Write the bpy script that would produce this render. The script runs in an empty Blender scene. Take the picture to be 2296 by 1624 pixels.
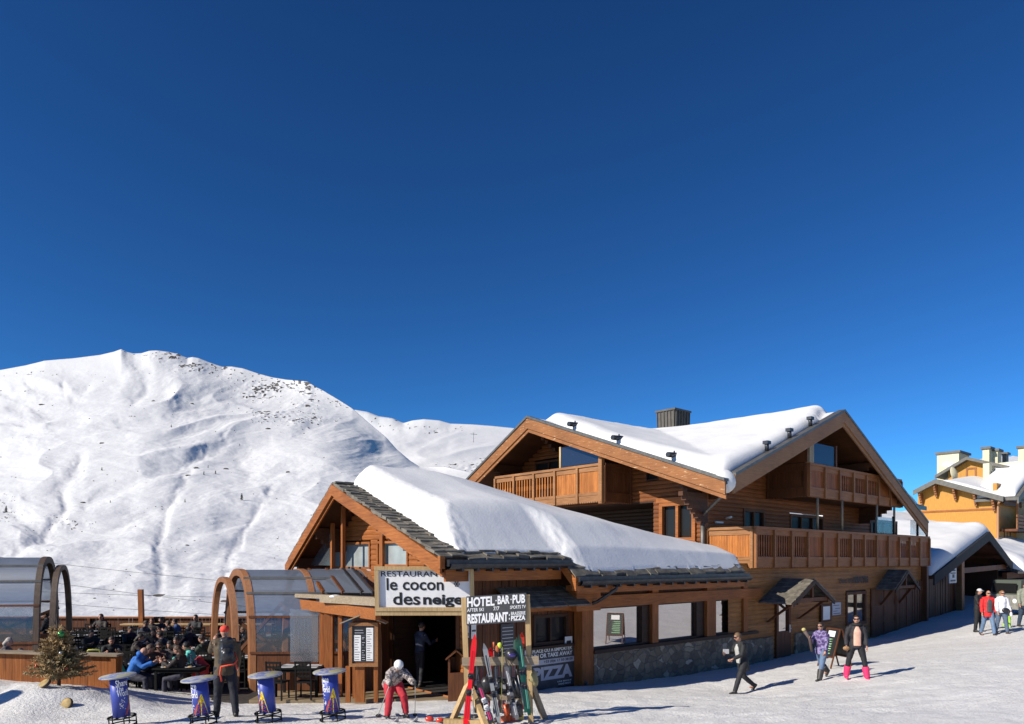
import bpy, bmesh, math, random
import numpy as np
from mathutils import Vector, Matrix, noise
R = math.radians
random.seed(7)
rng = np.random.default_rng(7)
sc = bpy.context.scene
COL = sc.collection
PI = math.pi

# ------------------------------------------------------------------ camera
CAMZ = 3.6
FPX, UC, VH = 1640.0, 1148.0, 1257.0          # focal length, centre column and horizon row on a 2296 px wide picture
cd = bpy.data.cameras.new("camera"); cam = bpy.data.objects.new("camera", cd); COL.objects.link(cam)
cam.location = (0, 0, CAMZ); cam.rotation_euler = (R(90), 0, 0)
cd.sensor_width = 36; cd.lens = FPX / 2296 * 36; cd.shift_y = (VH - 812) / 2296
cd.clip_start = 0.1; cd.clip_end = 20000
sc.camera = cam

# ------------------------------------------------------------------ light
SUN_AZ, SUN_EL = R(29), R(32)                  # light travels towards SUN_AZ (from +X towards +Y), falling at SUN_EL
w = bpy.data.worlds.new("World"); sc.world = w; w.use_nodes = True
nt = w.node_tree; nt.nodes.clear()
wo = nt.nodes.new("ShaderNodeOutputWorld"); bg = nt.nodes.new("ShaderNodeBackground")
sky = nt.nodes.new("ShaderNodeTexSky"); sky.sky_type = 'NISHITA'; sky.sun_disc = False
sky.sun_elevation = SUN_EL
# direction to the sun
tosun = Vector((-math.cos(SUN_AZ) * math.cos(SUN_EL), -math.sin(SUN_AZ) * math.cos(SUN_EL), math.sin(SUN_EL)))
sky.sun_rotation = math.atan2(tosun.x, tosun.y)
sky.altitude = 2300; sky.air_density = 1.0; sky.dust_density = 0.15; sky.ozone_density = 3
gm = nt.nodes.new("ShaderNodeGamma"); gm.inputs[1].default_value = 1.36
tn = nt.nodes.new("ShaderNodeMix"); tn.data_type = 'RGBA'; tn.blend_type = 'MULTIPLY'; tn.inputs[0].default_value = 1.0; tn.inputs[7].default_value = (0.31, 0.74, 1.02, 1)
nt.links.new(sky.outputs[0], gm.inputs[0]); nt.links.new(gm.outputs[0], tn.inputs[6]); nt.links.new(tn.outputs[2], bg.inputs[0])
bg.inputs[1].default_value = 0.0465
nt.links.new(bg.outputs[0], wo.inputs[0])
sd = bpy.data.lights.new("sun", 'SUN'); sun = bpy.data.objects.new("sun", sd); COL.objects.link(sun)
sd.energy = 4.4; sd.angle = R(0.5); sd.color = (1.0, 0.93, 0.82)
sun.rotation_euler = (-tosun).to_track_quat('-Z', 'Y').to_euler(); sun.location = (-30, -20, 40)
sc.view_settings.view_transform = 'Standard'; sc.view_settings.look = 'None'
sc.view_settings.exposure = 0.46; sc.view_settings.gamma = 1
sc.render.engine = 'CYCLES'
sc.cycles.use_denoising = True; sc.cycles.max_bounces = 6; sc.cycles.diffuse_bounces = 2
sc.cycles.glossy_bounces = 3; sc.cycles.transparent_max_bounces = 12; sc.cycles.transmission_bounces = 4
sc.cycles.sample_clamp_indirect = 4

# ------------------------------------------------------------------ frames
class Frame:
    """local axes: s along a facade, t outwards from it, z up"""
    def __init__(f, ox, oy, deg):
        f.o = (ox, oy); f.c = math.cos(R(deg)); f.n = math.sin(R(deg)); f.deg = deg
        f.M = Matrix.Translation((ox, oy, 0)) @ Matrix.Rotation(R(deg), 4, 'Z')
    def P(f, s, t, z): return f.M @ Vector((s, -t, z))
    def on_t(f, U, V, t):                      # picture point on the plane t = const -> (s, z)
        k = (U - UC) / FPX
        x0, y0 = f.o[0] + f.n * t, f.o[1] - f.c * t
        s = (k * y0 - x0) / (f.c - k * f.n)
        Y = y0 + f.n * s
        return s, CAMZ - (V - VH) / FPX * Y
    def on_s(f, U, V, s):                      # picture point on the plane s = const -> (t, z)
        k = (U - UC) / FPX
        x0, y0 = f.o[0] + f.c * s, f.o[1] + f.n * s
        t = (k * y0 - x0) / (f.n + k * f.c)
        Y = y0 - f.c * t
        return t, CAMZ - (V - VH) / FPX * Y
def at(U, V, Y): return Vector(((U - UC) / FPX * Y, Y, CAMZ - (V - VH) / FPX * Y))
H = Frame(2.24, 21.0, 41.7)                    # the chalet block

# ------------------------------------------------------------------ numpy noise
def _hash(ix, iy, seed):
    h = (ix.astype(np.int64) * 374761393 + iy.astype(np.int64) * 668265263 + seed * 1442695041) & 0xffffffff
    h = ((h ^ (h >> 13)) * 1274126177) & 0xffffffff
    h = h ^ (h >> 16)
    return (h & 0xffffff) / float(0xffffff)
def vnoise(x, y, seed=0):
    x = np.asarray(x, float); y = np.asarray(y, float)
    ix = np.floor(x); iy = np.floor(y); fx = x - ix; fy = y - iy
    ux = fx**3 * (fx * (fx * 6 - 15) + 10); uy = fy**3 * (fy * (fy * 6 - 15) + 10)
    a = _hash(ix, iy, seed); b = _hash(ix + 1, iy, seed); c = _hash(ix, iy + 1, seed); d = _hash(ix + 1, iy + 1, seed)
    return (a * (1 - ux) + b * ux) * (1 - uy) + (c * (1 - ux) + d * ux) * uy
def fbm(x, y, oct=4, seed=0, gain=.5, lac=2.03):
    v = 0; a = 1; tot = 0
    for i in range(oct):
        v = v + a * (vnoise(x, y, seed + i * 17) - .5) * 2; tot += a
        a *= gain; x = x * lac + 13.7; y = y * lac + 7.1
    return v / tot

# ------------------------------------------------------------------ objects
def props(o, label=None, cat=None, group=None, kind=None):
    if label: o["label"] = label
    if cat: o["category"] = cat
    if group: o["group"] = group
    if kind: o["kind"] = kind
    return o
def thing(name, label, cat, M=None, group=None):
    o = bpy.data.objects.new(name, None); COL.objects.link(o); o.empty_display_size = .2
    if M is not None:
        o.matrix_basis = M if isinstance(M, Matrix) else Matrix.Translation(M)
    return props(o, label, cat, group)
def rootM(o):
    m = o.matrix_basis.copy()
    while o.parent: o = o.parent; m = o.matrix_basis @ m
    return m
def frame_at(x, y, z=0, rz=0): return Matrix.Translation((x, y, z)) @ Matrix.Rotation(rz, 4, 'Z')

class MB:
    def __init__(m, M=None, flip=False):
        m.v = []; m.f = []; m.mi = []; m.M = M; m.flip = flip; m.cur = 0; m.sm = []; m.smooth = False
    def pt(m, p):
        x, y, z = p
        if m.flip: y = -y
        v = Vector((x, y, z))
        if m.M is not None: v = m.M @ v
        m.v.append(v); return len(m.v) - 1
    def face(m, idx): m.f.append(tuple(idx)); m.mi.append(m.cur); m.sm.append(m.smooth)
    def poly(m, pts): m.face([m.pt(p) for p in pts])
    def box(m, x0, x1, y0, y1, z0, z1):
        i = [m.pt(p) for p in ((x0,y0,z0),(x1,y0,z0),(x1,y1,z0),(x0,y1,z0),(x0,y0,z1),(x1,y0,z1),(x1,y1,z1),(x0,y1,z1))]
        for q in ((0,3,2,1),(4,5,6,7),(0,1,5,4),(1,2,6,5),(2,3,7,6),(3,0,4,7)): m.face([i[k] for k in q])
    def hexa(m, b, t):
        i = [m.pt(p) for p in list(b) + list(t)]; n = len(b)
        m.face(i[:n][::-1]); m.face(i[n:])
        for k in range(n): m.face((i[k], i[(k+1)%n], i[n+(k+1)%n], i[n+k]))
    def beam(m, p, q, w, h=None, up=(0,0,1)):
        p = Vector(p); q = Vector(q); h = h or w
        d = (q - p).normalized(); u = Vector(up)
        s = d.cross(u)
        if s.length < 1e-4: s = d.cross(Vector((1,0,0)))
        s.normalize(); u = s.cross(d)
        c = [(-w/2,-h/2),(w/2,-h/2),(w/2,h/2),(-w/2,h/2)]
        m.hexa([p + s*a + u*b for a,b in c], [q + s*a + u*b for a,b in c])
    def tube(m, pts, r, n=8, cap=True, flat=1.0, ref0=None):
        pts = [Vector(p) for p in pts]; rings = []
        rr = r if isinstance(r, (list, tuple)) else [r]*len(pts)
        prev = Vector(ref0) if ref0 else None; sm = m.smooth; m.smooth = True
        for i, p in enumerate(pts):
            d = (pts[min(i+1, len(pts)-1)] - pts[max(i-1, 0)])
            if d.length < 1e-9: d = Vector((0,0,1))
            d.normalize()
            ref = prev if prev is not None else (Vector((0,0,1)) if abs(d.z) < .9 else Vector((1,0,0)))
            s = d.cross(ref)
            if s.length < 1e-5: s = d.cross(Vector((1,0,0)))
            s.normalize(); u = s.cross(d).normalized(); prev = u
            rings.append([m.pt(p + s*math.cos(2*PI*k/n)*rr[i] + u*math.sin(2*PI*k/n)*rr[i]*flat) for k in range(n)])
        for a, b in zip(rings, rings[1:]):
            for k in range(n): m.face((a[k], a[(k+1)%n], b[(k+1)%n], b[k]))
        m.smooth = sm
        if cap: m.face(rings[0][::-1]); m.face(rings[-1])
    def lathe(m, prof, c=(0,0,0), n=24, cap=True):
        rings = [[m.pt((c[0]+r*math.cos(2*PI*k/n), c[1]+r*math.sin(2*PI*k/n), c[2]+z)) for k in range(n)] for r, z in prof]
        sm = m.smooth; m.smooth = True
        for a, b in zip(rings, rings[1:]):
            for k in range(n): m.face((a[k], a[(k+1)%n], b[(k+1)%n], b[k]))
        m.smooth = sm
        if cap: m.face(rings[0][::-1]); m.face(rings[-1])
    def ball(m, c, rx, ry=None, rz=None, n=12, k=8, rot=None):
        ry = ry or rx; rz = rz or rx; c = Vector(c); sm = m.smooth; m.smooth = True
        def q(v):
            v = Vector(v)
            if rot is not None: v = rot @ v
            return c + v
        top = m.pt(q((0,0,rz))); bot = m.pt(q((0,0,-rz)))
        rings = [[m.pt(q((rx*math.sin(PI*j/k)*math.cos(2*PI*i/n), ry*math.sin(PI*j/k)*math.sin(2*PI*i/n), rz*math.cos(PI*j/k)))) for i in range(n)] for j in range(1, k)]
        for i in range(n):
            m.face((top, rings[0][i], rings[0][(i+1)%n])); m.face((bot, rings[-1][(i+1)%n], rings[-1][i]))
        for a, b in zip(rings, rings[1:]):
            for i in range(n): m.face((a[i], b[i], b[(i+1)%n], a[(i+1)%n]))
        m.smooth = sm
    def extrude(m, pts, vec):
        vec = Vector(vec); m.hexa(pts, [Vector(p) + vec for p in pts])
    def mesh(m, name, mats, inv=None, fix=True):
        me = bpy.data.meshes.new(name)
        vs = [(inv @ v) if inv is not None else v for v in m.v]
        me.from_pydata([tuple(v) for v in vs], [], m.f)
        for x in (mats if isinstance(mats, (list, tuple)) else [mats]): me.materials.append(x)
        me.polygons.foreach_set('material_index', m.mi); me.polygons.foreach_set('use_smooth', m.sm)
        if fix:
            bm = bmesh.new(); bm.from_mesh(me); bmesh.ops.recalc_face_normals(bm, faces=bm.faces); bm.to_mesh(me); bm.free()
        me.update(); return me
    def build(m, name, mats, parent=None, M=None, fix=True):
        """as a child of parent, or as a top-level object standing at M"""
        base = rootM(parent) if parent else (M if M is not None else Matrix.Identity(4))
        me = m.mesh(name, mats, base.inverted(), fix)
        o = bpy.data.objects.new(name, me); COL.objects.link(o)
        if parent: o.parent = parent
        else: o.matrix_basis = base
        return o
def HB(): return MB(H.M, flip=True)            # builder whose points are (s, t, z) of the chalet block
def FB(F): return MB(F.M, flip=True)
def kids(o): return [c for c in o.children]
def copy_tree(o, parent=None):
    c = o.copy(); COL.objects.link(c); c.parent = parent
    for ch in kids(o): copy_tree(ch, c)
    return c
_kidcache = {}
def np_grid_object(name, X, Y, Z, mats, parent=None, attr=None, kind=None, closed=False):
    ny, nx = X.shape
    co = np.stack([X, Y, Z], -1).reshape(-1, 3)
    i = np.arange(ny*nx).reshape(ny, nx)
    f = np.stack([i[:-1,:-1], i[:-1,1:], i[1:,1:], i[1:,:-1]], -1).reshape(-1, 4)
    me = bpy.data.meshes.new(name)
    me.vertices.add(len(co)); me.vertices.foreach_set('co', co.ravel())
    me.loops.add(f.size); me.loops.foreach_set('vertex_index', f.ravel())
    me.polygons.add(len(f)); me.polygons.foreach_set('loop_start', np.arange(0, f.size, 4)); me.polygons.foreach_set('loop_total', np.full(len(f), 4))
    me.polygons.foreach_set('use_smooth', np.ones(len(f), bool))
    me.update(calc_edges=True); me.validate()
    for x in (mats if isinstance(mats, (list, tuple)) else [mats]): me.materials.append(x)
    if attr:
        for k, a in attr.items():
            at_ = me.attributes.new(k, 'FLOAT', 'POINT'); at_.data.foreach_set('value', a.ravel().astype(np.float32))
    o = bpy.data.objects.new(name, me); COL.objects.link(o)
    if parent: o.parent = parent
    if kind: o["kind"] = kind
    return o

# text as a mesh fitted into a rectangle: origin, right vector (full width), up vector (full height)
_txt = {}
def text_mesh(s, bold):
    key = (s, bold)
    if key not in _txt:
        cu = bpy.data.curves.new("t", 'FONT'); cu.body = s; cu.offset = bold; cu.resolution_u = 3; cu.fill_mode = 'FRONT'
        ob = bpy.data.objects.new("t", cu); COL.objects.link(ob)
        dg = bpy.context.evaluated_depsgraph_get(); me = bpy.data.meshes.new_from_object(ob.evaluated_get(dg))
        vs = [v.co.copy() for v in me.vertices]; fs = [tuple(p.vertices) for p in me.polygons]
        bpy.data.objects.remove(ob); bpy.data.curves.remove(cu); bpy.data.meshes.remove(me)
        _txt[key] = (vs, fs)
    return _txt[key]
def put_text(mb, s, o, rv, uv, lift=0.004, bold=0.02):
    vs, fs = text_mesh(s, bold)
    x0 = min(v.x for v in vs); x1 = max(v.x for v in vs); y0 = min(v.y for v in vs); y1 = max(v.y for v in vs)
    o, rv, uv = Vector(o), Vector(rv), Vector(uv); n = rv.cross(uv).normalized() * lift
    b = len(mb.v)
    for v in vs: mb.v.append(o + rv*((v.x-x0)/(x1-x0)) + uv*((v.y-y0)/(y1-y0)) + n)
    for f in fs: mb.f.append(tuple(b+i for i in f)); mb.mi.append(mb.cur); mb.sm.append(False)

# ------------------------------------------------------------------ materials
def mat(name, base=(.5,.5,.5), rough=.7, metal=0, spec=.5, build=None, alpha=None):
    m = bpy.data.materials.new(name); m.use_nodes = True
    nt = m.node_tree; b = nt.nodes['Principled BSDF']
    b.inputs['Base Color'].default_value = (*base, 1); b.inputs['Roughness'].default_value = rough
    b.inputs['Metallic'].default_value = metal; b.inputs['Specular IOR Level'].default_value = spec
    if build: build(nt, b)
    return m
def N(nt, t, **k):
    n = nt.nodes.new(t)
    for a, v in k.items():
        if a.startswith('i_'): n.inputs[a[2:].replace('_', ' ')].default_value = v
        else: setattr(n, a, v)
    return n
def ramp(nt, fac, stops):
    r = nt.nodes.new('ShaderNodeValToRGB'); e = r.color_ramp.elements
    while len(e) > 1: e.remove(e[-1])
    e[0].position, e[0].color = stops[0][0], (*stops[0][1], 1)
    for p, c in stops[1:]:
        x = e.new(p); x.color = (*c, 1)
    nt.links.new(fac, r.inputs[0]); return r.outputs[0]
def coords(nt, scale=(1,1,1), kind='Object', rot=(0,0,0)):
    tc = nt.nodes.new('ShaderNodeTexCoord'); mp = nt.nodes.new('ShaderNodeMapping')
    mp.inputs['Scale'].default_value = scale; mp.inputs['Rotation'].default_value = rot
    nt.links.new(tc.outputs[kind], mp.inputs[0]); return mp.outputs[0]
def noise_tex(nt, vec, scale, detail=4, rough=.55):
    n = nt.nodes.new('ShaderNodeTexNoise'); n.inputs['Scale'].default_value = scale; n.inputs['Detail'].default_value = detail; n.inputs['Roughness'].default_value = rough
    nt.links.new(vec, n.inputs['Vector']); return n.outputs[0]
def bump(nt, b, height, strength=.3, dist=.02):
    n = nt.nodes.new('ShaderNodeBump'); n.inputs['Strength'].default_value = strength; n.inputs['Distance'].default_value = dist
    nt.links.new(height, n.inputs['Height']); nt.links.new(n.outputs[0], b.inputs['Normal']); return n
def mixc(nt, fac, a, b, mode='MIX'):
    m = nt.nodes.new('ShaderNodeMix'); m.data_type = 'RGBA'; m.blend_type = mode
    for sock, v in ((m.inputs[0], fac), (m.inputs[6], a), (m.inputs[7], b)):
        if isinstance(v, (tuple, list)): sock.default_value = (*v, 1) if len(v) == 3 else v
        elif isinstance(v, (int, float)): sock.default_value = v
        else: nt.links.new(v, sock)
    return m.outputs[2]

def wood(name, c0, c1, c2, axis='X', board=0, rough=.6, wear=None):
    """grain runs along axis; board > 0 also tints separate boards across it"""
    def bl(nt, b):
        sc_ = {'X': (1.0,14,14), 'Y': (14,1.0,14), 'Z': (14,14,1.0)}[axis]
        g = noise_tex(nt, coords(nt, sc_), 2.2, 6, .65)
        col = ramp(nt, g, [(.25, c0), (.5, c1), (.75, c2)])
        big = noise_tex(nt, coords(nt), .9, 3)
        col = mixc(nt, .55, col, ramp(nt, big, [(.3, (.62,.58,.55)), (.7, (1.25,1.25,1.25))]), 'MULTIPLY')
        if board:
            s2 = {'X': (.12,0,1/board), 'Z': (1/board,1/board,.05), 'Y': (0,.12,1/board)}[axis]
            v = nt.nodes.new('ShaderNodeTexWhiteNoise'); v.noise_dimensions = '3D'
            fl = nt.nodes.new('ShaderNodeVectorMath'); fl.operation = 'FLOOR'
            nt.links.new(coords(nt, s2), fl.inputs[0]); nt.links.new(fl.outputs[0], v.inputs[0])
            col = mixc(nt, .6, col, ramp(nt, v.outputs[0], [(0, (.68,.66,.64)), (1, (1.2,1.2,1.2))]), 'MULTIPLY')
        if wear:
            wv = noise_tex(nt, coords(nt, {'X': (1.2,7,7), 'Y': (7,1.2,7), 'Z': (7,7,1.2)}[axis]), 2.5, 8, .75)
            col = mixc(nt, ramp(nt, wv, [(.60, (0,0,0)), (.64, (1,1,1))]), col, wear)
        nt.links.new(col, b.inputs['Base Color'])
        bump(nt, b, g, .35, .006)
    return mat(name, c1, rough, build=bl, spec=.3)
OR0, OR1, OR2 = (.17,.052,.013), (.30,.10,.024), (.43,.155,.04)
W = {
 'orange_x': wood('larch_along', OR0, OR1, OR2, 'X'),
 'orange_y': wood('larch_across', OR0, OR1, OR2, 'Y'),
 'orange_z': wood('larch_upright', OR0, OR1, OR2, 'Z', board=.14),
 'barge':    wood('weathered_bargeboard', (.20,.078,.024), (.28,.112,.036), (.36,.15,.052), 'Y', wear=(.62,.42,.24)),
 'barge_n':  wood('weathered_bargeboard_front', (.20,.10,.04), (.27,.13,.055), (.34,.17,.075), 'X'),
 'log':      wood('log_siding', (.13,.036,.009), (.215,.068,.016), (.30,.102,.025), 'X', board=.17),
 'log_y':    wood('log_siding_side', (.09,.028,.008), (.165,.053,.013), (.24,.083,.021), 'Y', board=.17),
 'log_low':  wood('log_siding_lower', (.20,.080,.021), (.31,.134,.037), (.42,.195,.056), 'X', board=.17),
 'brown':    wood('brown_boards', (.065,.022,.008), (.115,.040,.014), (.175,.062,.021), 'Z', board=.13),
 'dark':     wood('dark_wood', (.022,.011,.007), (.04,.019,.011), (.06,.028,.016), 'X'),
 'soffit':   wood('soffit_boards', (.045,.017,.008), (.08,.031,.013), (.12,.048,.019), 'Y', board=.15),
 'pale':     wood('pale_timber', (.36,.24,.11), (.50,.35,.17), (.60,.44,.23), 'Z'),
 'grey':     wood('grey_weathered_timber', (.20,.15,.10), (.30,.24,.165), (.40,.33,.24), 'X'),
 'deck':     wood('deck_boards', (.20,.15,.09), (.30,.23,.14), (.38,.30,.19), 'X', board=.14),
}
def snow_mat(name, base, s1=1.0, grit=0, bumpy=.5):
    def bl(nt, b):
        c = coords(nt)
        n1 = noise_tex(nt, c, 1.3*s1, 6, .6); n2 = noise_tex(nt, c, 16*s1, 5, .65)
        col = ramp(nt, n1, [(.3, tuple(x*.92 for x in base)), (.7, base)])
        if grit:
            g = noise_tex(nt, coords(nt, (1,1,1)), 34, 3, .6)
            col = mixc(nt, ramp(nt, g, [(.30, (grit,)*3), (.40, (0,0,0))]), col, (.30,.27,.23))
            g2_ = noise_tex(nt, coords(nt, (1,1.8,1)), 11, 6, .8)
            col = mixc(nt, 1.0, col, ramp(nt, g2_, [(.34, (.78,.78,.80)), (.47, (.97,.97,.97)), (.66, (1.06,1.06,1.06))]), 'MULTIPLY')
            g3 = noise_tex(nt, coords(nt, (.8,2.2,1)), .55, 6, .7)
            col = mixc(nt, ramp(nt, g3, [(.35, (0,0,0)), (.75, (.5,.5,.5))]), col, (.52,.49,.45))
        nt.links.new(col, b.inputs['Base Color'])
        ad = N(nt, 'ShaderNodeMath', operation='ADD'); nt.links.new(n2, ad.inputs[0])
        ml = N(nt, 'ShaderNodeMath', operation='MULTIPLY'); ml.inputs[1].default_value = 2.0; nt.links.new(n1, ml.inputs[0]); nt.links.new(ml.outputs[0], ad.inputs[1])
        bump(nt, b, ad.outputs[0], bumpy, .08/s1)
        b.inputs['Specular IOR Level'].default_value = .25
    return mat(name, base, .6, build=bl)
M_snow_roof = snow_mat('clean_roof_snow', (.75,.75,.745), 1, 0, .14)
M_snow_ground = snow_mat('trodden_snow', (.80,.79,.765), 1, .55, .45)
M_snow_bank = snow_mat('snow_bank', (.7,.7,.7), 1, .3, .8)
def M(name, c, r=.6, metal=0, spec=.5): return mat(name, c, r, metal, spec)
def noisy(name, c, r=.6, sc_=8, amt=.35, bmp=.3, metal=0):
    def bl(nt, b):
        n = noise_tex(nt, coords(nt), sc_, 5)
        nt.links.new(ramp(nt, n, [(.3, tuple(x*(1-amt) for x in c)), (.7, tuple(min(1,x*(1+amt)) for x in c))]), b.inputs['Base Color'])
        bump(nt, b, n, bmp, .01)
    return mat(name, c, r, metal, build=bl)
M_black = noisy('black_paint', (.007,.007,.007), .8, 20, .3, .1); M_black.node_tree.nodes['Principled BSDF'].inputs['Specular IOR Level'].default_value = .2
M_pale_glass = noisy('pale_reflection_glass', (.30,.33,.33), .25, 2.5, .18, 0)  # pale reflection of the gable panes put into the glass colour
M_white = M('white_paint', (.75,.75,.74), .5)
M_zinc = noisy('dark_zinc', (.05,.052,.058), .38, 6, .35, .1, .6)
M_zinc2 = noisy('grey_zinc', (.115,.11,.10), .45, 5, .25, .1, .3)
M_slate = noisy('slate_slab', (.135,.12,.095), .75, 3.2, .55, .8)
def mirror_glass(name, tint, mixf):
    def bl(nt, b):
        g = N(nt, 'ShaderNodeBsdfGlossy'); g.inputs['Color'].default_value = (.72,.70,.72,1); g.inputs['Roughness'].default_value = .015
        wn = noise_tex(nt, coords(nt), 1.1, 2); bp = N(nt, 'ShaderNodeBump'); bp.inputs['Strength'].default_value = .03; bp.inputs['Distance'].default_value = .02
        nt.links.new(wn, bp.inputs['Height']); nt.links.new(bp.outputs[0], g.inputs['Normal'])
        mx = N(nt, 'ShaderNodeMixShader'); mx.inputs[0].default_value = mixf
        nt.links.new(b.outputs[0], mx.inputs[1]); nt.links.new(g.outputs[0], mx.inputs[2])
        nt.links.new(mx.outputs[0], nt.nodes['Material Output'].inputs[0])
    return mat(name, tint, .1, build=bl)
M_mirror = mirror_glass('reflecting_glass', (.02,.018,.016), .62)
M_glass_dark = mirror_glass('dark_window_glass', (.012,.012,.013), .015); M_glass_dark.node_tree.nodes['Principled BSDF'].inputs['Specular IOR Level'].default_value = .12; M_glass_dark.node_tree.nodes['Principled BSDF'].inputs['Roughness'].default_value = .45
def clear_glass(name, tint, glossy=.12, dif=.0, dcol=(.5,.5,.5), rg=.06):
    def bl(nt, b):
        t = N(nt, 'ShaderNodeBsdfTransparent'); t.inputs[0].default_value = (*tint, 1)
        g = N(nt, 'ShaderNodeBsdfGlossy'); g.inputs['Roughness'].default_value = rg
        mx = N(nt, 'ShaderNodeMixShader'); mx.inputs[0].default_value = glossy
        nt.links.new(t.outputs[0], mx.inputs[1]); nt.links.new(g.outputs[0], mx.inputs[2])
        d = N(nt, 'ShaderNodeBsdfDiffuse'); d.inputs[0].default_value = (*dcol, 1)
        m2 = N(nt, 'ShaderNodeMixShader'); m2.inputs[0].default_value = dif
        nt.links.new(mx.outputs[0], m2.inputs[1]); nt.links.new(d.outputs[0], m2.inputs[2])
        nt.links.new(m2.outputs[0], nt.nodes['Material Output'].inputs[0])
    return mat(name, tint, .1, build=bl)
M_clear = clear_glass('clear_panel', (.80,.84,.88), .12, .10, (.45,.5,.55), .2)
M_poly = clear_glass('vault_glazing', (.42,.47,.55), .24, .34, (.22,.25,.30), .32)
M_tint = clear_glass('blue_tinted_glass', (.16,.18,.28), .16, .35, (.045,.05,.085))
# ================================================================== the ground
GP = [(0,0,2.0),(0,-15,2.8),(-15,0,2.0),(15,0,2.4),(30,-10,3.2),(-30,-10,2.6),(45,10,3.4),
 (-9.4,13.4,.60),(-12,13.2,.66),(-5.6,14.35,.55),(-2.36,14.45,.53),(-.3,14,.5),(3.8,16.1,.42),
 (-11,15.25,.98),(-10,15.3,.97),(-9,15.6,.9),(-11,16.4,.85),(-9.2,16.4,.7),(-7.8,16.3,.36),(-13.5,15.3,1.1),(-13,17,.9),
 (-8.6,14.5,.56),(-10.6,14.25,.62),(-7,18.4,.0),(-4,18.4,.02),(-1.5,18.3,.1),(-6,16.5,.3),(-3,16.5,.3),(.3,18.3,.2),(-.4,19.6,.0),
 (2.24,20.7,.05),(6.2,19.3,.09),(8.5,20,.36),(9.1,19.2,.52),(9.86,22.4,.36),(4,17.5,.32),(6.5,16.4,.5),
 (0,13.2,.58),(4.5,13.0,.78),(8,11.6,1.0),(12,16,.95),(14,20,.85),(18.2,28,.74),(18.6,29.2,.79),(21,30,.95),(26,26,1.6),(30,32,1.9),(40,40,3.0),
 (-20,20,-.3),(-20,30,-1.0),(-10,30,-1.2),(0,34,-1.0),(-40,20,-.5),(-40,40,-6),(0,55,-5),(-30,60,-8),(20,60,1.5),(45,60,4.0),(-12,24,-.3),(-3,24,-.3),(60,30,4)]
for (U, V) in ((1671,1492),(1730,1478),(1793,1462),(1957,1431),(2083,1388)):
    s, z = H.on_t(U, V, 0); p = H.P(s, 0.1, z); GP.append((p.x, p.y, z)); p = H.P(s, -3, z); GP.append((p.x, p.y, z - .2))
for s in (30, 36, 42): p = H.P(s, 1, 0); GP.append((p.x, p.y, .7 + (s-30)*.05))
GPa = np.array(GP)
_d = np.linalg.norm(GPa[:,None,:2] - GPa[None,:,:2], axis=-1)
_A = np.zeros((len(GP)+3, len(GP)+3)); _A[:len(GP),:len(GP)] = -_d - np.eye(len(GP))*.02
_A[:len(GP),-3] = 1; _A[:len(GP),-2:] = GPa[:,:2]; _A[-3,:len(GP)] = 1; _A[-2:,:len(GP)] = GPa[:,:2].T
_wt = np.linalg.solve(_A, np.concatenate([GPa[:,2], np.zeros(3)]))
def ground_z(x, y, detail=True):
    x = np.asarray(x, float); y = np.asarray(y, float)
    r = np.sqrt((x[...,None]-GPa[:,0])**2 + (y[...,None]-GPa[:,1])**2)
    z = -(r*_wt[:-3]).sum(-1) + _wt[-3] + _wt[-2]*x + _wt[-1]*y
    # unseen heap added left of the view to cast shade on the bank
    z = z + 3.3*np.exp(-(((x+14.6)/1.5)**2 + ((y-12.6)/.9)**2)) + 1.2*np.exp(-(((x+12.9)/.9)**2 + ((y-13.2)/.6)**2))
    if detail:
        bank = np.exp(-(((x+10.5)/3.2)**4 + ((y-15.7)/1.1)**4))
        z = z + .035*fbm(x*.8, y*.8, 4, 3) + .02*fbm(x*3.1, y*3.1, 3, 9) + bank*(.10*fbm(x*1.3, y*1.6, 4, 21) + .07*np.maximum(0, fbm(x*4, y*4, 3, 31)))
    return z
def gz(x, y): return float(ground_z(np.array([x]), np.array([y]))[0])
def axis_(segs):
    out = []
    for a, b, st in segs: out += list(np.arange(a, b, st))
    return np.array(out + [segs[-1][1]])
gx = axis_([(-700,-60,40.),(-60,-14,2.0),(-14,13,.11),(13,24,.3),(24,70,2.0),(70,700,40.)])
gy = axis_([(-700,-40,40.),(-40,10,2.0),(10,12.5,.25),(12.5,23,.11),(23,40,.5),(40,80,3.0),(80,700,40.)])
GX, GY = np.meshgrid(gx, gy)
GZ = ground_z(GX, GY)
_far = np.clip((np.hypot(GX, GY-20)-60)/120, 0, 1); _tgt = np.where(GY > 10, -45.0, 9.0) + np.clip(GX, -200, 400)*.02
_far = _far*_far*(3-2*_far); GZ = GZ*(1-_far) + _tgt*_far
# ski and boot tracks pressed into the piste
trk = 0
for k, (x0, y0, dx, dy) in enumerate(((2,13.4,.98,.2),(3,15.4,.99,.16),(5,13.2,.97,.24),(4,16.8,.98,.2),(-8,13.6,1,.02),(6,14.6,.985,.17))):
    dd = (GX-x0)*(-dy) + (GY-y0)*dx + .12*np.sin((GX-x0)*.7+k)
    for off in (-.12, .12): trk = trk + np.exp(-((dd-off)/.07)**2)
GZ = GZ - .03*np.minimum(trk, 1.2) + .012*fbm(GX*6.5, GY*6.5, 2, 55)*(np.abs(GX) < 14)
np_grid_object('snow_ground', GX, GY, GZ, M_snow_ground, kind='structure')
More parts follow.
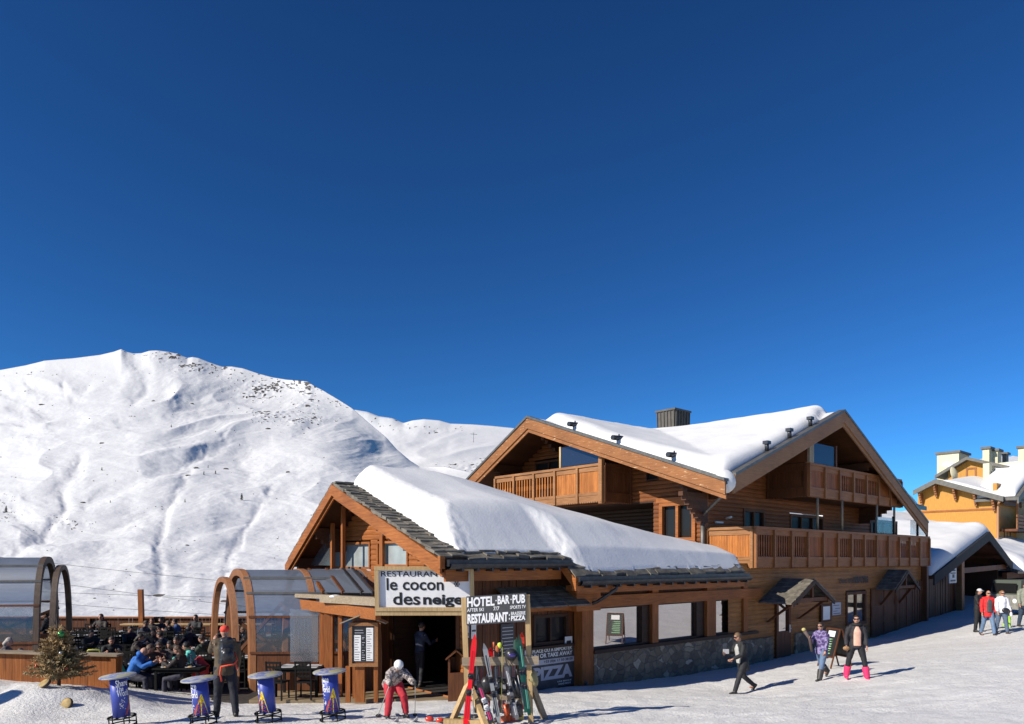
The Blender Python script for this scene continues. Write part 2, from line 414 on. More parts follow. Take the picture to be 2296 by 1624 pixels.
# ================================================================== the mountain
def interp(x, pts): return np.interp(x, [p[0] for p in pts], [p[1] for p in pts])
SIL = [(-500,900),(-200,865),(0,830),(60,819),(100,809),(170,803),(225,796),(255,789),(272,783),(284,789),(300,793),(318,792),(335,787),(352,786),(380,790),(400,794),(420,803),(432,801),(445,803),(470,813),(500,823),(520,822),(545,826),
 (580,838),(610,846),(640,851),(690,856),(705,866),(725,876),(760,897),(790,916),(815,938),(838,958),(865,980),(890,1008),(918,1032),(940,1046),(1000,1047),(1060,1060),(1150,1090),(1300,1150),(1600,1225),(2600,1268)]
SIL2 = [(-500,1300),(600,1250),(700,1100),(760,930),(795,919),(825,924),(850,934),(880,938),(905,949),(925,943),(950,940),(985,943),(1010,950),(1060,952),(1100,955),(1150,960),(1250,975),(1400,1010),(1700,1120),(2100,1200),(2600,1262)]
def rockmask(U, V, spec):
    r = 0
    for (u, v, a, b, k) in spec: r = r + k*np.exp(-(((U-u)/a)**2 + ((V-v)/b)**2))
    return r
ROCKS = [(375,798,52,11,1.15),(440,824,40,9,1.6),(430,816,22,4,.5),(620,862,80,13,1.0),(695,872,26,18,1.2),(575,878,50,12,.85),(690,905,40,10,.7),(540,838,40,8,.6),(760,905,22,10,.6),(590,925,40,9,.8),(665,950,26,10,.9),(720,945,30,9,.7),(640,930,50,12,.55),(610,945,40,10,.5),(500,826,25,6,.6),(150,1165,55,12,.4),(10,1140,30,25,.45),(270,790,16,6,.35),(90,838,30,6,.3)]
ROCKS2 = [(850,945,30,10,.6),(900,955,20,8,.5),(1100,1035,30,12,.9),(1050,1045,40,8,.5),(985,965,60,8,.4),(1000,1050,90,8,.6),(945,1065,60,8,.7),(1120,1060,30,14,.6)]
def gully(U, V, pts, w, d):
    best = np.full(U.shape, 1e9)
    for (a, b) in zip(pts, pts[1:]):
        dx, dy = b[0]-a[0], b[1]-a[1]
        k = np.clip(((U-a[0])*dx + (V-a[1])*dy)/(dx*dx+dy*dy), 0, 1)
        best = np.minimum(best, np.hypot(U-a[0]-k*dx, V-a[1]-k*dy))
    return d*np.exp(-(best/w)**2)
def ridge(n): return 1 - np.abs(n)*2
def sm_(x): return x*x*(3-2*x)
def mountain(name, sil, u0, u1, nu, nq, Yn, Yf, Vb, seed, rocks, amp, gull, folds=True):
    U0 = np.linspace(u0, u1, nu); q = np.linspace(0, 1, nq)
    UU, QQ = np.meshgrid(U0, q)
    VS = interp(UU, sil)
    ker = np.exp(-(np.arange(-90, 91)/38.0)**2); ker /= ker.sum(); sb = np.convolve(np.pad(interp(U0, sil), 90, mode='edge'), ker, 'valid')
    kq = np.clip((QQ-.90)/.10, 0, 1)**2
    V0 = Vb + (sb[None,:] - Vb)*QQ + (VS - sb[None,:])*kq
    Yfu = Yf*(1-.64*sm_(np.clip((UU-480)/600, 0, 1))) if folds else Yf
    Y = Yn*(Yfu/Yn)**(QQ**.95) * (1+.35*sm_(np.clip((QQ-.72)/.28,0,1)))
    # rolling relief, long folds running down to the lower left
    a, c = UU, V0
    wu = 60*fbm(a/170, c/120, 3, seed+1); wv = 30*fbm(a/150, c/90, 3, seed+2)
    d1 = (a*.16 + c + wv*.5); d2 = (a + wu)
    big_ = fbm(d2/250, d1/70, 3, seed+3, .45)
    mid = fbm(a/95+wu/60, d1/20, 5, seed+4, .55)
    ridg = (ridge(fbm(d2/210+3, d1/58, 2, seed+5, .4)) - .5)
    ridg2 = (ridge(fbm(a/85+wu/60, (d1-.3*a)/20, 3, seed+6)) - .6)
    fine = fbm(a/9, c/5, 3, seed+7)
    env = np.clip(QQ*9, 0, 1)*np.clip((1-QQ)*11, 0, 1)
    dV = -(amp*(12*big_ + 9*ridg + 3.4*mid + 1.0*ridg2) * env)
    ga = a + 9*fbm(a/26, c/18, 3, seed+21) ; gc = c + 6*fbm(a/24, c/17, 3, seed+22)
    for (pts, wd, dp) in gull: dV = dV + gully(ga, gc, pts, wd, dp*.33)*np.clip(QQ*9, 0, 1)*np.clip((1-QQ)*25, 0, 1)
    rk = rockmask(a, c, rocks)
    rn = fbm(a/7, c/3.0, 4, seed+8, .6)
    rock = np.clip((rk*.55 + rn*1.5 - .62)*3.2, 0, 1)*(rk > .05)
    dV = dV - .22*fine*amp - rock*1.2*rn - np.clip(rk,0,1)*2.2*ridge(fbm(a/16, c/7, 3, seed+9))*np.clip((1-QQ)*30, 0.25, 1)
    V1 = V0 + dV
    X = (UU-UC)/FPX*Y; Z = CAMZ - (V1-VH)/FPX*Y
    # a lip that falls away behind the crest gives the ridge real thickness
    Xb, Yb = X[-1:]*1.12, Y[-1:]*1.12; Zb = Z[-1:] - Yf*.12
    X = np.vstack([X, Xb]); Y = np.vstack([Y, Yb]); Z = np.vstack([Z, Zb]); rock = np.vstack([rock, rock[-1:]*0])
    X = np.vstack([X[:1], X]); Y = np.vstack([Y[:1]*.92, Y]); Z = np.vstack([Z[:1]-8, Z]); rock = np.vstack([rock[:1]*0, rock])
    o = np_grid_object(name, X, Y, Z, M_mount, attr={'rock': rock}, kind='structure')
    return lambda U, V: None, (U0, q, V1, X[1:-1], Y[1:-1], Z[1:-1])
def bl(nt, b):
    at_ = N(nt, 'ShaderNodeAttribute', attribute_name='rock')
    c = coords(nt); n = noise_tex(nt, c, .05, 8, .7)
    ad = N(nt, 'ShaderNodeMath', operation='ADD'); nt.links.new(at_.outputs['Fac'], ad.inputs[0])
    sb = N(nt, 'ShaderNodeMath', operation='MULTIPLY_ADD'); sb.inputs[1].default_value = .7; sb.inputs[2].default_value = -.35
    nt.links.new(n, sb.inputs[0]); nt.links.new(sb.outputs[0], ad.inputs[1])
    m = ramp(nt, ad.outputs[0], [(.40, (0,0,0)), (.62, (1,1,1))])
    g = N(nt, 'ShaderNodeMath', operation='MULTIPLY'); nt.links.new(m, g.inputs[0])
    gt = N(nt, 'ShaderNodeMath', operation='GREATER_THAN'); gt.inputs[1].default_value = .02; nt.links.new(at_.outputs['Fac'], gt.inputs[0]); nt.links.new(gt.outputs[0], g.inputs[1])
    rc = ramp(nt, noise_tex(nt, c, .03, 6), [(.3, (.05,.047,.045)), (.7, (.17,.155,.14))])
    nt.links.new(mixc(nt, g.outputs[0], (.68,.68,.682), rc), b.inputs['Base Color'])
    bump(nt, b, noise_tex(nt, coords(nt, (1,1,1.6)), .05, 8, .6), .3, 5.0)
M_mount = mat('mountain_snow', (.8,.8,.8), .7, build=bl, spec=.15)
GUL = [([(180,1030),(171,1058),(140,1092),(150,1131),(120,1170),(98,1204),(55,1230),(29,1250),(0,1262)], 13, 15), ([(425,1050),(405,1082),(386,1120),(374,1146),(362,1185),(356,1219),(364,1260),(362,1302),(350,1340)], 11, 10), ([(610,1095),(591,1121),(560,1165),(532,1215),(513,1258),(500,1320)], 9, 9),
 ([(505,985),(470,1008),(415,1038),(350,1062),(293,1077),(234,1100),(190,1120)], 10, 9), ([(600,985),(500,990),(440,1010)], 10, 5),
 ([(60,862),(85,872),(110,880),(140,878)], 11, 12),([(140,862),(165,884),(195,868)], 10, 10),([(0,872),(22,884),(40,876)], 9, 9),([(290,795),(325,825),(330,865),(305,895)], 14, 9),([(275,800),(290,840),(270,880)], 16, -7),
 ([(200,930),(320,905),(430,915)], 22, -7),([(440,940),(560,905),(680,925),(800,955)], 22, 8),([(0,990),(90,950),(180,930)], 20, 8),([(20,1020),(120,975),(250,950)], 16, -8),
 ([(560,1060),(660,1050),(760,1075)], 22, 9),([(480,1120),(600,1100),(720,1120)], 24, -8),([(700,960),(780,990),(850,1000)], 22, 9),([(90,1290),(150,1240),(210,1180),(260,1130)], 30, -10),([(430,1330),(450,1250),(470,1180)], 26, -8),([(0,1120),(50,1150),(90,1190)],20,9),
 ([(250,1330),(300,1290),(340,1250)], 16, 6)]
_, MT = mountain('mountain_slope', SIL, -420, 1700, 900, 520, 150, 2300, 1440, 5, ROCKS, .95, GUL)
_, MT2 = mountain('far_mountain_slope', SIL2, 500, 2700, 600, 220, 2100, 4600, 1235, 11, ROCKS2, .6, [([(1000,1000),(880,975),(800,1010)], 12, 6)], False)

def mpoint(U, V, T=MT):
    U0, q, V1, X, Y, Z = T
    i = int(np.argmin(np.abs(U0-U)))
    vis = np.minimum.accumulate(V1[:, i])            # nearest visible height
    j = int(np.argmin(np.abs(vis - V)))
    return Vector((X[j,i], Y[j,i], Z[j,i]))

# conifers and boulders standing on the slope
M_fir = noisy('dark_fir_needles', (.022,.028,.018), .8, 3, .5, .4)
M_trunk = noisy('bark', (.06,.045,.035), .85, 5, .4, .5)
M_rock = noisy('bare_rock', (.085,.075,.066), .85, .5, .5, .8)
def fir(U, V, hpx, label):
    p = mpoint(U, V); h = hpx/FPX*p.y
    t = thing('fir_tree', label, 'tree', Matrix.Translation(p), group='firs on the snowy mountain')
    tr = MB(Matrix.Translation(p)); tr.tube([(0,0,-h*.05),(0,0,h*.9)], [h*.035, h*.01], 6); tr.build('trunk', M_trunk, t)
    cr = MB(Matrix.Translation(p)); rnd = random.Random(int(U*7+V))
    for k in range(150):
        f = rnd.random()**.8; z = h*(.12 + .86*f); rad = h*.23*(1-f)**.7*rnd.uniform(.5,1.15)+h*.02; a = rnd.uniform(0, 2*PI)
        b_ = Vector((math.cos(a)*rad, math.sin(a)*rad, z - rad*.35)); q0 = Vector((math.cos(a)*rad*.1, math.sin(a)*rad*.1, z + h*.02))
        sd_ = Vector((-math.sin(a), math.cos(a), 0))*h*.05
        cr.poly([q0-sd_*.4, b_-sd_, b_+Vector((0,0,h*.03)), b_+sd_, q0+sd_*.4])
    cr.build('crown', M_fir, t, fix=False)
for U, V, hp, lab in ((543,1122,17,'tall dark fir alone on the slope above the glass tunnel'),(385,959,7,'tiny lone fir high on the middle of the mountain'),(229,1055,8,'small fir left of centre on the open mountain slope'),
    (457,1066,9,'fir on the left of the rocky group at mid slope'),(484,1063,9,'fir on the right of the rocky group at mid slope'),(466,1050,7,'topmost small fir of the rocky group at mid slope'),(414,1127,8,'little fir above the deep gully'),
    (402,1006,4,'speck of a fir below the high lone fir'),(538,1000,5,'small fir near the brow right of the group'),(15,1150,16,'dark fir at the left edge of the picture by the gully'),(248,1128,6,'scrubby little fir between the two gullies')):
    fir(U, V, hp, lab)
def boulder(U, V, wpx, hpx, label):
    p = mpoint(U, V); w_ = wpx/FPX*p.y*.5; h = hpx/FPX*p.y*.5; mb = MB(Matrix.Translation(p))
    mb.ball((0,0,h*.1), w_, w_*.8, h, 10, 7)
    for v in mb.v:
        d = v-p; k = 1+.38*noise.noise(Vector((d.x/w_*1.7+U, d.y/w_*1.7, d.z/h*1.7+V))); v.x = p.x+d.x*k; v.y = p.y+d.y*k; v.z = p.z+d.z*k
    mb.sm = [False]*len(mb.f)
    o = mb.build('boulder', M_rock, M=Matrix.Translation(p)); props(o, label, 'boulder', 'rocks showing through the mountain snow')
for U, V, a, b, lab in ((345,900,8,4,'boulder high on the slope right of the snowy hollows'),(95,908,12,4,'flat rock high on the left of the mountain'),(432,907,8,4,'small dark rock high right on the mountain'),(441,1050,12,6,'leftmost rock of the group at mid slope'),(506,1052,12,5,'rightmost rock of the group at mid slope'),
    (422,1067,12,5,'flat rock just under the rocky group'),(228,995,12,4,'long flat rock left of the upper folds'),(600,962,12,5,'rock on the brow below the crags'),(645,1060,10,6,'rock above the restaurant roof ridge'),(187,1430*.87-116,12,4,'low rock on the smooth slope above the terrace'),
    (358,1337,26,9,'large rock half buried under the wires beyond the terrace fence'),(505,1350,24,8,'rock beyond the fence seen through the glass tunnel'),(212,1342,6,4,'small round stone low on the slope'),(420,1224,8,4,'small dark stone beside the deep gully'),(735,1262,14,4,'flat stone left of the restaurant gable')):
    boulder(U, V, a, b, lab)
# uncountable scrub and stones
sp = MB(); rnd = random.Random(3)
for k in range(1500):
    U = rnd.uniform(-20, 900); V = rnd.uniform(830, 1370)
    if V < np.interp(U, [p[0] for p in SIL], [p[1] for p in SIL]) + 14: continue
    cl = fbm(np.array([U/60.]), np.array([V/35.]), 3, 77)[0]
    if cl < rnd.uniform(-.05, .6): continue
    p = mpoint(U, V); r_ = rnd.choice((.45,.55,.7,.9,1.5))/FPX*p.y
    sp.ball(p + Vector((0,0,r_*.3)), r_*rnd.uniform(.8,1.8), r_, r_*rnd.uniform(.5,1), 5, 4)
props(sp.build('scrub', M_rock), 'scattered dark scrub and stones poking through the mountain snow', 'scrub', kind='stuff')
# ski lift pylon far right
p = mpoint(1062, 992, MT2); k = p.y/FPX
t = thing('lift_pylon', 'thin ski lift pylon on the far ridge', 'pylon', Matrix.Translation(p))
mb = MB(Matrix.Translation(p)); mb.tube([(0,0,-3*k),(0,0,22*k)], .5*k, 6); mb.build('mast', M_zinc2, t)
mb = MB(Matrix.Translation(p)); mb.beam((-6*k,0,19*k), (8*k,0,18*k), .8*k); mb.build('crossarm', M_zinc2, t)
# wires hanging across the slope behind the terrace
for (a, b, c_) in (((20,1238),(640,1310),'uppermost'),((120,1290),(660,1370),'second highest'),((130,1315),(520,1330),'third highest'),((120,1335),(500,1375),'lowest')):
    p0 = at(a[0]-400, a[1]-(b[1]-a[1])*.5, 60); p1 = at(b[0]+500, b[1]+(b[1]-a[1])*.6, 60); mb = MB()
    pts = [p0.lerp(p1, i/16) - Vector((0,0,.5*math.sin(PI*i/16))) for i in range(17)]
    mb.tube(pts, .014, 5); o = mb.build('overhead_wire', M_black); props(o, 'thin dark wire in front of the mountain, %s of the four' % c_, 'wire', 'wires across the valley')
# ================================================================== helpers for chalets
def log_wall(mb, plane, T, out, z0, z1, span, holes=(), h=.17, d=.045):
    """rounded horizontal logs; plane 't' runs along s at t=T, plane 's' runs along t at s=T; span(z) -> (a0, a1) or None"""
    def q(a, o, z): return (a, T+o*out, z) if plane == 't' else (T+o*out, a, z)
    prof = [(0,0),(d*.75,.18),(d,.5),(d*.75,.82),(0,1)]
    z = z0
    while z < z1 - .01:
        hh = min(h, z1-z); sp_ = span(z+hh/2)
        if sp_ and sp_[1] - sp_[0] > .05:
            iv = [sp_]
            for (a0, a1, b0, b1) in holes:
                if b0 < z+hh*.5 < b1:
                    nv = []
                    for (p, r) in iv:
                        if a1 <= p or a0 >= r: nv.append((p, r)); continue
                        if a0 > p: nv.append((p, a0))
                        if a1 < r: nv.append((a1, r))
                    iv = nv
            for (p, r) in iv:
                i0 = [mb.pt(q(p, o, z+k*hh)) for o, k in prof]; i1 = [mb.pt(q(r, o, z+k*hh)) for o, k in prof]
                for k in range(4): mb.face((i0[k], i0[k+1], i1[k+1], i1[k]))
                mb.face(i0); mb.face(i1[::-1])
        z += hh
def wbox(mb, plane, T, out, a0, a1, o0, o1, z0, z1):
    """box on a wall plane: along a, outwards o0..o1, height z"""
    lo, hi = sorted((T+o0*out, T+o1*out))
    if plane == 't': mb.box(a0, a1, lo, hi, z0, z1)
    else: mb.box(lo, hi, a0, a1, z0, z1)
def window(root, newmb, plane, T, out, a0, a1, z0, z1, fm, gm_, fw=.09, mull=0, trans=0, proud=.05, deep=.06, name='window'):
    mb = newmb()
    wbox(mb, plane, T, out, a0, a1, -.08, proud, z0, z0+fw); wbox(mb, plane, T, out, a0, a1, -.08, proud, z1-fw, z1)
    wbox(mb, plane, T, out, a0, a0+fw, -.08, proud-.004, z0+fw, z1-fw); wbox(mb, plane, T, out, a1-fw, a1, -.08, proud-.004, z0+fw, z1-fw)
    for k in range(mull):
        c = a0 + (a1-a0)*(k+1)/(mull+1); wbox(mb, plane, T, out, c-fw*.4, c+fw*.4, -.08, proud-.02, z0+fw, z1-fw)
    for k in range(trans):
        c = z0 + (z1-z0)*(k+1)/(trans+1); wbox(mb, plane, T, out, a0+fw, a1-fw, -.08, proud-.03, c-.025, c+.025)
    o = mb.build(name, fm, root)
    mb = newmb(); wbox(mb, plane, T, out, a0+fw*.5, a1-fw*.5, -deep-.012, -deep+.0, z0+fw*.5, z1-fw*.5); mb.build('pane', gm_, o)
    return o
def profile_board(mb, plane, T, pts, h, th, drop=0):
    """board following a profile of (a, z): top edge at z-drop, height h, thickness th from T outwards"""
    def q(a, o, z): return (a, T+o, z) if plane == 't' else (T+o, a, z)
    n = len(pts); th0, th1 = (0, th)
    A = [[mb.pt(q(a, o, z-drop-d)) for (a, z) in pts] for (o, d) in ((th0,0),(th1,0),(th1,h),(th0,h))]
    for k in range(n-1):
        for r in range(4): mb.face((A[r][k], A[r][k+1], A[(r+1)%4][k+1], A[(r+1)%4][k]))
    mb.face([A[r][0] for r in range(4)]); mb.face([A[r][-1] for r in range(4)][::-1])
def bracket(mb, plane, T, out, a, ztop, length, steps=4, w=.16, h=.14):
    """stepped purlin console running outwards from a wall plane"""
    for k in range(steps):
        L = length*(1 - k/(steps+.0)*.82)
        wbox(mb, plane, T, out, a-w/2-.003*k, a+w/2+.003*k, 0, L, ztop-(k+1)*h, ztop-k*h-.002)

# ================================================================== the restaurant
REST = thing('restaurant', 'low wooden restaurant with slate gable roof under deep snow and big picture windows', 'restaurant', H.M.copy())
SR0, SR1 = -5.5, 8.3
TR = -4.83
def hr(s): return float(np.interp(s, [-5.5,-2,1,4,6.7,9], [5.8,5.70,5.32,4.78,4.36,4.2]))
def zroof(s, t):
    r = hr(s)
    if t > .34: return 3.70 - (t-.34)*1.05
    if t >= TR: return 3.70 + (r-3.70)*(.34-t)/(.34-TR)
    return 3.55 + (r-3.55)*(t+7.83)/(TR+7.83)
SV = -1.45                                       # where the eave steps out
def s_end(t): return 8.46 if t < -2 else 8.46 + (6.9-8.46)*(t+2)/2.8
# roof deck: slab with thickness
def roof_slab(mb, s0, s1f, t0, t1, ns=8, nt_=10, th=.16):
    tt = sorted(set([t0, t1, TR] + list(np.linspace(t0, t1, nt_)))) if t0 < TR < t1 else list(np.linspace(t0, t1, nt_))
    g = []
    for t in tt:
        s1 = s1f(t); g.append([( s0+(s1-s0)*k/ns, t) for k in range(ns+1)])
    top = [[mb.pt((s,t,zroof(s,t))) for s,t in r] for r in g]; bot = [[mb.pt((s,t,zroof(s,t)-th)) for s,t in r] for r in g]
    for i in range(len(tt)-1):
        for k in range(ns):
            mb.cur = 0; mb.face((top[i][k], top[i][k+1], top[i+1][k+1], top[i+1][k])); mb.cur = 1; mb.face((bot[i][k], bot[i+1][k], bot[i+1][k+1], bot[i][k+1]))
        mb.face((top[i][0], top[i+1][0], bot[i+1][0], bot[i][0])); mb.face((top[i][-1], bot[i][-1], bot[i+1][-1], top[i+1][-1]))
    for k in range(ns):
        mb.face((top[0][k], bot[0][k], bot[0][k+1], top[0][k+1])); mb.face((top[-1][k], top[-1][k+1], bot[-1][k+1], bot[-1][k]))
mb = HB(); roof_slab(mb, SR0, lambda t: SV, -7.83, .34); roof_slab(mb, SV, s_end, -7.83, .8)
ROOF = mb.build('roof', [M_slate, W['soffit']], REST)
# slates: irregular stone slabs lapped over the verges and eaves
def slates(mb, s0, s1, t0, t1, step=.20, size=.34, lift=.03):
    t = t1
    row = 0
    while t > t0:
        s = s0 + random.uniform(-.05, 0)
        while s < s1:
            wd = size*random.uniform(.7, 1.5); L = .42*random.uniform(.85,1.2); th = random.uniform(.03,.10)
            e = random.uniform(-.05, .05); a, b = s, min(s+wd, s1+.06)
            tt = t + e
            za0, za1 = zroof(a, tt)+lift+random.uniform(.02,.075), zroof(a, tt-L)+lift
            zb0, zb1 = zroof(b, tt)+lift+.045+random.uniform(-.01,.02), zroof(b, tt-L)+lift
            j = random.uniform(-.03,.03)
            mb.hexa([(a,tt,za0-th),(b,tt+j,zb0-th),(b,tt-L,zb1-th),(a,tt-L,za1-th)], [(a,tt,za0),(b,tt+j,zb0),(b,tt-L,zb1),(a,tt-L,za1)])
            s = b + random.uniform(.005,.03)
        t -= step; row += 1
mb = HB()
slates(mb, SR0-.05, SR0+1.35, TR+.1, .40, .21, .42)
slates(mb, SR0+1.3, SV+.1, -.4, .42, .2, .4)
slates(mb, SV-.05, SV+1.0, -.7, .86, .21, .42)
slates(mb, SV+1.0, 6.9, .3, .88, .2, .45)
for k in range(16):                              # left slope seen from its edge
    t = TR - .1 - k*.19
    for j in range(2):
        a = SR0-.06 + j*.30; z = zroof(a, max(t,-7.83)); th = random.uniform(.04,.07)
        z2 = zroof(a, min(t+.26, TR)); mb.hexa([(a,t,z+.04),(a+.3,t,z+.04),(a+.3,t+.26,z2+.01),(a,t+.26,z2+.01)], [(a,t,z+.04+th),(a+.3,t,z+.04+th),(a+.3,t+.26,z2+.01+th),(a,t+.26,z2+.01+th)])
for k in range(9):                               # right edge of the roof beside the hotel
    t = .7-k*.3; s = s_end(t)
    z = zroof(s, t); mb.hexa([(s-.5,t,z+.0),(s+.04,t,z),(s+.1,t-.36,z+.13),(s-.4,t-.36,z+.13)], [(s-.5,t,z+.07),(s+.04,t,z+.06),(s+.1,t-.36,z+.20),(s-.4,t-.36,z+.20)])
mb.build('slate_covering', M_slate, ROOF)
# gable bargeboards of the front gable (two layers)
pr = [(t, zroof(SR0, t)) for t in (.40, TR, -7.9)]
mb = HB(); profile_board(mb, 's', SR0-.10, pr, .31, .06, .03); profile_board(mb, 's', SR0-.03, pr, .11, .05, .32)
mb.box(SR0-.12, SR0+.02, .34, .44, 3.40, 3.70)
mb.build('bargeboard', W['orange_y'], REST)
mb = HB(); profile_board(mb, 's', SV-.10, [(.86, zroof(SV,.86)), (.30, zroof(SV,.30))], .30, .07, .03); mb.box(SV-.13, SV+.05, .80, .93, 2.80, 3.15)
mb.build('bargeboard', W['orange_y'], REST)
# gutters and fascia
def gutter(mb, s0, s1, t, z, r=.09):
    n = 7; prof = [(t+r*math.cos(PI+PI*k/n), z+r*math.sin(PI+PI*k/n)) for k in range(n+1)]
    prof2 = [(t+(r-.012)*math.cos(PI+PI*k/n), z+(r-.012)*math.sin(PI+PI*k/n)) for k in range(n+1)]
    A = [mb.pt((s0,a,b)) for a,b in prof]; B = [mb.pt((s1,a,b)) for a,b in prof]; A2 = [mb.pt((s0,a,b)) for a,b in prof2]; B2 = [mb.pt((s1,a,b)) for a,b in prof2]
    for k in range(n): mb.face((A[k],A[k+1],B[k+1],B[k])); mb.face((A2[k+1],A2[k],B2[k],B2[k+1]))
    mb.face((A[0],B[0],B2[0],A2[0])); mb.face((A[n],A2[n],B2[n],B[n]))
mb = HB(); mb.beam((SR0+.05,.50,3.54),(SV+.1,.50,3.54),.14,.16); gutter(mb, SR0+.05, SV+.1, .52, 3.52, .13)
for k in range(9): mb.box(SR0+.4+k*.46, SR0+.46+k*.46, .36, .60, 3.34, 3.42)
mb.build('gutter', M_zinc, REST)
mb = HB(); mb.beam((SV-.05,.95,3.10),(6.95,.95,3.10),.13,.14); gutter(mb, SV-.05, 6.95, .98, 3.06, .14)
for k in range(14): mb.box(SV+.3+k*.6, SV+.36+k*.6, .80, 1.07, 2.87, 2.95)
mb.build('gutter', M_zinc, REST)
mb = HB(); mb.box(SR0+.1, SV-.1, .28, .36, 3.10, 3.38); mb.box(SV+.05, 6.9, .74, .82, 2.72, 3.0)
for k in range(13): mb.box(SV+.35+k*.6, SV+.50+k*.6, .10, .74, 2.76, 2.92)
mb.build('fascia', W['orange_x'], REST)
mb = HB(); mb.tube([(.05,.98,2.95),(.02,.95,2.8),(-.25,.5,2.45),(-.30,-.05,2.26),(-.32,-.08,2.14),(-.32,-.08,.35),(-.32,.0,.2),(-.28,.15,.1)], .05, 8)
mb.build('downpipe', M_zinc, REST)
# gable wall, s = -4.5
SG = -4.45
gspan = lambda z: (-7.45, -.15) if z < 3.2 else ((-7.83 + (z-3.55+.2)/(2.25)*3.0 + .1, TR + (5.6-z)/.48) if z < 5.5 else None)
w1 = [H.on_s(745,1218,SG), H.on_s(832,1277,SG)]; w2 = [H.on_s(847,1214,SG), H.on_s(917,1272,SG)]
def rect(pa, pb):
    return min(pa[0],pb[0]), max(pa[0],pb[0]), min(pa[1],pb[1]), max(pa[1],pb[1])
r1 = rect(*w1); r2 = rect(*w2)
hole_door = (-3.4, -.45, .1, 2.62)
hole_side = (-7.2, -4.3, 1.0, 2.5)
mb = HB(); log_wall(mb, 's', SG, -1, .0, 5.45, gspan, [r1, r2, hole_door, hole_side], .15, .02); mb.build('gable_wall', W['orange_y'], REST)
for r_ in (r1, r2): window(REST, HB, 's', SG, -1, *r_, W['orange_y'], M_pale_glass, .07, 0, 0)
window(REST, HB, 's', SG, -1, *hole_side, W['brown'], M_glass_dark, .1, 2, 0)
# side glass wall under the left slope
mb = HB(); mb.poly([(SG-.55,-7.4,3.45),(SG-.55,-5.9,3.45),(SG-.55,-5.9,4.55),(SG-.55,-7.0,3.75)]); mb.build('wind_screen', M_clear, REST, fix=False)
mb = HB()
for t in (-5.9, -5.25): mb.box(SG-.60, SG-.5, t-.05, t+.05, 2.6, zroof(SG, t)-.25)
mb.box(SG-.12, SG-.02, -3.95, -3.78, 2.5, 4.95); mb.box(SG-.12, SG-.02, -1.35, -1.2, 2.5, 3.9)
mb.box(SG-.14, SG-.02, -7.4, -.2, 2.62, 2.84)
mb.build('post', W['orange_z'], REST)
for t in (TR, -3.0, -1.3, .05, -6.2, -7.4):
    mb = HB(); z = zroof(SR0, t) - .20; mb.box(SR0+.0, SG, t-.09, t+.09, z-.2, z); bracket(mb, 's', SG, -1, t, z-.2, .95, 4, .14, .13); mb.build('purlin', W['soffit'], REST)
# wall beside the entrance, t = -.3, vertical brown boards
TW = -.30
wa = rect(H.on_t(1194,1380,TW), H.on_t(1272,1441,TW)); 
mb = HB()
def board_wall(mb, s0, s1, t, z0, z1, holes=(), bw=.13, th=.02):
    s = s0
    while s < s1 - .01:
        e = min(s+bw-.008, s1); iv = [(z0, z1)]
        for (a0, a1, b0, b1) in holes:
            if a0 < (s+e)/2 < a1:
                nv = []
                for (p, r) in iv:
                    if b1 <= p or b0 >= r: nv.append((p, r)); continue
                    if b0 > p: nv.append((p, b0))
                    if b1 < r: nv.append((b1, r))
                iv = nv
        for (p, r) in iv: mb.box(s, e, t-.04, t+random.uniform(0, th), p, r)
        s += bw
board_wall(mb, SG+.05, .0, TW, .0, 3.5, [wa]); mb.box(SG+.05, 0, TW-.12, TW-.05, 0, wa[2]); mb.box(SG+.05, 0, TW-.12, TW-.05, wa[3], 3.5)
mb.build('board_wall', W['brown'], REST)
window(REST, HB, 't', TW, 1, *wa, W['dark'], M_glass_dark, .09, 1, 0)
mb = HB(); mb.box(wa[0]-.2, wa[1]+.1, TW+.03, TW+.2, wa[2]-.08, wa[2]-.01); mb.build('window_sill', W['dark'], REST)
# the line of picture windows, t = 0
posts = [(1300,1325),(1457,1471),(1580,1600),(1662,1671)]; jam = [1431,1553,1638]
ps = [(H.on_t(a,1400,0)[0], H.on_t(b,1400,0)[0]) for a, b in posts]
for k, (a, b) in enumerate(ps):
    m1 = HB(); m1.box(a, b, -.22, .10, .92 if k else -.1, 2.72)
    m1.build('post', W['orange_z'], REST)
zs0 = 1.02; zb0 = 2.24
mb = HB(); mb.box(.05, 8.4, -.15, -.05, zb0+.30, 3.42); mb.build('upper_wall', W['brown'], REST)
mb = HB(); mb.box(-4.0, 9.3, -.16, .14, zb0, zb0+.34); mb.box(ps[0][0]-.5, ps[0][1]+.02, -.3, .35, zb0-.05, zb0+.5); mb.build('beam', W['orange_x'], REST)
mb = HB(); mb.box(ps[0][1], 9.0, -.10, .16, zs0-.10, zs0); mb.build('window_sill', W['dark'], REST)
for k in range(3):
    a, b = ps[k][1], ps[k+1][0]
    window(REST, HB, 't', -.06, 1, a+.01, b-.01 if k != 1 else b-.01, zs0, zb0, W['dark'], M_mirror, .05, 0, 0)
    c_ = H.on_t(jam[k],1400,0)[0]; mb = HB(); mb.box(c_+.35*(b-c_), b+.0, -.24, -.01, zs0, zb0-.01); mb.build('jamb', W['dark'], REST)
a, b = ps[3][1], H.on_t(1702,1400,0)[0]
window(REST, HB, 't', -.06, 1, a+.01, b, zs0, zb0, W['dark'], M_mirror, .05, 0, 0)
mb = HB(); mb.box(ps[0][1]+.01, 7.55, -.3, .12, -.6, zs0-.11)
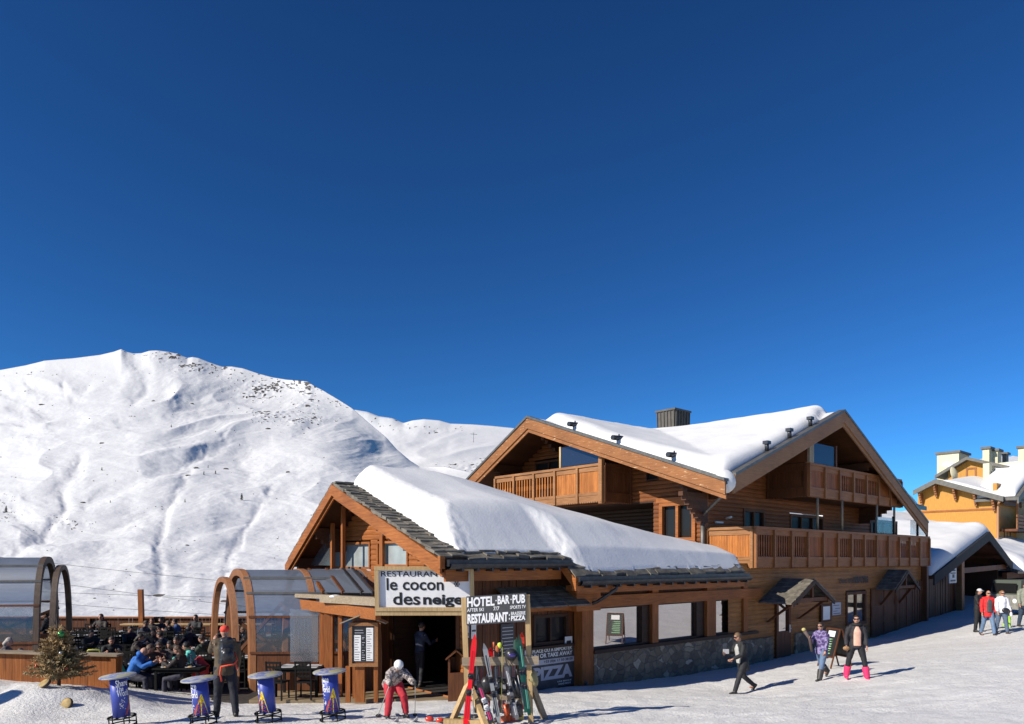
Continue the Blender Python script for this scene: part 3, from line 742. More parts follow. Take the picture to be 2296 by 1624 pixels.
def bl(nt, b):
    c = coords(nt, (1.0,1.0,1.25)); v = N(nt, 'ShaderNodeTexVoronoi', feature='DISTANCE_TO_EDGE'); v.inputs['Scale'].default_value = 3.3; v.inputs['Randomness'].default_value = .85
    v2 = N(nt, 'ShaderNodeTexVoronoi'); v2.inputs['Scale'].default_value = 3.3; v2.inputs['Randomness'].default_value = .85
    wn = N(nt, 'ShaderNodeTexNoise'); wn.inputs['Scale'].default_value = 3; nt.links.new(c, wn.inputs['Vector'])
    ad = N(nt, 'ShaderNodeVectorMath', operation='MULTIPLY_ADD'); ad.inputs[1].default_value = (.18,.18,.18); nt.links.new(wn.outputs['Color'], ad.inputs[0]); nt.links.new(c, ad.inputs[2])
    nt.links.new(ad.outputs[0], v.inputs['Vector']); nt.links.new(ad.outputs[0], v2.inputs['Vector'])
    sp_ = N(nt, 'ShaderNodeSeparateColor'); nt.links.new(v2.outputs['Color'], sp_.inputs[0])
    st = ramp(nt, sp_.outputs[0], [(0, (.13,.10,.07)), (.5, (.21,.17,.115)), (.85, (.27,.22,.155)), (1, (.50,.43,.32))])
    st = mixc(nt, .5, st, ramp(nt, noise_tex(nt, c, 9, 6), [(.3, (.55,.55,.55)), (.7, (1.3,1.3,1.3))]), 'MULTIPLY')
    e = ramp(nt, v.outputs['Distance'], [(0, (0,0,0)), (.05, (1,1,1))])
    nt.links.new(mixc(nt, e, (.13,.12,.11), st), b.inputs['Base Color']); bump(nt, b, e, .8, .03)
M_stone = mat('rubble_stone', (.2,.19,.17), .85, build=bl)
mb.build('stone_wall', M_stone, REST)
# interior, its shade put into near-black wall and floor colours
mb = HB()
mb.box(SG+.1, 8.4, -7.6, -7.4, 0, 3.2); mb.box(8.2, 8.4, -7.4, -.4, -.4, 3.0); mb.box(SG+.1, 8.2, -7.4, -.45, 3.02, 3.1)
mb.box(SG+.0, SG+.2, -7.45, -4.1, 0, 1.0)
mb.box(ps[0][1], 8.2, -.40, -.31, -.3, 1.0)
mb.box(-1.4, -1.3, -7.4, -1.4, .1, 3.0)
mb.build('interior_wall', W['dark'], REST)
M_mat = noisy('shade_dark_floor', (.018,.015,.013), .9, 12, .3, .3)  # floor coloured near-black to carry the entrance shade
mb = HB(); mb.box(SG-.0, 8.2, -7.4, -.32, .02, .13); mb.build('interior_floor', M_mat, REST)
mb = HB(); mb.box(SG-.04, SG+.04, -3.55, -3.40, .1, 2.62); mb.box(SG-.04, SG+.04, -.45, -.30, .1, 2.62); mb.box(SG-.05, SG+.03, -3.40, -.45, 2.5, 2.62)
mb.box(SG+.25, SG+1.25, -.62, -.55, .13, 2.3); mb.box(SG-.3, SG+.0, -4.45, -3.56, .1, 2.5)
mb.build('entrance_frame', W['brown'], REST)
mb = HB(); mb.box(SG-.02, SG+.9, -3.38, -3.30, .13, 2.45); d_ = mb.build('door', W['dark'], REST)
mb = HB(); mb.tube([(SG+.75,-3.28,1.05),(SG+.75,-3.2,1.05),(SG+.63,-3.2,1.05)], .012, 6); mb.build('handle', M_zinc2, d_)

# snow lying on the restaurant roof
def snow_sheet(name, label, region, base, thick, M_, ns, nt_, F=H, group=None):
    """closed heightfield: region(u,v)->(s,t) numpy, base z and thickness above it"""
    u = np.linspace(0, 1, ns); v = np.linspace(0, 1, nt_); Uu, Vv = np.meshgrid(u, v)
    S, T = region(Uu, Vv); B = base(S, T); TH = thick(S, T, Uu, Vv)
    Z = B + .015 + np.maximum(TH, 0)
    # rim closed down onto the roof
    def ring(A, Zb): 
        return A
    S2 = np.pad(S, 1, mode='edge'); T2 = np.pad(T, 1, mode='edge'); Z2 = np.pad(Z, 1, mode='edge'); B2 = np.pad(B, 1, mode='edge') + .012
    Z2[0,:] = B2[0,:]; Z2[-1,:] = B2[-1,:]; Z2[:,0] = B2[:,0]; Z2[:,-1] = B2[:,-1]
    o = np_grid_object(name, S2, -T2, Z2, M_)
    o.matrix_basis = F.M.copy()
    props(o, label, 'snow', group)
    return o
vz = np.vectorize(zroof)
def sm(x): x = np.clip(x, 0, 1); return x*x*(3-2*x)
def quarter(x): x = np.clip(x, 0, 1); return np.sqrt(np.maximum(0, 1-(1-x)**2))
SE = np.vectorize(s_end)
def regA(U_, V_):
    T = -7.2 + V_*(.78+7.2)
    s0 = SR0 + .62 + .05*fbm(T*2.2, T*0+1, 3, 5)
    S = s0 + U_*(SE(T)-.06-s0); return S, T
def thA(S, T, U_, V_):
    tE = np.where(S < SV+.55, .18, .72) + .03*fbm(S*2, S*0, 3, 8)
    k = sm((S-(SV-.25))/.85); tE = .16*(1-k) + .74*k + .012*fbm(S*1.5, S*0, 3, 8)
    lw = .70 + .12*fbm(T*1.2, T*0, 2, 12)
    left = (S-(SR0+.6))/lw
    # second face where the eave steps out: nearer the eave it lies further right
    crest = (tE-T)/1.35
    full = .63 + .08*fbm(S*.35, T*.35, 3, 4) + .16*np.exp(-((S+1.8)/2.0)**2)*sm((T+6)/2)*sm((-T)/1.5)
    full = full*(1 - .50*sm((S-2.5)/5.0)) + .15*np.exp(-((tE-1.25-T)/1.3)**2)*sm((5-S)/4)
    def smin(a, b, r): h_ = np.clip(.5+.5*(b-a)/r, 0, 1); return b*(1-h_)+a*h_ - r*h_*(1-h_)
    f_ = np.clip(.10 + .92*crest, 0, 3); l_ = np.clip(.05+1.0*left**.8 if False else .05+1.05*np.clip(left, 0, 9)**.75, 0, 3)
    h = full*np.clip(smin(smin(f_, l_, .16), np.ones_like(f_), .22), 0, 1.0)
    rough = np.clip(1.25-left, 0, 1)*np.clip(left*5, 0, 1)
    h = h + rough*(.045*fbm(S*7, T*7, 3, 15) + .05*np.maximum(0, fbm(S*4, T*4, 2, 16)))
    st = np.exp(-((S-(SV+.2))/.35)**2)*sm((T+1.3)/.8)
    h = h + st*.035*fbm(S*7, T*7, 3, 25)
    h = h*quarter((T+7.25)/.8)
    h = h*(.35+.65*quarter((SE(T)-S)/.7))
    return np.where(T > tE, 0, h) + .012*fbm(S*.9,T*.9,3,19)
o = snow_sheet('roof_snow', 'deep rounded snow cover on the slate roof of the restaurant', regA, vz, thA, M_snow_roof, 300, 190)
# sink the part beyond the eave edge under the slates
me = o.data; n_ = len(me.vertices); co = np.empty(n_*3); me.vertices.foreach_get('co', co); co = co.reshape(-1,3)
tt = -co[:,1]; ss = co[:,0]; kk = sm((ss-(SV-.25))/.85); te = .16*(1-kk)+.74*kk
over = tt > te+.04
co[over,1] = -(te[over]+.03); co[over,2] = np.array([zroof(a,b)-.02 for a,b in zip(ss[over], te[over])])
me.vertices.foreach_set('co', co.ravel()); me.update()

# ---------------------------------------------------------------- signs of the restaurant
M_ink = M('black_lettering', (.012,.012,.012), .5); M_cream = noisy('sign_board_white', (.80,.79,.77), .5, 4, .04, .05)
M_sgrey = noisy('dark_grey_board', (.055,.056,.06), .55, 8, .25, .1); M_ltr = M('white_lettering', (.82,.82,.82), .5); M_ltr2 = M('grey_lettering', (.50,.50,.56), .5)
YS = 17.35
def quad(mb, o, r, u): o, r, u = Vector(o), Vector(r), Vector(u); mb.poly([o, o+r, o+r+u, o+u])
sg_o = at(846, 1366, YS); rt = at(1059, 1366, YS+.25) - sg_o; up = Vector((-.02, 0, .97)); nrm = rt.cross(up).normalized()
SGN = thing('restaurant_sign', 'large white sign reading le cocon des neiges above the entrance', 'sign', Matrix.Translation(sg_o))
mb = MB(); mb.hexa([sg_o-nrm*.05, sg_o+rt-nrm*.05, sg_o+rt, sg_o], [sg_o+up-nrm*.05, sg_o+rt+up-nrm*.05, sg_o+rt+up, sg_o+up]); mb.build('sign_board', M_cream, SGN)
mb = MB(); a = rt.normalized(); b = up.normalized(); c = sg_o + nrm*.02
for (p, q) in ((c-a*.05, c+rt+a*.05), (c+up-a*.05, c+up+rt+a*.05)): mb.beam(p, q, .1, .09)
for p in (c-a*.0, c+rt): mb.beam(p+b*.045, p+up-b*.045, .10, .092, up=nrm)
mb.beam(c-a*.05-b*.09, c+rt+a*.05-b*.09, .06, .12)
mb.build('sign_frame', W['pale'], SGN)
mb = MB(); f = nrm*.004
def T_(s, x, y, w_, h_, bold=.02): put_text(mb, s, sg_o + rt*x + up*y + f, rt*w_, up*h_, .004, bold)
T_('RESTAURANT', .045, .80, .66, .13, .008); T_('le cocon', .10, .46, .60, .30, .018); T_('des', .165, .10, .285, .31, .02); T_('neiges', .48, .03, .50, .33, .034)
def flake(mb, c, r):
    for k in range(3):
        d = (a*math.cos(k*PI/3) + b*math.sin(k*PI/3)); p, q = c-d*r, c+d*r; s_ = d.cross(nrm)*r*.10
        mb.poly([p-s_, q-s_, q+s_, p+s_])
        for e, sg2 in ((p,1),(q,-1)):
            for an in (-1, 1):
                x = e + d*sg2*r*.45; y = x - d*sg2*r*.32 + d.cross(nrm)*an*r*.3; s2 = (y-x).cross(nrm).normalized()*r*.08
                mb.poly([x-s2, y-s2, y+s2, x+s2])
for (x, y, r_) in ((.795,.86,.07),(.92,.85,.10),(.84,.62,.075)): flake(mb, sg_o+rt*x+up*y+f*2, r_)
mb.build('lettering', M_ink, SGN, fix=False)
# black pizza banner on the board wall
TB = TW + .05
bq = [H.on_t(1172,1456,TB), H.on_t(1296,1440,TB), H.on_t(1296,1533,TB), H.on_t(1172,1552,TB)]
s0b, s1b = bq[0][0], bq[1][0]; z1b = bq[0][1]; z0b = bq[3][1]; 
z1b = (bq[0][1]+bq[1][1])/2; z0b = (bq[2][1]+bq[3][1])/2
PB = thing('pizza_banner', 'black banner reading eat in or take away pizza under the wall window', 'banner', Matrix.Translation(H.P(s0b, TB, z0b)))
mb = HB(); mb.box(s0b, s1b, TB-.02, TB+.02, z0b, z1b); mb.build('banner_cloth', M_sgrey, PB)
def HT(mb, s, a0, a1, t, z0, z1, bold=.03): put_text(mb, s, H.P(a0, t, z0), H.P(a1, t, z0)-H.P(a0, t, z0), Vector((0,0,z1-z0)), .006, bold)
Wd, Hh = s1b-s0b, z1b-z0b
def PBt(s, x0, x1, y0, y1, bold=.03): HT(mb, s, s0b+Wd*x0, s0b+Wd*x1, TB+.02, z0b+Hh*y0, z0b+Hh*y1, bold)
mb = MB(); PBt('SUR PLACE OU A EMPORTER', .02, .87, .86, .95); PBt('EAT IN OR TAKE AWAY', .02, .88, .735, .835)
PBt('UNE BRIQUE', .60, .86, .10, .14, .02); PBt('HAND MADE', .62, .85, .04, .08, .02)
mb.build('lettering', M_ltr, PB, fix=False)
mb = HB(); mb.box(s0b+Wd*.02, s0b+Wd*.99, TB+.02, TB+.026, z0b+Hh*.57, z0b+Hh*.69); mb.build('number_strip', M_ltr2, PB)
mb = MB(); HT(mb, '+33 (0)6 17 50 38 09', s0b+Wd*.35, s0b+Wd*.88, TB+.028, z0b+Hh*.59, z0b+Hh*.67, .02); mb.build('number_lettering', M_ink, PB, fix=False)
mb = MB(); PBt('PIZZA', .17, .88, .20, .52, .05); mb.build('large_lettering', M_ltr2, PB, fix=False)
# slate menu panel on the wall and small notices
def panel_t(name, label, cat, U0, V0, U1, V1, t, mt, th=.03, lines=None, lm=None, group=None, F=H):
    r_ = rect(F.on_t(U0, V0, t), F.on_t(U1, V1, t)); mb = FB(F); mb.box(r_[0], r_[1], t, t+th, r_[2], r_[3])
    p0 = F.P(r_[0], t, r_[2]); 
    if not lines:
        return props(mb.build(name, mt, M=frame_at(*p0, R(F.deg))), label, cat, group)
    th_ = thing(name, label, cat, frame_at(*p0, R(F.deg)), group); mb.build('board', mt, th_); mb = FB(F)
    for (x0, x1, y0, y1) in lines: mb.box(r_[0]+(r_[1]-r_[0])*x0, r_[0]+(r_[1]-r_[0])*x1, t+th, t+th+.004, r_[2]+(r_[3]-r_[2])*y0, r_[2]+(r_[3]-r_[2])*y1)
    mb.build('printed_lines', lm or M_ink, th_); return th_
panel_t('menu_slate', 'grey menu slate with lines of writing on the board wall behind the ski rack', 'menu board', 1122, 1400, 1152, 1475, TW+.03, M_sgrey, .02, [(.1,.9,.08+.1*k,.10+.1*k) for k in range(9)], M_ltr2)
panel_t('notice', 'small white notice beside the wall window above the pizza banner', 'notice', 1266, 1428, 1282, 1449, TW+.06, M_white, .02, [(.2,.8,.3,.6)], M_ink)
panel_t('notice', 'left one of two posters on the wall inside the entrance', 'poster', 1040, 1393, 1051, 1430, TW+.03, M_ltr2, .015, [(.1,.9,.1,.3),(.1,.9,.7,.9)], M_sgrey)
panel_t('notice', 'right one of two posters on the wall inside the entrance', 'poster', 1056, 1393, 1067, 1432, TW+.03, M_white, .015, [(.1,.9,.4,.5)], M_sgrey)

# small monopitch slate canopy in the shade behind the ski rack sign
mb = HB()
for r_ in range(5):
    for k in range(9):
        s = -3.3+k*.3+random.uniform(-.03,.03); mb.hexa([(s,-.3+.16*r_,2.86-.09*r_),(s+.29,-.3+.16*r_,2.86-.09*r_),(s+.29,-.05+.16*r_,2.73-.09*r_),(s,-.05+.16*r_,2.73-.09*r_)], [(s,-.3+.16*r_,2.9-.09*r_),(s+.29,-.3+.16*r_,2.9-.09*r_),(s+.29,-.05+.16*r_,2.77-.09*r_),(s,-.05+.16*r_,2.77-.09*r_)])
mb.build('canopy', M_slate, REST)
# ================================================================== the hotel chalet
HOT = thing('hotel', 'big timber chalet hotel with two bargeboard gables, balconies and thick roof snow', 'hotel', H.M @ Matrix.Translation((8.49, 0, 0)))
SL, TN = 8.49, -1.8                              # left facade and upper front facade
SB, TBg = 6.4, .4                                # planes of the two gables' bargeboards
def hotA(t): return 9.93 - .363*(t+9.46) if t > -9.46 else 9.93 + .56*(t+9.46)
def hotB(s): return 9.93 - .395*(15.4-s) if s < 15.4 else 9.93 - .457*(s-15.4)
def zh(s, t): return max(hotA(t), hotB(s))
SX = 25.0
Aa = np.vectorize(hotA); Bb = np.vectorize(hotB)
TBK = -16.5
# roof slab as heightfield, with underside
ss = np.unique(np.concatenate([np.linspace(SB, SX, 60), [15.4]])); tt = np.unique(np.concatenate([np.linspace(TBK, TBg, 54), [-9.46]]))
mb = HB()
top = [[mb.pt((s,t,zh(s,t))) for s in ss] for t in tt]; bot = [[mb.pt((s,t,zh(s,t)-.2)) for s in ss] for t in tt]
for i in range(len(tt)-1):
    for k in range(len(ss)-1):
        mb.cur = 0; mb.face((top[i][k],top[i][k+1],top[i+1][k+1],top[i+1][k])); mb.cur = 1; mb.face((bot[i][k],bot[i+1][k],bot[i+1][k+1],bot[i][k+1]))
mb.cur = 0
for i in range(len(tt)-1): mb.face((top[i][0],top[i+1][0],bot[i+1][0],bot[i][0])); mb.face((top[i][-1],bot[i][-1],bot[i+1][-1],top[i+1][-1]))
for k in range(len(ss)-1): mb.face((top[0][k],bot[0][k],bot[0][k+1],top[0][k+1])); mb.face((top[-1][k],top[-1][k+1],bot[-1][k+1],bot[-1][k]))
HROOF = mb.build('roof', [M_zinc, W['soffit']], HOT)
# bargeboards
pl = [(TBg+.02, hotA(TBg)), (-9.46, 9.93), (TBK, hotA(TBK))]
mb = HB(); profile_board(mb, 's', SB-.07, pl, .50, .07, .0); profile_board(mb, 's', SB-.01, pl, .16, .06, .50); mb.build('bargeboard', W['barge'], HOT)
pn = [(SB-.02, hotB(SB)), (15.4, 9.93), (SX, hotB(SX))]
pn[0] = (SB+.5, hotB(SB+.5))
mb = HB(); profile_board(mb, 't', TBg, pn, .50, .07, .0); profile_board(mb, 't', TBg-.04, pn, .16, .06, .50); mb.build('bargeboard', W['barge_n'], HOT)
# zinc edge cappings along both gables
mb = HB(); profile_board(mb, 's', SB-.12, pl, .10, .30, -.06); profile_board(mb, 't', TBg-.2, pn, .10, .30, -.06); mb.build('verge_capping', M_zinc2, HROOF)
# small snow guards/vents on the verges
for k, t in enumerate((-7.15, -4.75, -2.1)):
    mb = HB(); z = hotA(t)+.12; mb.tube([(SB+.15,t,z+.12),(SB+.75,t-.02,z+.16)], .10, 8); mb.tube([(SB+.55,t,z),(SB+.55,t,z+.3)], .03, 6); mb.build('snow_guard', M_zinc, HROOF)
for k, s in enumerate((9.5, 11.2, 12.9)):
    mb = HB(); z = hotB(s)+.10; mb.tube([(s,TBg-.2,z-.02),(s,TBg-.2,z+.30)], .08, 8); mb.box(s-.13, s+.13, TBg-.3, TBg-.1, z+.22, z+.34); mb.build('snow_guard', M_zinc, HROOF)
# chimney
mb = HB(); c0 = (18.5, -10.5)
zc0 = 9.2; zc1 = 12.0
mb.hexa([(c0[0]-.62,c0[1]-.55,zc0),(c0[0]+.62,c0[1]-.55,zc0),(c0[0]+.62,c0[1]+.55,zc0),(c0[0]-.62,c0[1]+.55,zc0)], [(c0[0]-.72,c0[1]-.62,zc1),(c0[0]+.72,c0[1]-.62,zc1),(c0[0]+.72,c0[1]+.62,zc1),(c0[0]-.72,c0[1]+.62,zc1)])
for k in range(6):
    x = c0[0]-.64+k*.256; mb.hexa([(x,c0[1]+.54,zc0),(x+.03,c0[1]+.54,zc0),(x+.03,c0[1]+.60,zc0),(x,c0[1]+.60,zc0)], [(x,c0[1]+.61,zc1-.1),(x+.03,c0[1]+.61,zc1-.1),(x+.03,c0[1]+.67,zc1-.1),(x,c0[1]+.67,zc1-.1)])
    y = c0[1]-.56+k*.224; mb.hexa([(c0[0]-.68,y,zc0),(c0[0]-.61,y,zc0),(c0[0]-.61,y+.03,zc0),(c0[0]-.68,y+.03,zc0)], [(c0[0]-.77,y,zc1-.1),(c0[0]-.70,y,zc1-.1),(c0[0]-.70,y+.03,zc1-.1),(c0[0]-.77,y+.03,zc1-.1)])
mb.box(c0[0]-.78, c0[0]+.78, c0[1]-.68, c0[1]+.68, zc1-.10, zc1)
mb.build('chimney', noisy('brown_grey_sheet', (.085,.075,.062), .6, 3, .2, .1), HOT)
# walls ------------------------------------------------------------
def span_left(z):                                 # on plane s = SL, along t
    hi = TN
    if z < 6.3: return (-13.4, hi)
    a = -9.46 + (9.70 - z)/.363; b = -9.46 - (9.70-z)/.56
    return (max(-13.4, b), min(hi, a)) if a > b else None
def span_front(z):                                # on plane t = TN, along s
    if z < 6.3: return (SL, 24.2)
    a = 15.4 - (9.70-z)/.395; b = 15.4 + (9.70-z)/.457
    return (max(SL, a), min(24.2, b)) if b > a else None
wl = rect(H.on_s(1481,1128,SL), H.on_s(1562,1214,SL))
wsm = rect(H.on_s(1450,1052,SL), H.on_s(1477,1076,SL))
wup = rect(H.on_s(1200,1052,SL), H.on_s(1262,1100,SL)); wup = (wup[0], wup[1], 6.45, 8.3)
wup2 = (-8.3, -6.9, 6.45, 8.3)
tREC = H.on_s(1466,1150,SL)[0]
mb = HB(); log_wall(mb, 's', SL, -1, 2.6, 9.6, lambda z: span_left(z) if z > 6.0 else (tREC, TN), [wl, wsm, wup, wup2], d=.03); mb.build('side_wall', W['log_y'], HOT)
mb = HB(); log_wall(mb, 's', SL+2.6, -1, 2.6, 6.0, lambda z: (-13.4, tREC), [], d=.03); mb.box(SL+.02, SL+2.6, tREC-.02, tREC+.1, 2.6, 6.0); mb.box(SL-.02, SL+2.7, -13.4, tREC, 5.96, 6.06); mb.build('recessed_wall', W['dark'], HOT)  # set back to fall into shade, which the dark colour also carries
window(HOT, HB, 's', SL-.02, -1, wl[0], wl[1], wl[2], wl[3], W['orange_y'], M_glass_dark, .16, 1, 0, .10, .10)
mb = HB(); mb.box(SL-.14, SL-.02, wl[0]-.12, wl[1]+.12, wl[3]-.02, wl[3]+.17); mb.box(SL-.2, SL-.02, wl[0]-.1, wl[1]+.1, wl[2]-.12, wl[2]-.01); mb.build('lintel', W['orange_y'], HOT)
window(HOT, HB, 's', SL, -1, *wsm, W['dark'], M_glass_dark, .05)
window(HOT, HB, 's', SL, -1, *wup, W['soffit'], M_glass_dark, .1, 1)
window(HOT, HB, 's', SL, -1, *wup2, W['orange_y'], M_glass_dark, .1, 1)
d1 = rect(H.on_t(1665,1140,TN), H.on_t(1713,1200,TN)); d2 = rect(H.on_t(1770,1152,TN), H.on_t(1845,1210,TN)); d3 = rect(H.on_t(1968,1172,TN), H.on_t(2010,1215,TN))
d1 = (d1[0],d1[1],3.75,d1[3]); d2 = (d2[0],d2[1],3.75,d2[3]); d3 = (d3[0]-1.0,d3[1],3.75,5.75)
u1 = (14.4, 16.6, 6.5, 8.55); u2 = (17.6, 19.2, 6.5, 8.2)
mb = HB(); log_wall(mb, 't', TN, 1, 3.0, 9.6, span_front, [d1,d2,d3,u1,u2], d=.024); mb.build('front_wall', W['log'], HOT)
for r_, m_ in ((d1,1),(d2,2),(d3,1),(u1,1),(u2,0)): window(HOT, HB, 't', TN, 1, *r_, W['brown'], M_glass_dark, .12, m_, 0, .06, .05)
# corner logs at the joint of the facades
mb = HB(); mb.box(SL-.10, SL+.08, TN-.08, TN+.10, 3.0, 6.3); mb.build('corner_post', W['orange_z'], HOT)
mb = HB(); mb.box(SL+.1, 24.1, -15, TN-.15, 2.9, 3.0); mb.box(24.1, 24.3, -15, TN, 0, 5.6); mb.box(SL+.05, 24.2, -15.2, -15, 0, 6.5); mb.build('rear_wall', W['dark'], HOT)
# purlins under the gables
for t in (-9.46, -5.7, -2.0, -12.2):
    mb = HB(); z = hotA(t)-.24; mb.box(SB+.02, SL, t-.10, t+.10, z-.22, z); bracket(mb, 's', SL, -1, t, z-.22, 1.7, 6, .17, .15); mb.build('purlin', W['soffit'], HOT)
for s in (15.4, 11.9, 8.75, 18.9, 22.2):
    mb = HB(); z = hotB(s)-.24; mb.box(s-.10, s+.10, TN, TBg-.06, z-.22, z); bracket(mb, 't', TN, 1, s, z-.22, 1.8, 6, .17, .15); mb.build('purlin', W['soffit'], HOT)
# balconies ---------------------------------------------------------
BRAIL = [W['orange_x'], W['orange_y'], W['orange_z'], W['brown']]
W['bal_x'] = wood('balcony_boards', (.16,.046,.012), (.26,.080,.020), (.36,.12,.031), 'Z', board=.10)
W['bal_rail'] = wood('balcony_rail', (.17,.064,.022), (.265,.105,.036), (.36,.155,.056), 'X')
W['sun_y'] = wood('sunlit_boards', (.26,.085,.018), (.43,.150,.032), (.56,.215,.05), 'Z', board=.10)  # brighter copy of the balcony boards, sunlight put into the colour
W['sun_rail'] = wood('sunlit_rail', (.19,.085,.032), (.30,.14,.055), (.40,.20,.085), 'Y')  # rail wood for sun-facing sides, sunlight put into its colour
def balcony(plane, T, out, edges, pattern, zb, zt, floor_in, mats, name='balcony', scal=True):
    """edges: positions along the wall; pattern: 'b' boards or 's' slats per bay; skirt zb..zb+.36, panel to zt"""
    mr, mbd = mats
    mb = HB(); zs_ = zb+.36
    lo, hi = min(edges), max(edges)
    wbox(mb, plane, T, out, lo, hi, -.06, .10, zt-.10, zt); wbox(mb, plane, T, out, lo, hi, -.03, .045, zt-.30, zt-.10)
    wbox(mb, plane, T, out, lo, hi, -.04, .07, zs_-.05, zs_+.07)
    BAL = mb.build(name, mr, HOT)
    for e in edges:
        m2 = HB(); wbox(m2, plane, T, out, e-.055, e+.055, -.07, .12, zb+.02, zt-.101); m2.build('baluster_post', mr, BAL)
    m2 = HB(); wbox(m2, plane, T, out, lo, hi, -.02, .05, zb+.06, zs_-.051)
    a = lo
    while a < hi - .05:                              # scalloped lower edge
        pts = [(a, zb+.06), (a+.02, zb+.025), (a+.06, zb), (a+.10, zb+.025), (a+.12, zb+.06)]
        q = (lambda a_, o, z: (a_, T+o*out, z)) if plane == 't' else (lambda a_, o, z: (T+o*out, a_, z))
        m2.hexa([q(x, -.02, z) for x, z in pts], [q(x, .05, z) for x, z in pts]); a += .125
    m2.build('skirt_board', mr, BAL)
    es = sorted(edges)
    for k, c in enumerate(pattern):
        a0, a1 = es[k]+.055, es[k+1]-.055; m2 = HB()
        if c == 'b':
            n_ = max(3, int((a1-a0)/.11)); 
            for j in range(n_):
                x0 = a0+(a1-a0)*j/n_; x1 = a0+(a1-a0)*(j+1)/n_-.006
                wbox(m2, plane, T, out, x0, x1, -.02, random.uniform(.012,.022), zs_+.07, zt-.30)
            m2.build('board_panel', mbd, BAL)
        else:
            n_ = 7
            for j in range(n_):
                c_ = a0+(a1-a0)*(j+.5)/n_; wbox(m2, plane, T, out, c_-.032, c_+.032, -.015, .02, zs_+.07, zt-.30)
                wbox(m2, plane, T, out, c_-.045, c_+.045, -.013, .018, zs_+.42, zs_+.62)
            m2.build('slat_panel', mbd, BAL)
    return BAL
# lower front balcony
sA, sZ = 8.52, 25.6; e1 = [sA + (sZ-sA)*k/13 for k in range(14)]
B1 = balcony('t', .25, 1, e1, 'sssbbsssbbssb', 3.31, 4.84, 2, (W['bal_rail'], W['bal_x']))
mb = HB(); mb.box(sA, sZ, TN+.02, .22, 3.52, 3.70); mb.build('balcony_floor', W['soffit'], B1)
mb = HB(); mb.box(sA+.1, sZ-.1, .0, .21, 3.70, 3.76); props(mb.build('balcony_snow', M_snow_roof, M=frame_at(*H.P(sA,.2,3.7))), 'thin line of snow on the floor of the long lower balcony', 'snow')
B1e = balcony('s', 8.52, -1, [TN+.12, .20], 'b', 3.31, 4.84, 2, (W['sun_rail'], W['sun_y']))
# upper front balcony
e2 = [13.1 + 9.5*k/7 for k in range(8)]
B2 = balcony('t', .0, 1, e2, 'bbsssbb', 6.18, 7.58, 2, (W['bal_rail'], W['bal_x']))
mb = HB(); mb.box(13.1, 22.6, TN+.02, -.03, 6.25, 6.42); mb.build('balcony_floor', W['soffit'], B2)
B2e = balcony('s', 13.08, -1, [TN+.1, -.06], 'b', 6.18, 7.58, 2, (W['brown'], W['brown']))
mb = HB(); mb.box(13.02, 13.12, TN+.1, .0, 7.6, 8.65); mb.build('side_screen', W['brown'], B2e)
for k, U in enumerate((1833, 1888, 1966, 2005)):
    s = H.on_t(U, 1150, .05)[0]; mb = HB(); mb.tube([(s,.05,4.84),(s,.05,6.2)], .055, 8); mb.build('post', W['grey'], HOT)
mb = HB(); mb.box(13.05, 13.25, -.12, .10, 7.58, 8.62); mb.box(13.35, 13.5, -.1, .06, 7.58, 8.58); mb.build('corner_post', W['grey'], B2)
mb = HB(); mb.box(13.5, 15.55, -.03, -.01, 7.62, 8.45); mb.build('glass_screen', M_tint, B2)
mb = HB(); mb.box(15.55, 15.65, -.06, .04, 7.58, 8.5); mb.build('corner_post', W['brown'], B2)
for U0, U1 in ((1966,2004),(2041,2058),(2060,2079)):
    a = H.on_t(U0,1200,.22)[0]; b = H.on_t(U1,1200,.22)[0]; mb = HB(); mb.box(a+.06, b-.06, .2, .22, 4.88, 5.62); mb.build('glass_screen', M_clear, B1); mb = HB(); mb.box(b-.06, b, .16, .26, 4.84, 5.70); mb.build('screen_post', M_black, B1)
# left facade balcony
e3 = [-5.42 - 1.32*k for k in range(6)]
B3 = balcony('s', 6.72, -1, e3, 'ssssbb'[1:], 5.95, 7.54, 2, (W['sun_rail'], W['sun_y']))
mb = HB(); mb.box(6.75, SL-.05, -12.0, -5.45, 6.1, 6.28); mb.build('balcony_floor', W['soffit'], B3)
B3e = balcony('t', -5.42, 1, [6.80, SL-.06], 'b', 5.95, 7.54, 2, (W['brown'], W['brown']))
mb = HB(); mb.box(6.62, 6.80, -5.56, -5.38, 5.9, 8.25); mb.build('corner_post', W['sun_rail'], B3)
mb = HB(); mb.box(6.72, 6.75, -7.75, -5.6, 7.58, 8.42); mb.build('glass_screen', M_tint, B3)
mb = HB(); mb.box(6.70, 6.78, -7.85, -7.76, 7.5, 8.45); mb.build('corner_post', W['pale'], B3)
# downpipe at the corner
mb = HB(); mb.tube([(6.9,.1,6.25),(7.2,-.1,6.0),(SL-.25,TN+.1,5.35),(SL-.22,TN+.05,5.2),(SL-.22,TN+.05,2.9)], .06, 8); mb.build('downpipe', M_zinc2, HOT)
mb = HB(); mb.tube([(SL-.22,TN+.05,5.4),(SL-.22,TN+.05,2.7)], .085, 8); mb.build('downpipe', M_zinc2, HOT)
mb = HB(); mb.box(SL+.6, SL+1.1, TN+.05, TN+.12, 5.05, 5.12); mb.tube([(SL+1.3,TN+.1,5.25),(SL+1.3,TN+.35,5.3)], .05, 6); mb.build('wall_lamp', M_white, HOT)
# console of the valley corner
mb = HB(); bracket(mb, 's', SL, -1, TN+.02, 6.15, 1.6, 7, .2, .16); mb.box(SB+.6, 7.6, -.35, .25, 6.12, 6.3); mb.build('corner_console', W['soffit'], HOT)
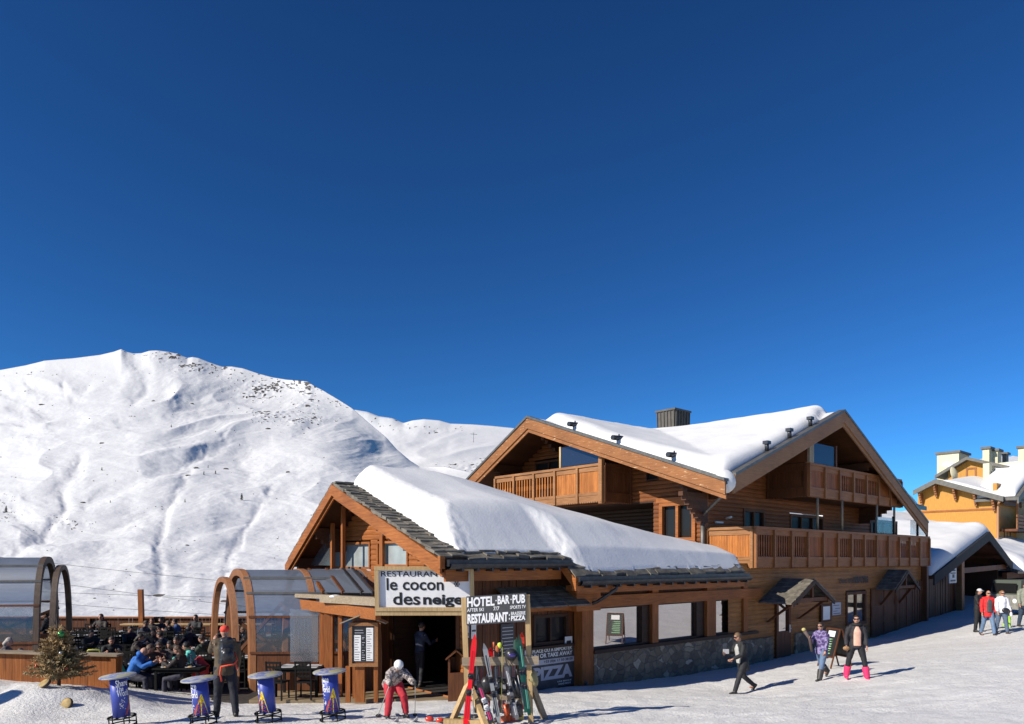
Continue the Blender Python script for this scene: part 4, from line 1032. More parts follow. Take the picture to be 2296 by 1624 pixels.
# lower front wall, t = 0
GW0, GW1 = 7.2, 25.4
def sg_(U, V, t=0): return H.on_t(U, V, t)
dA = rect(sg_(1736,1365), sg_(1768,1480)); dA = (dA[0], dA[1], -.2, 2.15)     # glazed door under the first porch
wA_ = rect(sg_(1895,1328), sg_(1940,1398))
dB = rect(sg_(1950,1320), sg_(2003,1420)); dB = (dB[0], dB[1], .1, 2.3)
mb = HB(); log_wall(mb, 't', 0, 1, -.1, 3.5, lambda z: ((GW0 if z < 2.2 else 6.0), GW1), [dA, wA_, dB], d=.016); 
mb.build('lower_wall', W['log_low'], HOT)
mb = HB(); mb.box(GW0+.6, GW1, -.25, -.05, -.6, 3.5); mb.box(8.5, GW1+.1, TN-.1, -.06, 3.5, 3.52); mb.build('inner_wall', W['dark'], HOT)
window(HOT, HB, 't', .02, 1, *wA_, W['brown'], M_mirror, .13, 1, 0, .05, .03)
D1 = window(HOT, HB, 't', .05, 1, dA[0], dA[1], dA[2]+.9, dA[3], W['brown'], M_mirror, .16, 0, 0, .06, .02, name='door')
mb = HB(); wbox(mb, 't', .03, 1, dA[0], dA[1], 0, .07, dA[2], dA[2]+.9); mb.build('door_panel', W['brown'], D1)
mb = HB(); mb.tube([(dA[1]-.10,.10,.95),(dA[1]-.10,.16,.95),(dA[1]-.24,.16,.95)], .014, 6); mb.box(dA[1]-.13, dA[1]-.07, .10, .12, .8, 1.1); mb.build('handle', M_white, D1)
mb = HB()
for k in range(2):
    w_ = (dB[1]-dB[0])/2; a = dB[0]+w_*k
    mb.box(a+.01, a+w_-.01, .02, .07, dB[2], dB[3])
    for z_ in (.15,.5,.85): mb.box(a+.06, a+w_-.06, .07, .085, dB[2]+(dB[3]-dB[2])*(z_-.1), dB[2]+(dB[3]-dB[2])*(z_+.12))
mb.build('door', W['brown'], HOT)
# board cladding at the far right end of the lower wall
sC = H.on_t(2006,1380,.1)[0]
mb = HB(); board_wall(mb, sC, GW1+.05, .09, -.2, 2.55, [], .16, .03); mb.build('board_cladding', W['brown'], HOT)
mb = HB(); mb.box(GW1-.1, GW1+.15, TN, .30, 0, 3.3); mb.build('corner_post', W['brown'], HOT)
for (a0, a1) in ((9.6, 10.15), (11.9, 14.6)):
    mb = HB(); mb.box(a0 if a0 > 10 else 7.56, a1, -.2, .10, -.6, .72); mb.build('stone_wall', M_stone, HOT)
# ---- slate porches
def porch(label, Urb, Vrb, Uap, Vap, Ulf, Vlf, Urf, Vrf, group='slate porches over the hotel doors'):
    s0 = H.on_t(Urb, Vrb, 0)[0]
    lo, hi = 0.2, 4.0
    for _ in range(40):
        m_ = (lo+hi)/2
        if H.on_t(Uap, Vap, m_)[0] > s0: lo = m_
        else: hi = m_
    tA = min(lo, 2.0); za = H.on_t(Uap, Vap, tA)[1]
    (sl, zl) = H.on_t(Ulf, Vlf, tA); (sr, zr_) = H.on_t(Urf, Vrf, tA)
    ze = (zl+zr_)/2; hw = (sr-sl)/2; 
    root = thing('porch', label, 'porch', H.M @ Matrix.Translation((s0, 0, 0)), group)
    for sg2 in (-1, 1):
        mb = HB(); n = 6; 
        for r_ in range(n):
            for c_ in range(7):
                k0 = r_/n; k1 = (r_+1.35)/n; t0_ = tA*c_/7-.02; t1_ = tA*(c_+1)/7+.02; j = random.uniform(-.012,.012)
                x1 = s0+sg2*hw*k1; x0 = s0+sg2*hw*k0; z0_ = za-(za-ze)*k0+.0; z1_ = za-(za-ze)*k1+.03+j
                mb.hexa([(x0,t0_,z0_),(x0,t1_+j,z0_),(x1,t1_+j,z1_),(x1,t0_,z1_)], [(x0,t0_,z0_+.05),(x0,t1_+j,z0_+.05),(x1,t1_+j,z1_+.05),(x1,t0_,z1_+.05)])
        mb.build('slate_slope', M_slate, root)
    mb = HB(); profile_board(mb, 't', tA, [(sl, ze), (s0, za), (sr, ze)], .14, .05, .0); mb.build('bargeboard', W['dark'], root)
    for sg2 in (-1, 1):
        mb = HB(); x = s0+sg2*hw*.72; mb.beam((x,.0,ze+.02),(x,tA,ze+.02),.12,.14); mb.hexa([(x-.05,.02,ze-.75),(x+.05,.02,ze-.75),(x+.05,.12,ze-.75),(x-.05,.12,ze-.75)],[(x-.05,tA-.35,ze-.05),(x+.05,tA-.35,ze-.05),(x+.05,tA-.2,ze-.05),(x-.05,tA-.2,ze-.05)]); mb.build('bracket', W['brown'], root)
    mb = HB(); mb.beam((s0-hw*.75,tA-.1,ze+.1),(s0+hw*.75,tA-.1,ze+.1),.12,.14); mb.beam((s0,tA-.1,ze+.1),(s0,tA-.1,za-.1),.1,.1); mb.build('tie_beam', W['brown'], root)
porch('larger slate porch over the glazed hotel door next to the picture windows', 1753,1289,1826,1301,1775,1359,1870,1343)
porch('smaller slate porch over the wooden doors near the far end of the hotel', 1992,1284,2035,1280,2007,1327,2062,1315)
# notices on the wall, hotel name
panel_t('notice_board', 'arched wooden notice case on the log wall beside the first porch', 'notice case', 1839, 1357, 1861, 1393, .06, W['brown'], .06, [(.15,.85,.12,.9)], M_ltr)
panel_t('notice_board', 'flat white piste map on the log wall right of the arched case', 'map', 1865, 1352, 1884, 1378, .06, M_ltr2, .03, [(.1,.9,.1,.15),(.1,.6,.3,.34),(.3,.9,.5,.54),(.1,.8,.75,.8)], M_sgrey)
mb = MB(); (a0, z0_) = H.on_t(1882,1309,.07); (a1, _) = H.on_t(1916,1309,.07); (a2, _) = H.on_t(1947,1309,.07); hh = .26
HT(mb, 'chalet hotel', a0, a1-.1, .07, z0_, z0_+hh, .02); HT(mb, 'ISATIS', a1, a2, .07, z0_-.02, z0_+hh+.02, .05)
o = mb.build('hotel_lettering', M('dark_lettering', (.03,.012,.008), .6), M=Matrix.Translation(H.P(a0,.07,z0_)), fix=False); props(o, 'dark letters of the hotel name on the log wall', 'lettering')
for U, V in ((1611,1306),(1563,1314),(1633,1330)):
    pass
# snow on the hotel roof: smooth union of both slopes
def regH(U_, V_):
    T = TBK + .5 + V_*(TBg-.34-TBK-.5); S = SB+.42 + U_*(SX-.25-SB-.42); return S, T
def baseH(S, T): return np.maximum(Aa(T), Bb(S))
def thH(S, T, U_, V_):
    a, b = Aa(T), Bb(S); k = 1.5; d = a-b
    # softened ridge lines and valley
    smx = np.where(np.abs(d) < k, (k-np.abs(d))**2/(4*k), 0)
    e_l = (S-(SB+.42)); e_f = ((TBg-.34)-T); e_r = (SX-.25)-S; e_b = T-(TBK+.5)
    # snow has slipped back from the apexes
    near1 = np.exp(-((T+9.46)/1.2)**2); near2 = np.exp(-((S-15.4)/1.1)**2)
    full = .44 + .07*fbm(S*.4, T*.4, 3, 40) + smx*.45
    full = full*(1-.0*near1)
    el = (e_l - .9*near1*1.0)/.8; ef = (e_f - .45*near2)/.55
    h = full*quarter(el)*quarter(ef)*quarter(e_r/.7)*quarter(e_b/.6)
    return h + .015*fbm(S*1.6, T*1.6, 3, 41)*(h > .1)
o = snow_sheet('roof_snow', 'thick wind-smoothed snow filling the valley between the two hotel gables', regH, baseH, thH, M_snow_roof, 200, 170)
# frozen tongue of snow hanging in the valley corner
p = H.P(6.75, .15, 6.35); mb = MB(); mb.ball(p, .42, .36, .42, 12, 9)
for v in mb.v:
    d = v-p; kf = 1+.3*noise.noise(Vector(v)*2.3); v.x = p.x+d.x*kf; v.y = p.y+d.y*kf; v.z = p.z+d.z*kf
props(mb.build('snow_lump', M_snow_roof, M=Matrix.Translation(p)), 'grey frozen lump of snow hanging in the corner between the hotel gables', 'snow')
# ================================================================== annex roof beyond the hotel
ANX = thing('annex', 'low wooden annex with wide dark gable and snowy roof beyond the hotel', 'annex', H.M @ Matrix.Translation((26.5, 0, .5)))
TA = .2
fl = H.on_t(2092,1290,TA); ap = H.on_t(2216,1193,TA); fr_ = H.on_t(2268,1262,TA)
def anz(s): return ap[1]-(ap[0]-s)*(ap[1]-fl[1])/(ap[0]-fl[0]) if s < ap[0] else ap[1]-(s-ap[0])*(ap[1]-fr_[1])/(fr_[0]-ap[0])
M_dkb = noisy('blackened_board', (.022,.021,.022), .8, 4, .3, .2)
mb = HB(); pts = [(fl[0], fl[1]), ap, fr_]
for k in range(2):
    a, b = pts[k], pts[k+1]
    mb.hexa([(a[0],TA,a[1]-.2),(b[0],TA,b[1]-.2),(b[0],-12,b[1]-.2),(a[0],-12,a[1]-.2)], [(a[0],TA,a[1]),(b[0],TA,b[1]),(b[0],-12,b[1]),(a[0],-12,a[1])])
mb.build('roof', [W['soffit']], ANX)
mb = HB(); profile_board(mb, 't', TA, pts, .55, .08, -.02); mb.build('bargeboard', M_dkb, ANX)
for k in range(6):
    s = fl[0]+1.8+k*2.1
    mb = HB(); mb.beam((s, TA-.1, anz(s)-.32), (s, -3, anz(s)-.32), .12, .18); mb.build('purlin', W['soffit'], ANX)
sD = H.on_t(2122,1380,-.6)[0]; sE = H.on_t(2150,1380,-.6)[0]
mb = HB(); board_wall(mb, 25.7, sD+.9, -.3, -.2, 2.9, [], .16, .03); mb.build('board_cladding', W['brown'], ANX)
mb = HB(); mb.box(sD+.3, sD+.75, -.2, .1, -.1, 3.9); mb.build('post', W['bal_rail'], ANX)
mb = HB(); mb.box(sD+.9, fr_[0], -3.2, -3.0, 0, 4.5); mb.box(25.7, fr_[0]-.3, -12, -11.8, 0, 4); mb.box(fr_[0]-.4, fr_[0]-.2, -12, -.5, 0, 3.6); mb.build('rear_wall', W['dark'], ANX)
mb = HB(); mb.beam((sD+.3,-.1,3.0),(fr_[0]-.3,-.1,3.2),.2,.3); mb.build('beam', W['brown'], ANX)
panel_t('parking_sign', 'white rectangular sign with black symbols on the annex post', 'sign', 2127, 1274, 2143, 1307, .12, M_white, .04, [(.15,.85,.78,.9),(.15,.85,.62,.7),(.4,.7,.35,.58),(.15,.85,.1,.22)], M_ink)
def anR(U_, V_): 
    return fl[0]-.1+U_*(fr_[0]-fl[0]+.1), -12+V_*(12+TA-.05)
def anTh(S, T, U_, V_):
    e1 = quarter((S-fl[0]+.1)/1.3); e2 = quarter((fr_[0]-S)/1.0); e3 = quarter((TA-T)/.8)
    return (.58+.12*fbm(S*.5,T*.5,3,60)+.35*np.exp(-((T+5)/3.)**2))*e1*e2*e3
snow_sheet('roof_snow', 'deep blue-shadowed snow bulging over the dark gable of the annex', anR, np.vectorize(lambda s,t: anz(s)), anTh, M_snow_roof, 90, 60)
# second low roof at the right edge
AN2 = thing('annex', 'low building with snow-heaped eave at the right edge beyond the annex', 'annex', H.M @ Matrix.Translation((44, 0, .6)))
mb = HB(); mb.hexa([(fr_[0]-.2,.6,2.75),(66,.6,2.75),(66,-14,7.3),(fr_[0]-.2,-14,7.3)], [(fr_[0]-.2,.6,2.95),(66,.6,2.95),(66,-14,7.5),(fr_[0]-.2,-14,7.5)]); mb.build('roof', M_zinc, AN2)
mb = HB(); mb.box(fr_[0], 66, -1.0, -.8, 0, 2.9); mb.build('wall', W['dark'], AN2)
mb = HB(); mb.beam((fr_[0],-.2,2.6),(66,-.2,2.6),.3,.4); mb.build('beam', W['brown'], AN2)
snow_sheet('roof_snow', 'rolling snow drooping over the eave at the far right edge', lambda U_, V_: (fr_[0]-.1+U_*(66-fr_[0]), -14+V_*15.0), lambda S, T: 2.97+(.6-T)/14.6*4.55,
    lambda S, T, U_, V_: (.9+.25*fbm(S*.45,T*.4,3,70))*quarter((1.0-T+.3*fbm(S*.6,S*0,2,71))/1.0)*quarter((S-fr_[0]+.1)/1.2), M_snow_roof, 90, 60)

# ================================================================== yellow chalet on the right
G = Frame((2235-UC)/FPX*62, 62, 41.7)
YC = thing('yellow_chalet', 'large ochre yellow chalet with grey bargeboards, dormer and cream chimneys', 'chalet', G.M.copy())
def bl(nt, b):
    c = coords(nt, (.8,8,.8)); n = noise_tex(nt, c, 3, 5)
    v = N(nt, 'ShaderNodeTexWave', wave_type='BANDS', bands_direction='Y'); v.inputs['Scale'].default_value = 2.2; v.inputs['Distortion'].default_value = .0; nt.links.new(coords(nt), v.inputs[0])
    col = ramp(nt, n, [(.3, (.42,.19,.022)), (.7, (.55,.26,.032))]); nt.links.new(col, b.inputs['Base Color']); bump(nt, b, v.outputs[0], .3, .02)
M_ochre = mat('ochre_boards', (.45,.22,.04), .6, build=bl); M_creamw = noisy('cream_render', (.66,.60,.40), .7, 5, .08, .1); M_gb = noisy('grey_bargeboard', (.12,.115,.10), .6, 4, .2, .1)
g0 = G.on_s(2048,1100,-.9); g1 = G.on_s(2098,1074,-.9); g2 = G.on_s(2250,1114,-.9)
gw0 = G.on_s(2058,1190,0)[0]; gzt = lambda t: float(np.interp(t, [g0[0], g1[0], g2[0]], [g0[1], g1[1], g2[1]]))
mb = FB(G); tl = [gw0, g1[0], -.0]
mb.poly([(0,gw0,-4),(0,0,-4),(0,0,gzt(0)-.25),(0,g1[0],g1[1]-.25),(0,gw0,gzt(gw0)-.25)]); mb.build('gable_wall', M_ochre, YC, fix=False)
mb = FB(G); pts = [g0, g1, g2]
for a, b in zip(pts, pts[1:]):
    mb.hexa([(-.9,a[0],a[1]-.2),(-.9,b[0],b[1]-.2),(14,b[0],b[1]-.2),(14,a[0],a[1]-.2)], [(-.9,a[0],a[1]),(-.9,b[0],b[1]),(14,b[0],b[1]),(14,a[0],a[1])])
rf = mb.build('roof', M_gb, YC)
mb = FB(G); profile_board(mb, 's', -1.0, pts, .42, .10, 0); mb.build('bargeboard', M_gb, YC)
for U in (2068, 2101, 2144, 2190, 2231):
    t = G.on_s(U,1150,0)[0]; z = gzt(t)-.45; mb = FB(G); bracket(mb, 's', 0, -1, t, z, .8, 5, .16, .20); mb.build('bracket', W['bal_rail'], YC)
mb = FB(G); zz = G.on_s(2150,1145,0)[1]; mb.box(-.05,.0,gw0,0,zz-.08,zz+.08); mb.build('joint_board', W['orange_y'], YC)
mb = FB(G); mb.tube([(-.1,.1,gzt(0)-.6),(-.1,.1,-4)], .09, 6); mb.tube([(-.8,.4,gzt(.4)-.5),(-.1,.1,gzt(0)-.9)], .09, 6); mb.build('downpipe', M('copper_pipe', (.42,.22,.12), .4), YC)
# front (right) side with balcony
mb = FB(G); mb.box(0.02, 20, -.3, 0, -4, gzt(0)+1.0); mb.build('front_wall', M_ochre, YC)
for k in range(3):
    mb = FB(G); s = 2.0+k*4.2; window(YC, lambda: FB(G), 't', 0, 1, s, s+1.9, 3.6, 6.3, W['brown'], M_glass_dark, .14, 1)
zb_ = G.on_t(2250,1183,1.2)[1]
mb = FB(G)
mb.box(.8, 20, 0, 1.3, zb_-.2, zb_); 
BY = mb.build('balcony', W['brown'], YC)
for k in range(4): 
    mb = FB(G); mb.box(.8, 20, 1.2, 1.28, zb_+.1+k*.3, zb_+.3+k*.3); mb.build('rail_board', W['bal_rail'], BY)
for k in range(6):
    mb = FB(G); s = 1.2+k*3; mb.box(s, s+.15, 1.1, 1.24, zb_, zb_+3.4); mb.build('post', W['bal_rail'], BY)
mb = FB(G); g3 = (4.5, gzt(1)+1.8); profile_board(mb, 't', 1.6, [(-.6, gzt(1)-.1), (6.5, gzt(1)+3.2), (16, gzt(1)-.5)], .5, .12, 0)
mb.build('bargeboard', M_gb, YC)
mb = FB(G)
for a, b in (((-.6, gzt(1)-.1),(6.5, gzt(1)+3.2)),((6.5, gzt(1)+3.2),(16, gzt(1)-.5))):
    mb.hexa([(a[0],1.6,a[1]-.2),(b[0],1.6,b[1]-.2),(b[0],-1.5,b[1]-.2),(a[0],-1.5,a[1]-.2)], [(a[0],1.6,a[1]),(b[0],1.6,b[1]),(b[0],-1.5,b[1]),(a[0],-1.5,a[1])])
mb.build('cross_roof', M_gb, YC)
mb = FB(G); mb.poly([(.1,.4,gzt(1)-.6),(14,.4,gzt(1)-.6),(6.5,.4,gzt(1)+2.7)]); mb.build('gable_boarding', W['brown'], YC, fix=False)
# dormer block above
S2_ = 5.0
q0 = G.on_s(2096,1066,S2_); q1 = G.on_s(2167,1024,S2_); q2 = G.on_s(2262,1045,S2_)
mb = FB(G); ql = lambda t: float(np.interp(t, [q0[0], q1[0], q2[0]], [q0[1], q1[1], q2[1]]))
wq0 = G.on_s(2126,1090,S2_+.7)[0]; wq1 = G.on_s(2206,1090,S2_+.7)[0]
mb.poly([(S2_+.7,wq0,5),(S2_+.7,wq1,5),(S2_+.7,wq1,ql(wq1)-.3),(S2_+.7,q1[0],q1[1]-.3),(S2_+.7,wq0,ql(wq0)-.3)]); mb.build('dormer_wall', M_ochre, YC, fix=False)
mb = FB(G); mb.box(S2_+.8, S2_+.9, wq1, wq1+3.4, 5, 12.5); mb.build('dormer_side', M_creamw, YC)
mb = FB(G); pts = [q0, q1, q2]; profile_board(mb, 's', S2_-.05, pts, .3, .1, 0)
for a, b in zip(pts, pts[1:]):
    mb.hexa([(S2_,a[0],a[1]-.25),(S2_,b[0],b[1]-.25),(11,b[0],b[1]-.25),(11,a[0],a[1]-.25)], [(S2_,a[0],a[1]),(S2_,b[0],b[1]),(11,b[0],b[1]),(11,a[0],a[1])])
mb.build('dormer_roof', M_gb, YC)
wd = rect(G.on_s(2166,1050,S2_+.7), G.on_s(2190,1071,S2_+.7)); window(YC, lambda: FB(G), 's', S2_+.7, -1, *wd, W['bal_rail'], M_glass_dark, .15)
def boxUV(F, s, U0, V0, U1, V1, dep, name, m_, cap=True, label=None):
    a = F.on_s(U0, V0, s); b = F.on_s(U1, V1, s); z0, z1 = min(a[1],b[1]), max(a[1],b[1]); t0, t1 = sorted((a[0],b[0]))
    mb = FB(F); mb.box(s, s+dep, t0, t1, z0-1.5, z1); o = mb.build(name, m_, YC)
    if cap: mb = FB(F); mb.box(s-.15, s+dep+.15, t0-.15, t1+.15, z1, z1+.22); mb.build('cap', M_gb, o)
boxUV(G, 7.5, 2101, 1020, 2150, 1060, 3, 'stair_tower', M_creamw)
boxUV(G, 9, 2203, 1008, 2218, 1034, 1.2, 'chimney', M_creamw); boxUV(G, 10, 2220, 1013, 2237, 1034, 1.2, 'chimney', M_creamw); boxUV(G, 12, 2283, 1006, 2297, 1028, 1.2, 'chimney', M_creamw); boxUV(G, 12, 2247, 1020, 2256, 1030, .8, 'chimney', M_gb)
boxUV(G, 3.6, 2204, 1040, 2218, 1068, .9, 'chimney', M_creamw, False)
dp = G.on_s(2143,1061,3.8); pD = G.P(3.8, *dp)
DS = thing('satellite_dish', 'cream satellite dish on the roof of the yellow chalet', 'dish', Matrix.Translation(pD))
mb = MB(Matrix.Translation(pD) @ Matrix.Rotation(R(35), 4, 'Z') @ Matrix.Rotation(R(80), 4, 'X')); mb.lathe([(.03,.02),(.4,-.04),(.62,-.16),(.66,-.17),(.62,-.13),(.4,0),(.02,.05)], (0,0,0), 20); mb.build('dish', M_creamw, DS)
mb = MB(); mb.tube([pD, pD+Vector((.1,.5,-1.4))], .05, 6); mb.build('mast', M_zinc, DS)
# snow on the yellow chalet
snow_sheet('roof_snow', 'smooth snow over the main roof of the yellow chalet', lambda U_, V_: (-.5+U_*15, g1[0]+.5+V_*(g2[0]-.1-g1[0]-.5)), lambda S, T: np.interp(T, [g0[0],g1[0],g2[0]], [g0[1],g1[1],g2[1]])+np.clip(S,0,99)*.10,
    lambda S, T, U_, V_: (.25+.06*fbm(S*.4,T*.4,3,74)+.3*sm(S/6))*quarter((S+.5)/.6)*quarter((g2[0]-S*0-T)/1.0)*quarter((T-g1[0]-.4)/1.2), M_snow_roof, 60, 60, F=G)
snow_sheet('roof_snow', 'snow on the small front gable of the yellow chalet', lambda U_, V_: (-.3+U_*15.8, -1.5+V_*2.9), lambda S, T: np.interp(S, [-.6,6.5,16], [gzt(1)-.1, gzt(1)+3.2, gzt(1)-.5]),
    lambda S, T, U_, V_: (.5+.1*fbm(S*.4,T*.4,2,79))*quarter((S+.35)/.8)*quarter((1.45-T)/.5), M_snow_roof, 60, 20, F=G)
tq = G.on_s(2240,1050,9)[0]; zq = G.on_s(2240,1050,9)[1]
snow_sheet('roof_snow', 'broad snow field on the right hand roof of the yellow chalet', lambda U_, V_: (6+U_*24, tq-4+V_*(1.0-tq+4)), lambda S, T: zq-.5+(S-9)*.12-(T-tq)*.30,
    lambda S, T, U_, V_: (.3+.2*fbm(S*.3,T*.3,3,75))*quarter((S-6)/2)*quarter((1.2-T)/1.0), M_snow_roof, 60, 50, F=G)

# ================================================================== vehicle half hidden at the right edge
M_vg = noisy('grey_green_body', (.22,.215,.19), .5, 4, .3, .1); M_rub = M('rubber', (.02,.02,.02), .8)
vx, vy = 24.9, 36.0; vz_ = CAMZ-128*36/1640
VH_ = thing('parked_vehicle', 'dusty grey off-road vehicle with green canvas top in the annex shade', 'vehicle', frame_at(vx, vy, vz_, R(20)))
Mv = frame_at(vx, vy, vz_, R(20))
mb = MB(Mv); mb.hexa([(-1.0,-.85,.45),(2.4,-.85,.45),(2.4,.85,.45),(-1.0,.85,.45)], [(-1.0,-.8,1.15),(2.4,-.8,1.15),(2.4,.8,1.15),(-1.0,.8,1.15)]); mb.build('body', M_vg, VH_)
mb = MB(Mv); mb.hexa([(-.9,-.75,1.15),(1.5,-.75,1.15),(1.5,.75,1.15),(-.9,.75,1.15)], [(-.75,-.7,1.85),(1.2,-.7,1.85),(1.2,.7,1.85),(-.75,.7,1.85)]); mb.build('canvas_top', M('green_canvas', (.07,.085,.065), .8), VH_)
for x in (-.4, 1.8):
    for y in (-.8, .8):
        mb = MB(Mv @ Matrix.Translation((x, y, .38)) @ Matrix.Rotation(R(90), 4, 'X')); mb.lathe([(.2,-.11),(.36,-.11),(.39,-.07),(.39,.07),(.36,.11),(.2,.11)], (0,0,0), 18); w_ = mb.build('wheel', M_rub, VH_)
        mb = MB(Mv @ Matrix.Translation((x, y, .38)) @ Matrix.Rotation(R(90), 4, 'X')); mb.lathe([(.05,-.12),(.2,-.09),(.2,.09),(.05,.12)], (0,0,0), 14); mb.build('rim', M_zinc2, w_)
mb = MB(Mv); mb.lathe([(.1,-.1),(.34,-.1),(.36,.1),(.1,.1)], (0,0,0), 4)
for y in (-.55, .55):
    mb = MB(Mv); mb.ball((-1.0, y, .85), .05, .12, .12, 10, 6); mb.build('headlight', M_white, VH_)
mb = MB(Mv); mb.box(-.95, -.91, -.6, .6, 1.25, 1.7); mb.build('windscreen', M_glass_dark, VH_)

# ================================================================== the terrace
mb = MB(); pl_ = [(-22,18.45),(-9.6,18.35),(-6.6,18.3),(-6.6,22),(-6,31),(-22,31)]
mb.hexa([(x,y,-.9) for x,y in pl_], [(x,y,.10) for x,y in pl_])
M_tdeck = noisy('shade_dark_deck', (.035,.028,.022), .75, 9, .4, .3)  # terrace shade put into this near-black deck colour
TD = mb.build('terrace_deck', M_tdeck); props(TD, 'wooden deck of the crowded terrace with its shade in the dark colour', 'deck')
mb = MB(); pl_ = [(-6.58,18.28),(-1.3,18.45),(-.98,18.1),(.2,19.5),(-4.6,23.6),(-6.5,23)]
mb.hexa([(x,y,-.6) for x,y in pl_], [(x,y,.112) for x,y in pl_]); props(mb.build('entrance_deck', W['deck']), 'pale boarded deck in front of the restaurant entrance', 'deck')
# far fence
FN = thing('terrace_fence', 'long brown board fence closing the terrace against the valley', 'fence', Matrix.Translation((-16, 30, .1)))
ztop = CAMZ-126*30/FPX
mb = MB(); x = -23.5
while x < -6: mb.box(x, x+.135, 29.98, 30.0+random.uniform(.0,.02), .1, ztop-.06); x += .15
mb.build('boards', W['brown'], FN)
mb = MB(); mb.box(-23.5, -6, 29.9, 30.08, ztop-.06, ztop); mb.box(-23.5, -6, 29.92, 29.98, .55, .65); mb.build('top_rail', W['orange_x'], FN)
for k in range(7):
    mb = MB(); x = -22.5+k*2.6; mb.box(x-.06, x+.06, 29.86, 29.98, .1, ztop-.06); mb.build('post', W['brown'], FN)
pp = at(313, 1322, 29.5)
mb = MB(); mb.hexa([(pp.x-.02,29.5,.1),(pp.x+.16,29.5,.1),(pp.x+.16,29.66,.1),(pp.x-.02,29.66,.1)], [(pp.x-.09,29.5,pp.z),(pp.x+.09,29.5,pp.z),(pp.x+.09,29.66,pp.z),(pp.x-.09,29.66,pp.z)])
props(mb.build('wooden_post', W['orange_z'], M=Matrix.Translation((pp.x,29.5,.1))), 'tall orange post rising alone above the terrace fence', 'post')
mb = MB(); mb.box(-15.5, -9.5, 28.9, 29.3, 1.04, 1.09)
SH = mb.build('counter_board', W['pale'], M=Matrix.Translation((-12.5,29.1,1.0))); props(SH, 'long pale counter board along the terrace fence', 'counter')
# planter wall on the left
PW = thing('planter_wall', 'brown boarded parapet behind the snow bank at the left', 'parapet', Matrix.Translation((-10.5, 16.9, .6)))
mb = MB(); x = -13.6
zt_ = lambda x: 1.56 - (x+13.6)*.028
while x < -9.15: mb.box(x, x+.152, 16.9, 16.93+random.uniform(0,.012), .3, zt_(x)-.05); x += .158
mb.build('boards', W['orange_z'], PW)
mb = MB(); mb.hexa([(-13.6,16.8,zt_(-13.6)-.05),(-9.08,16.8,zt_(-9.1)-.05),(-9.08,17.1,zt_(-9.1)-.05),(-13.6,17.1,zt_(-13.6)-.05)], [(-13.6,16.8,zt_(-13.6)),(-9.08,16.8,zt_(-9.1)),(-9.08,17.1,zt_(-9.1)),(-13.6,17.1,zt_(-13.6))]); mb.build('top_board', W['grey'], PW)
mb = MB(); mb.box(-9.24, -9.12, 16.84, 16.96, .1, 1.37); mb.build('post', W['orange_z'], PW)

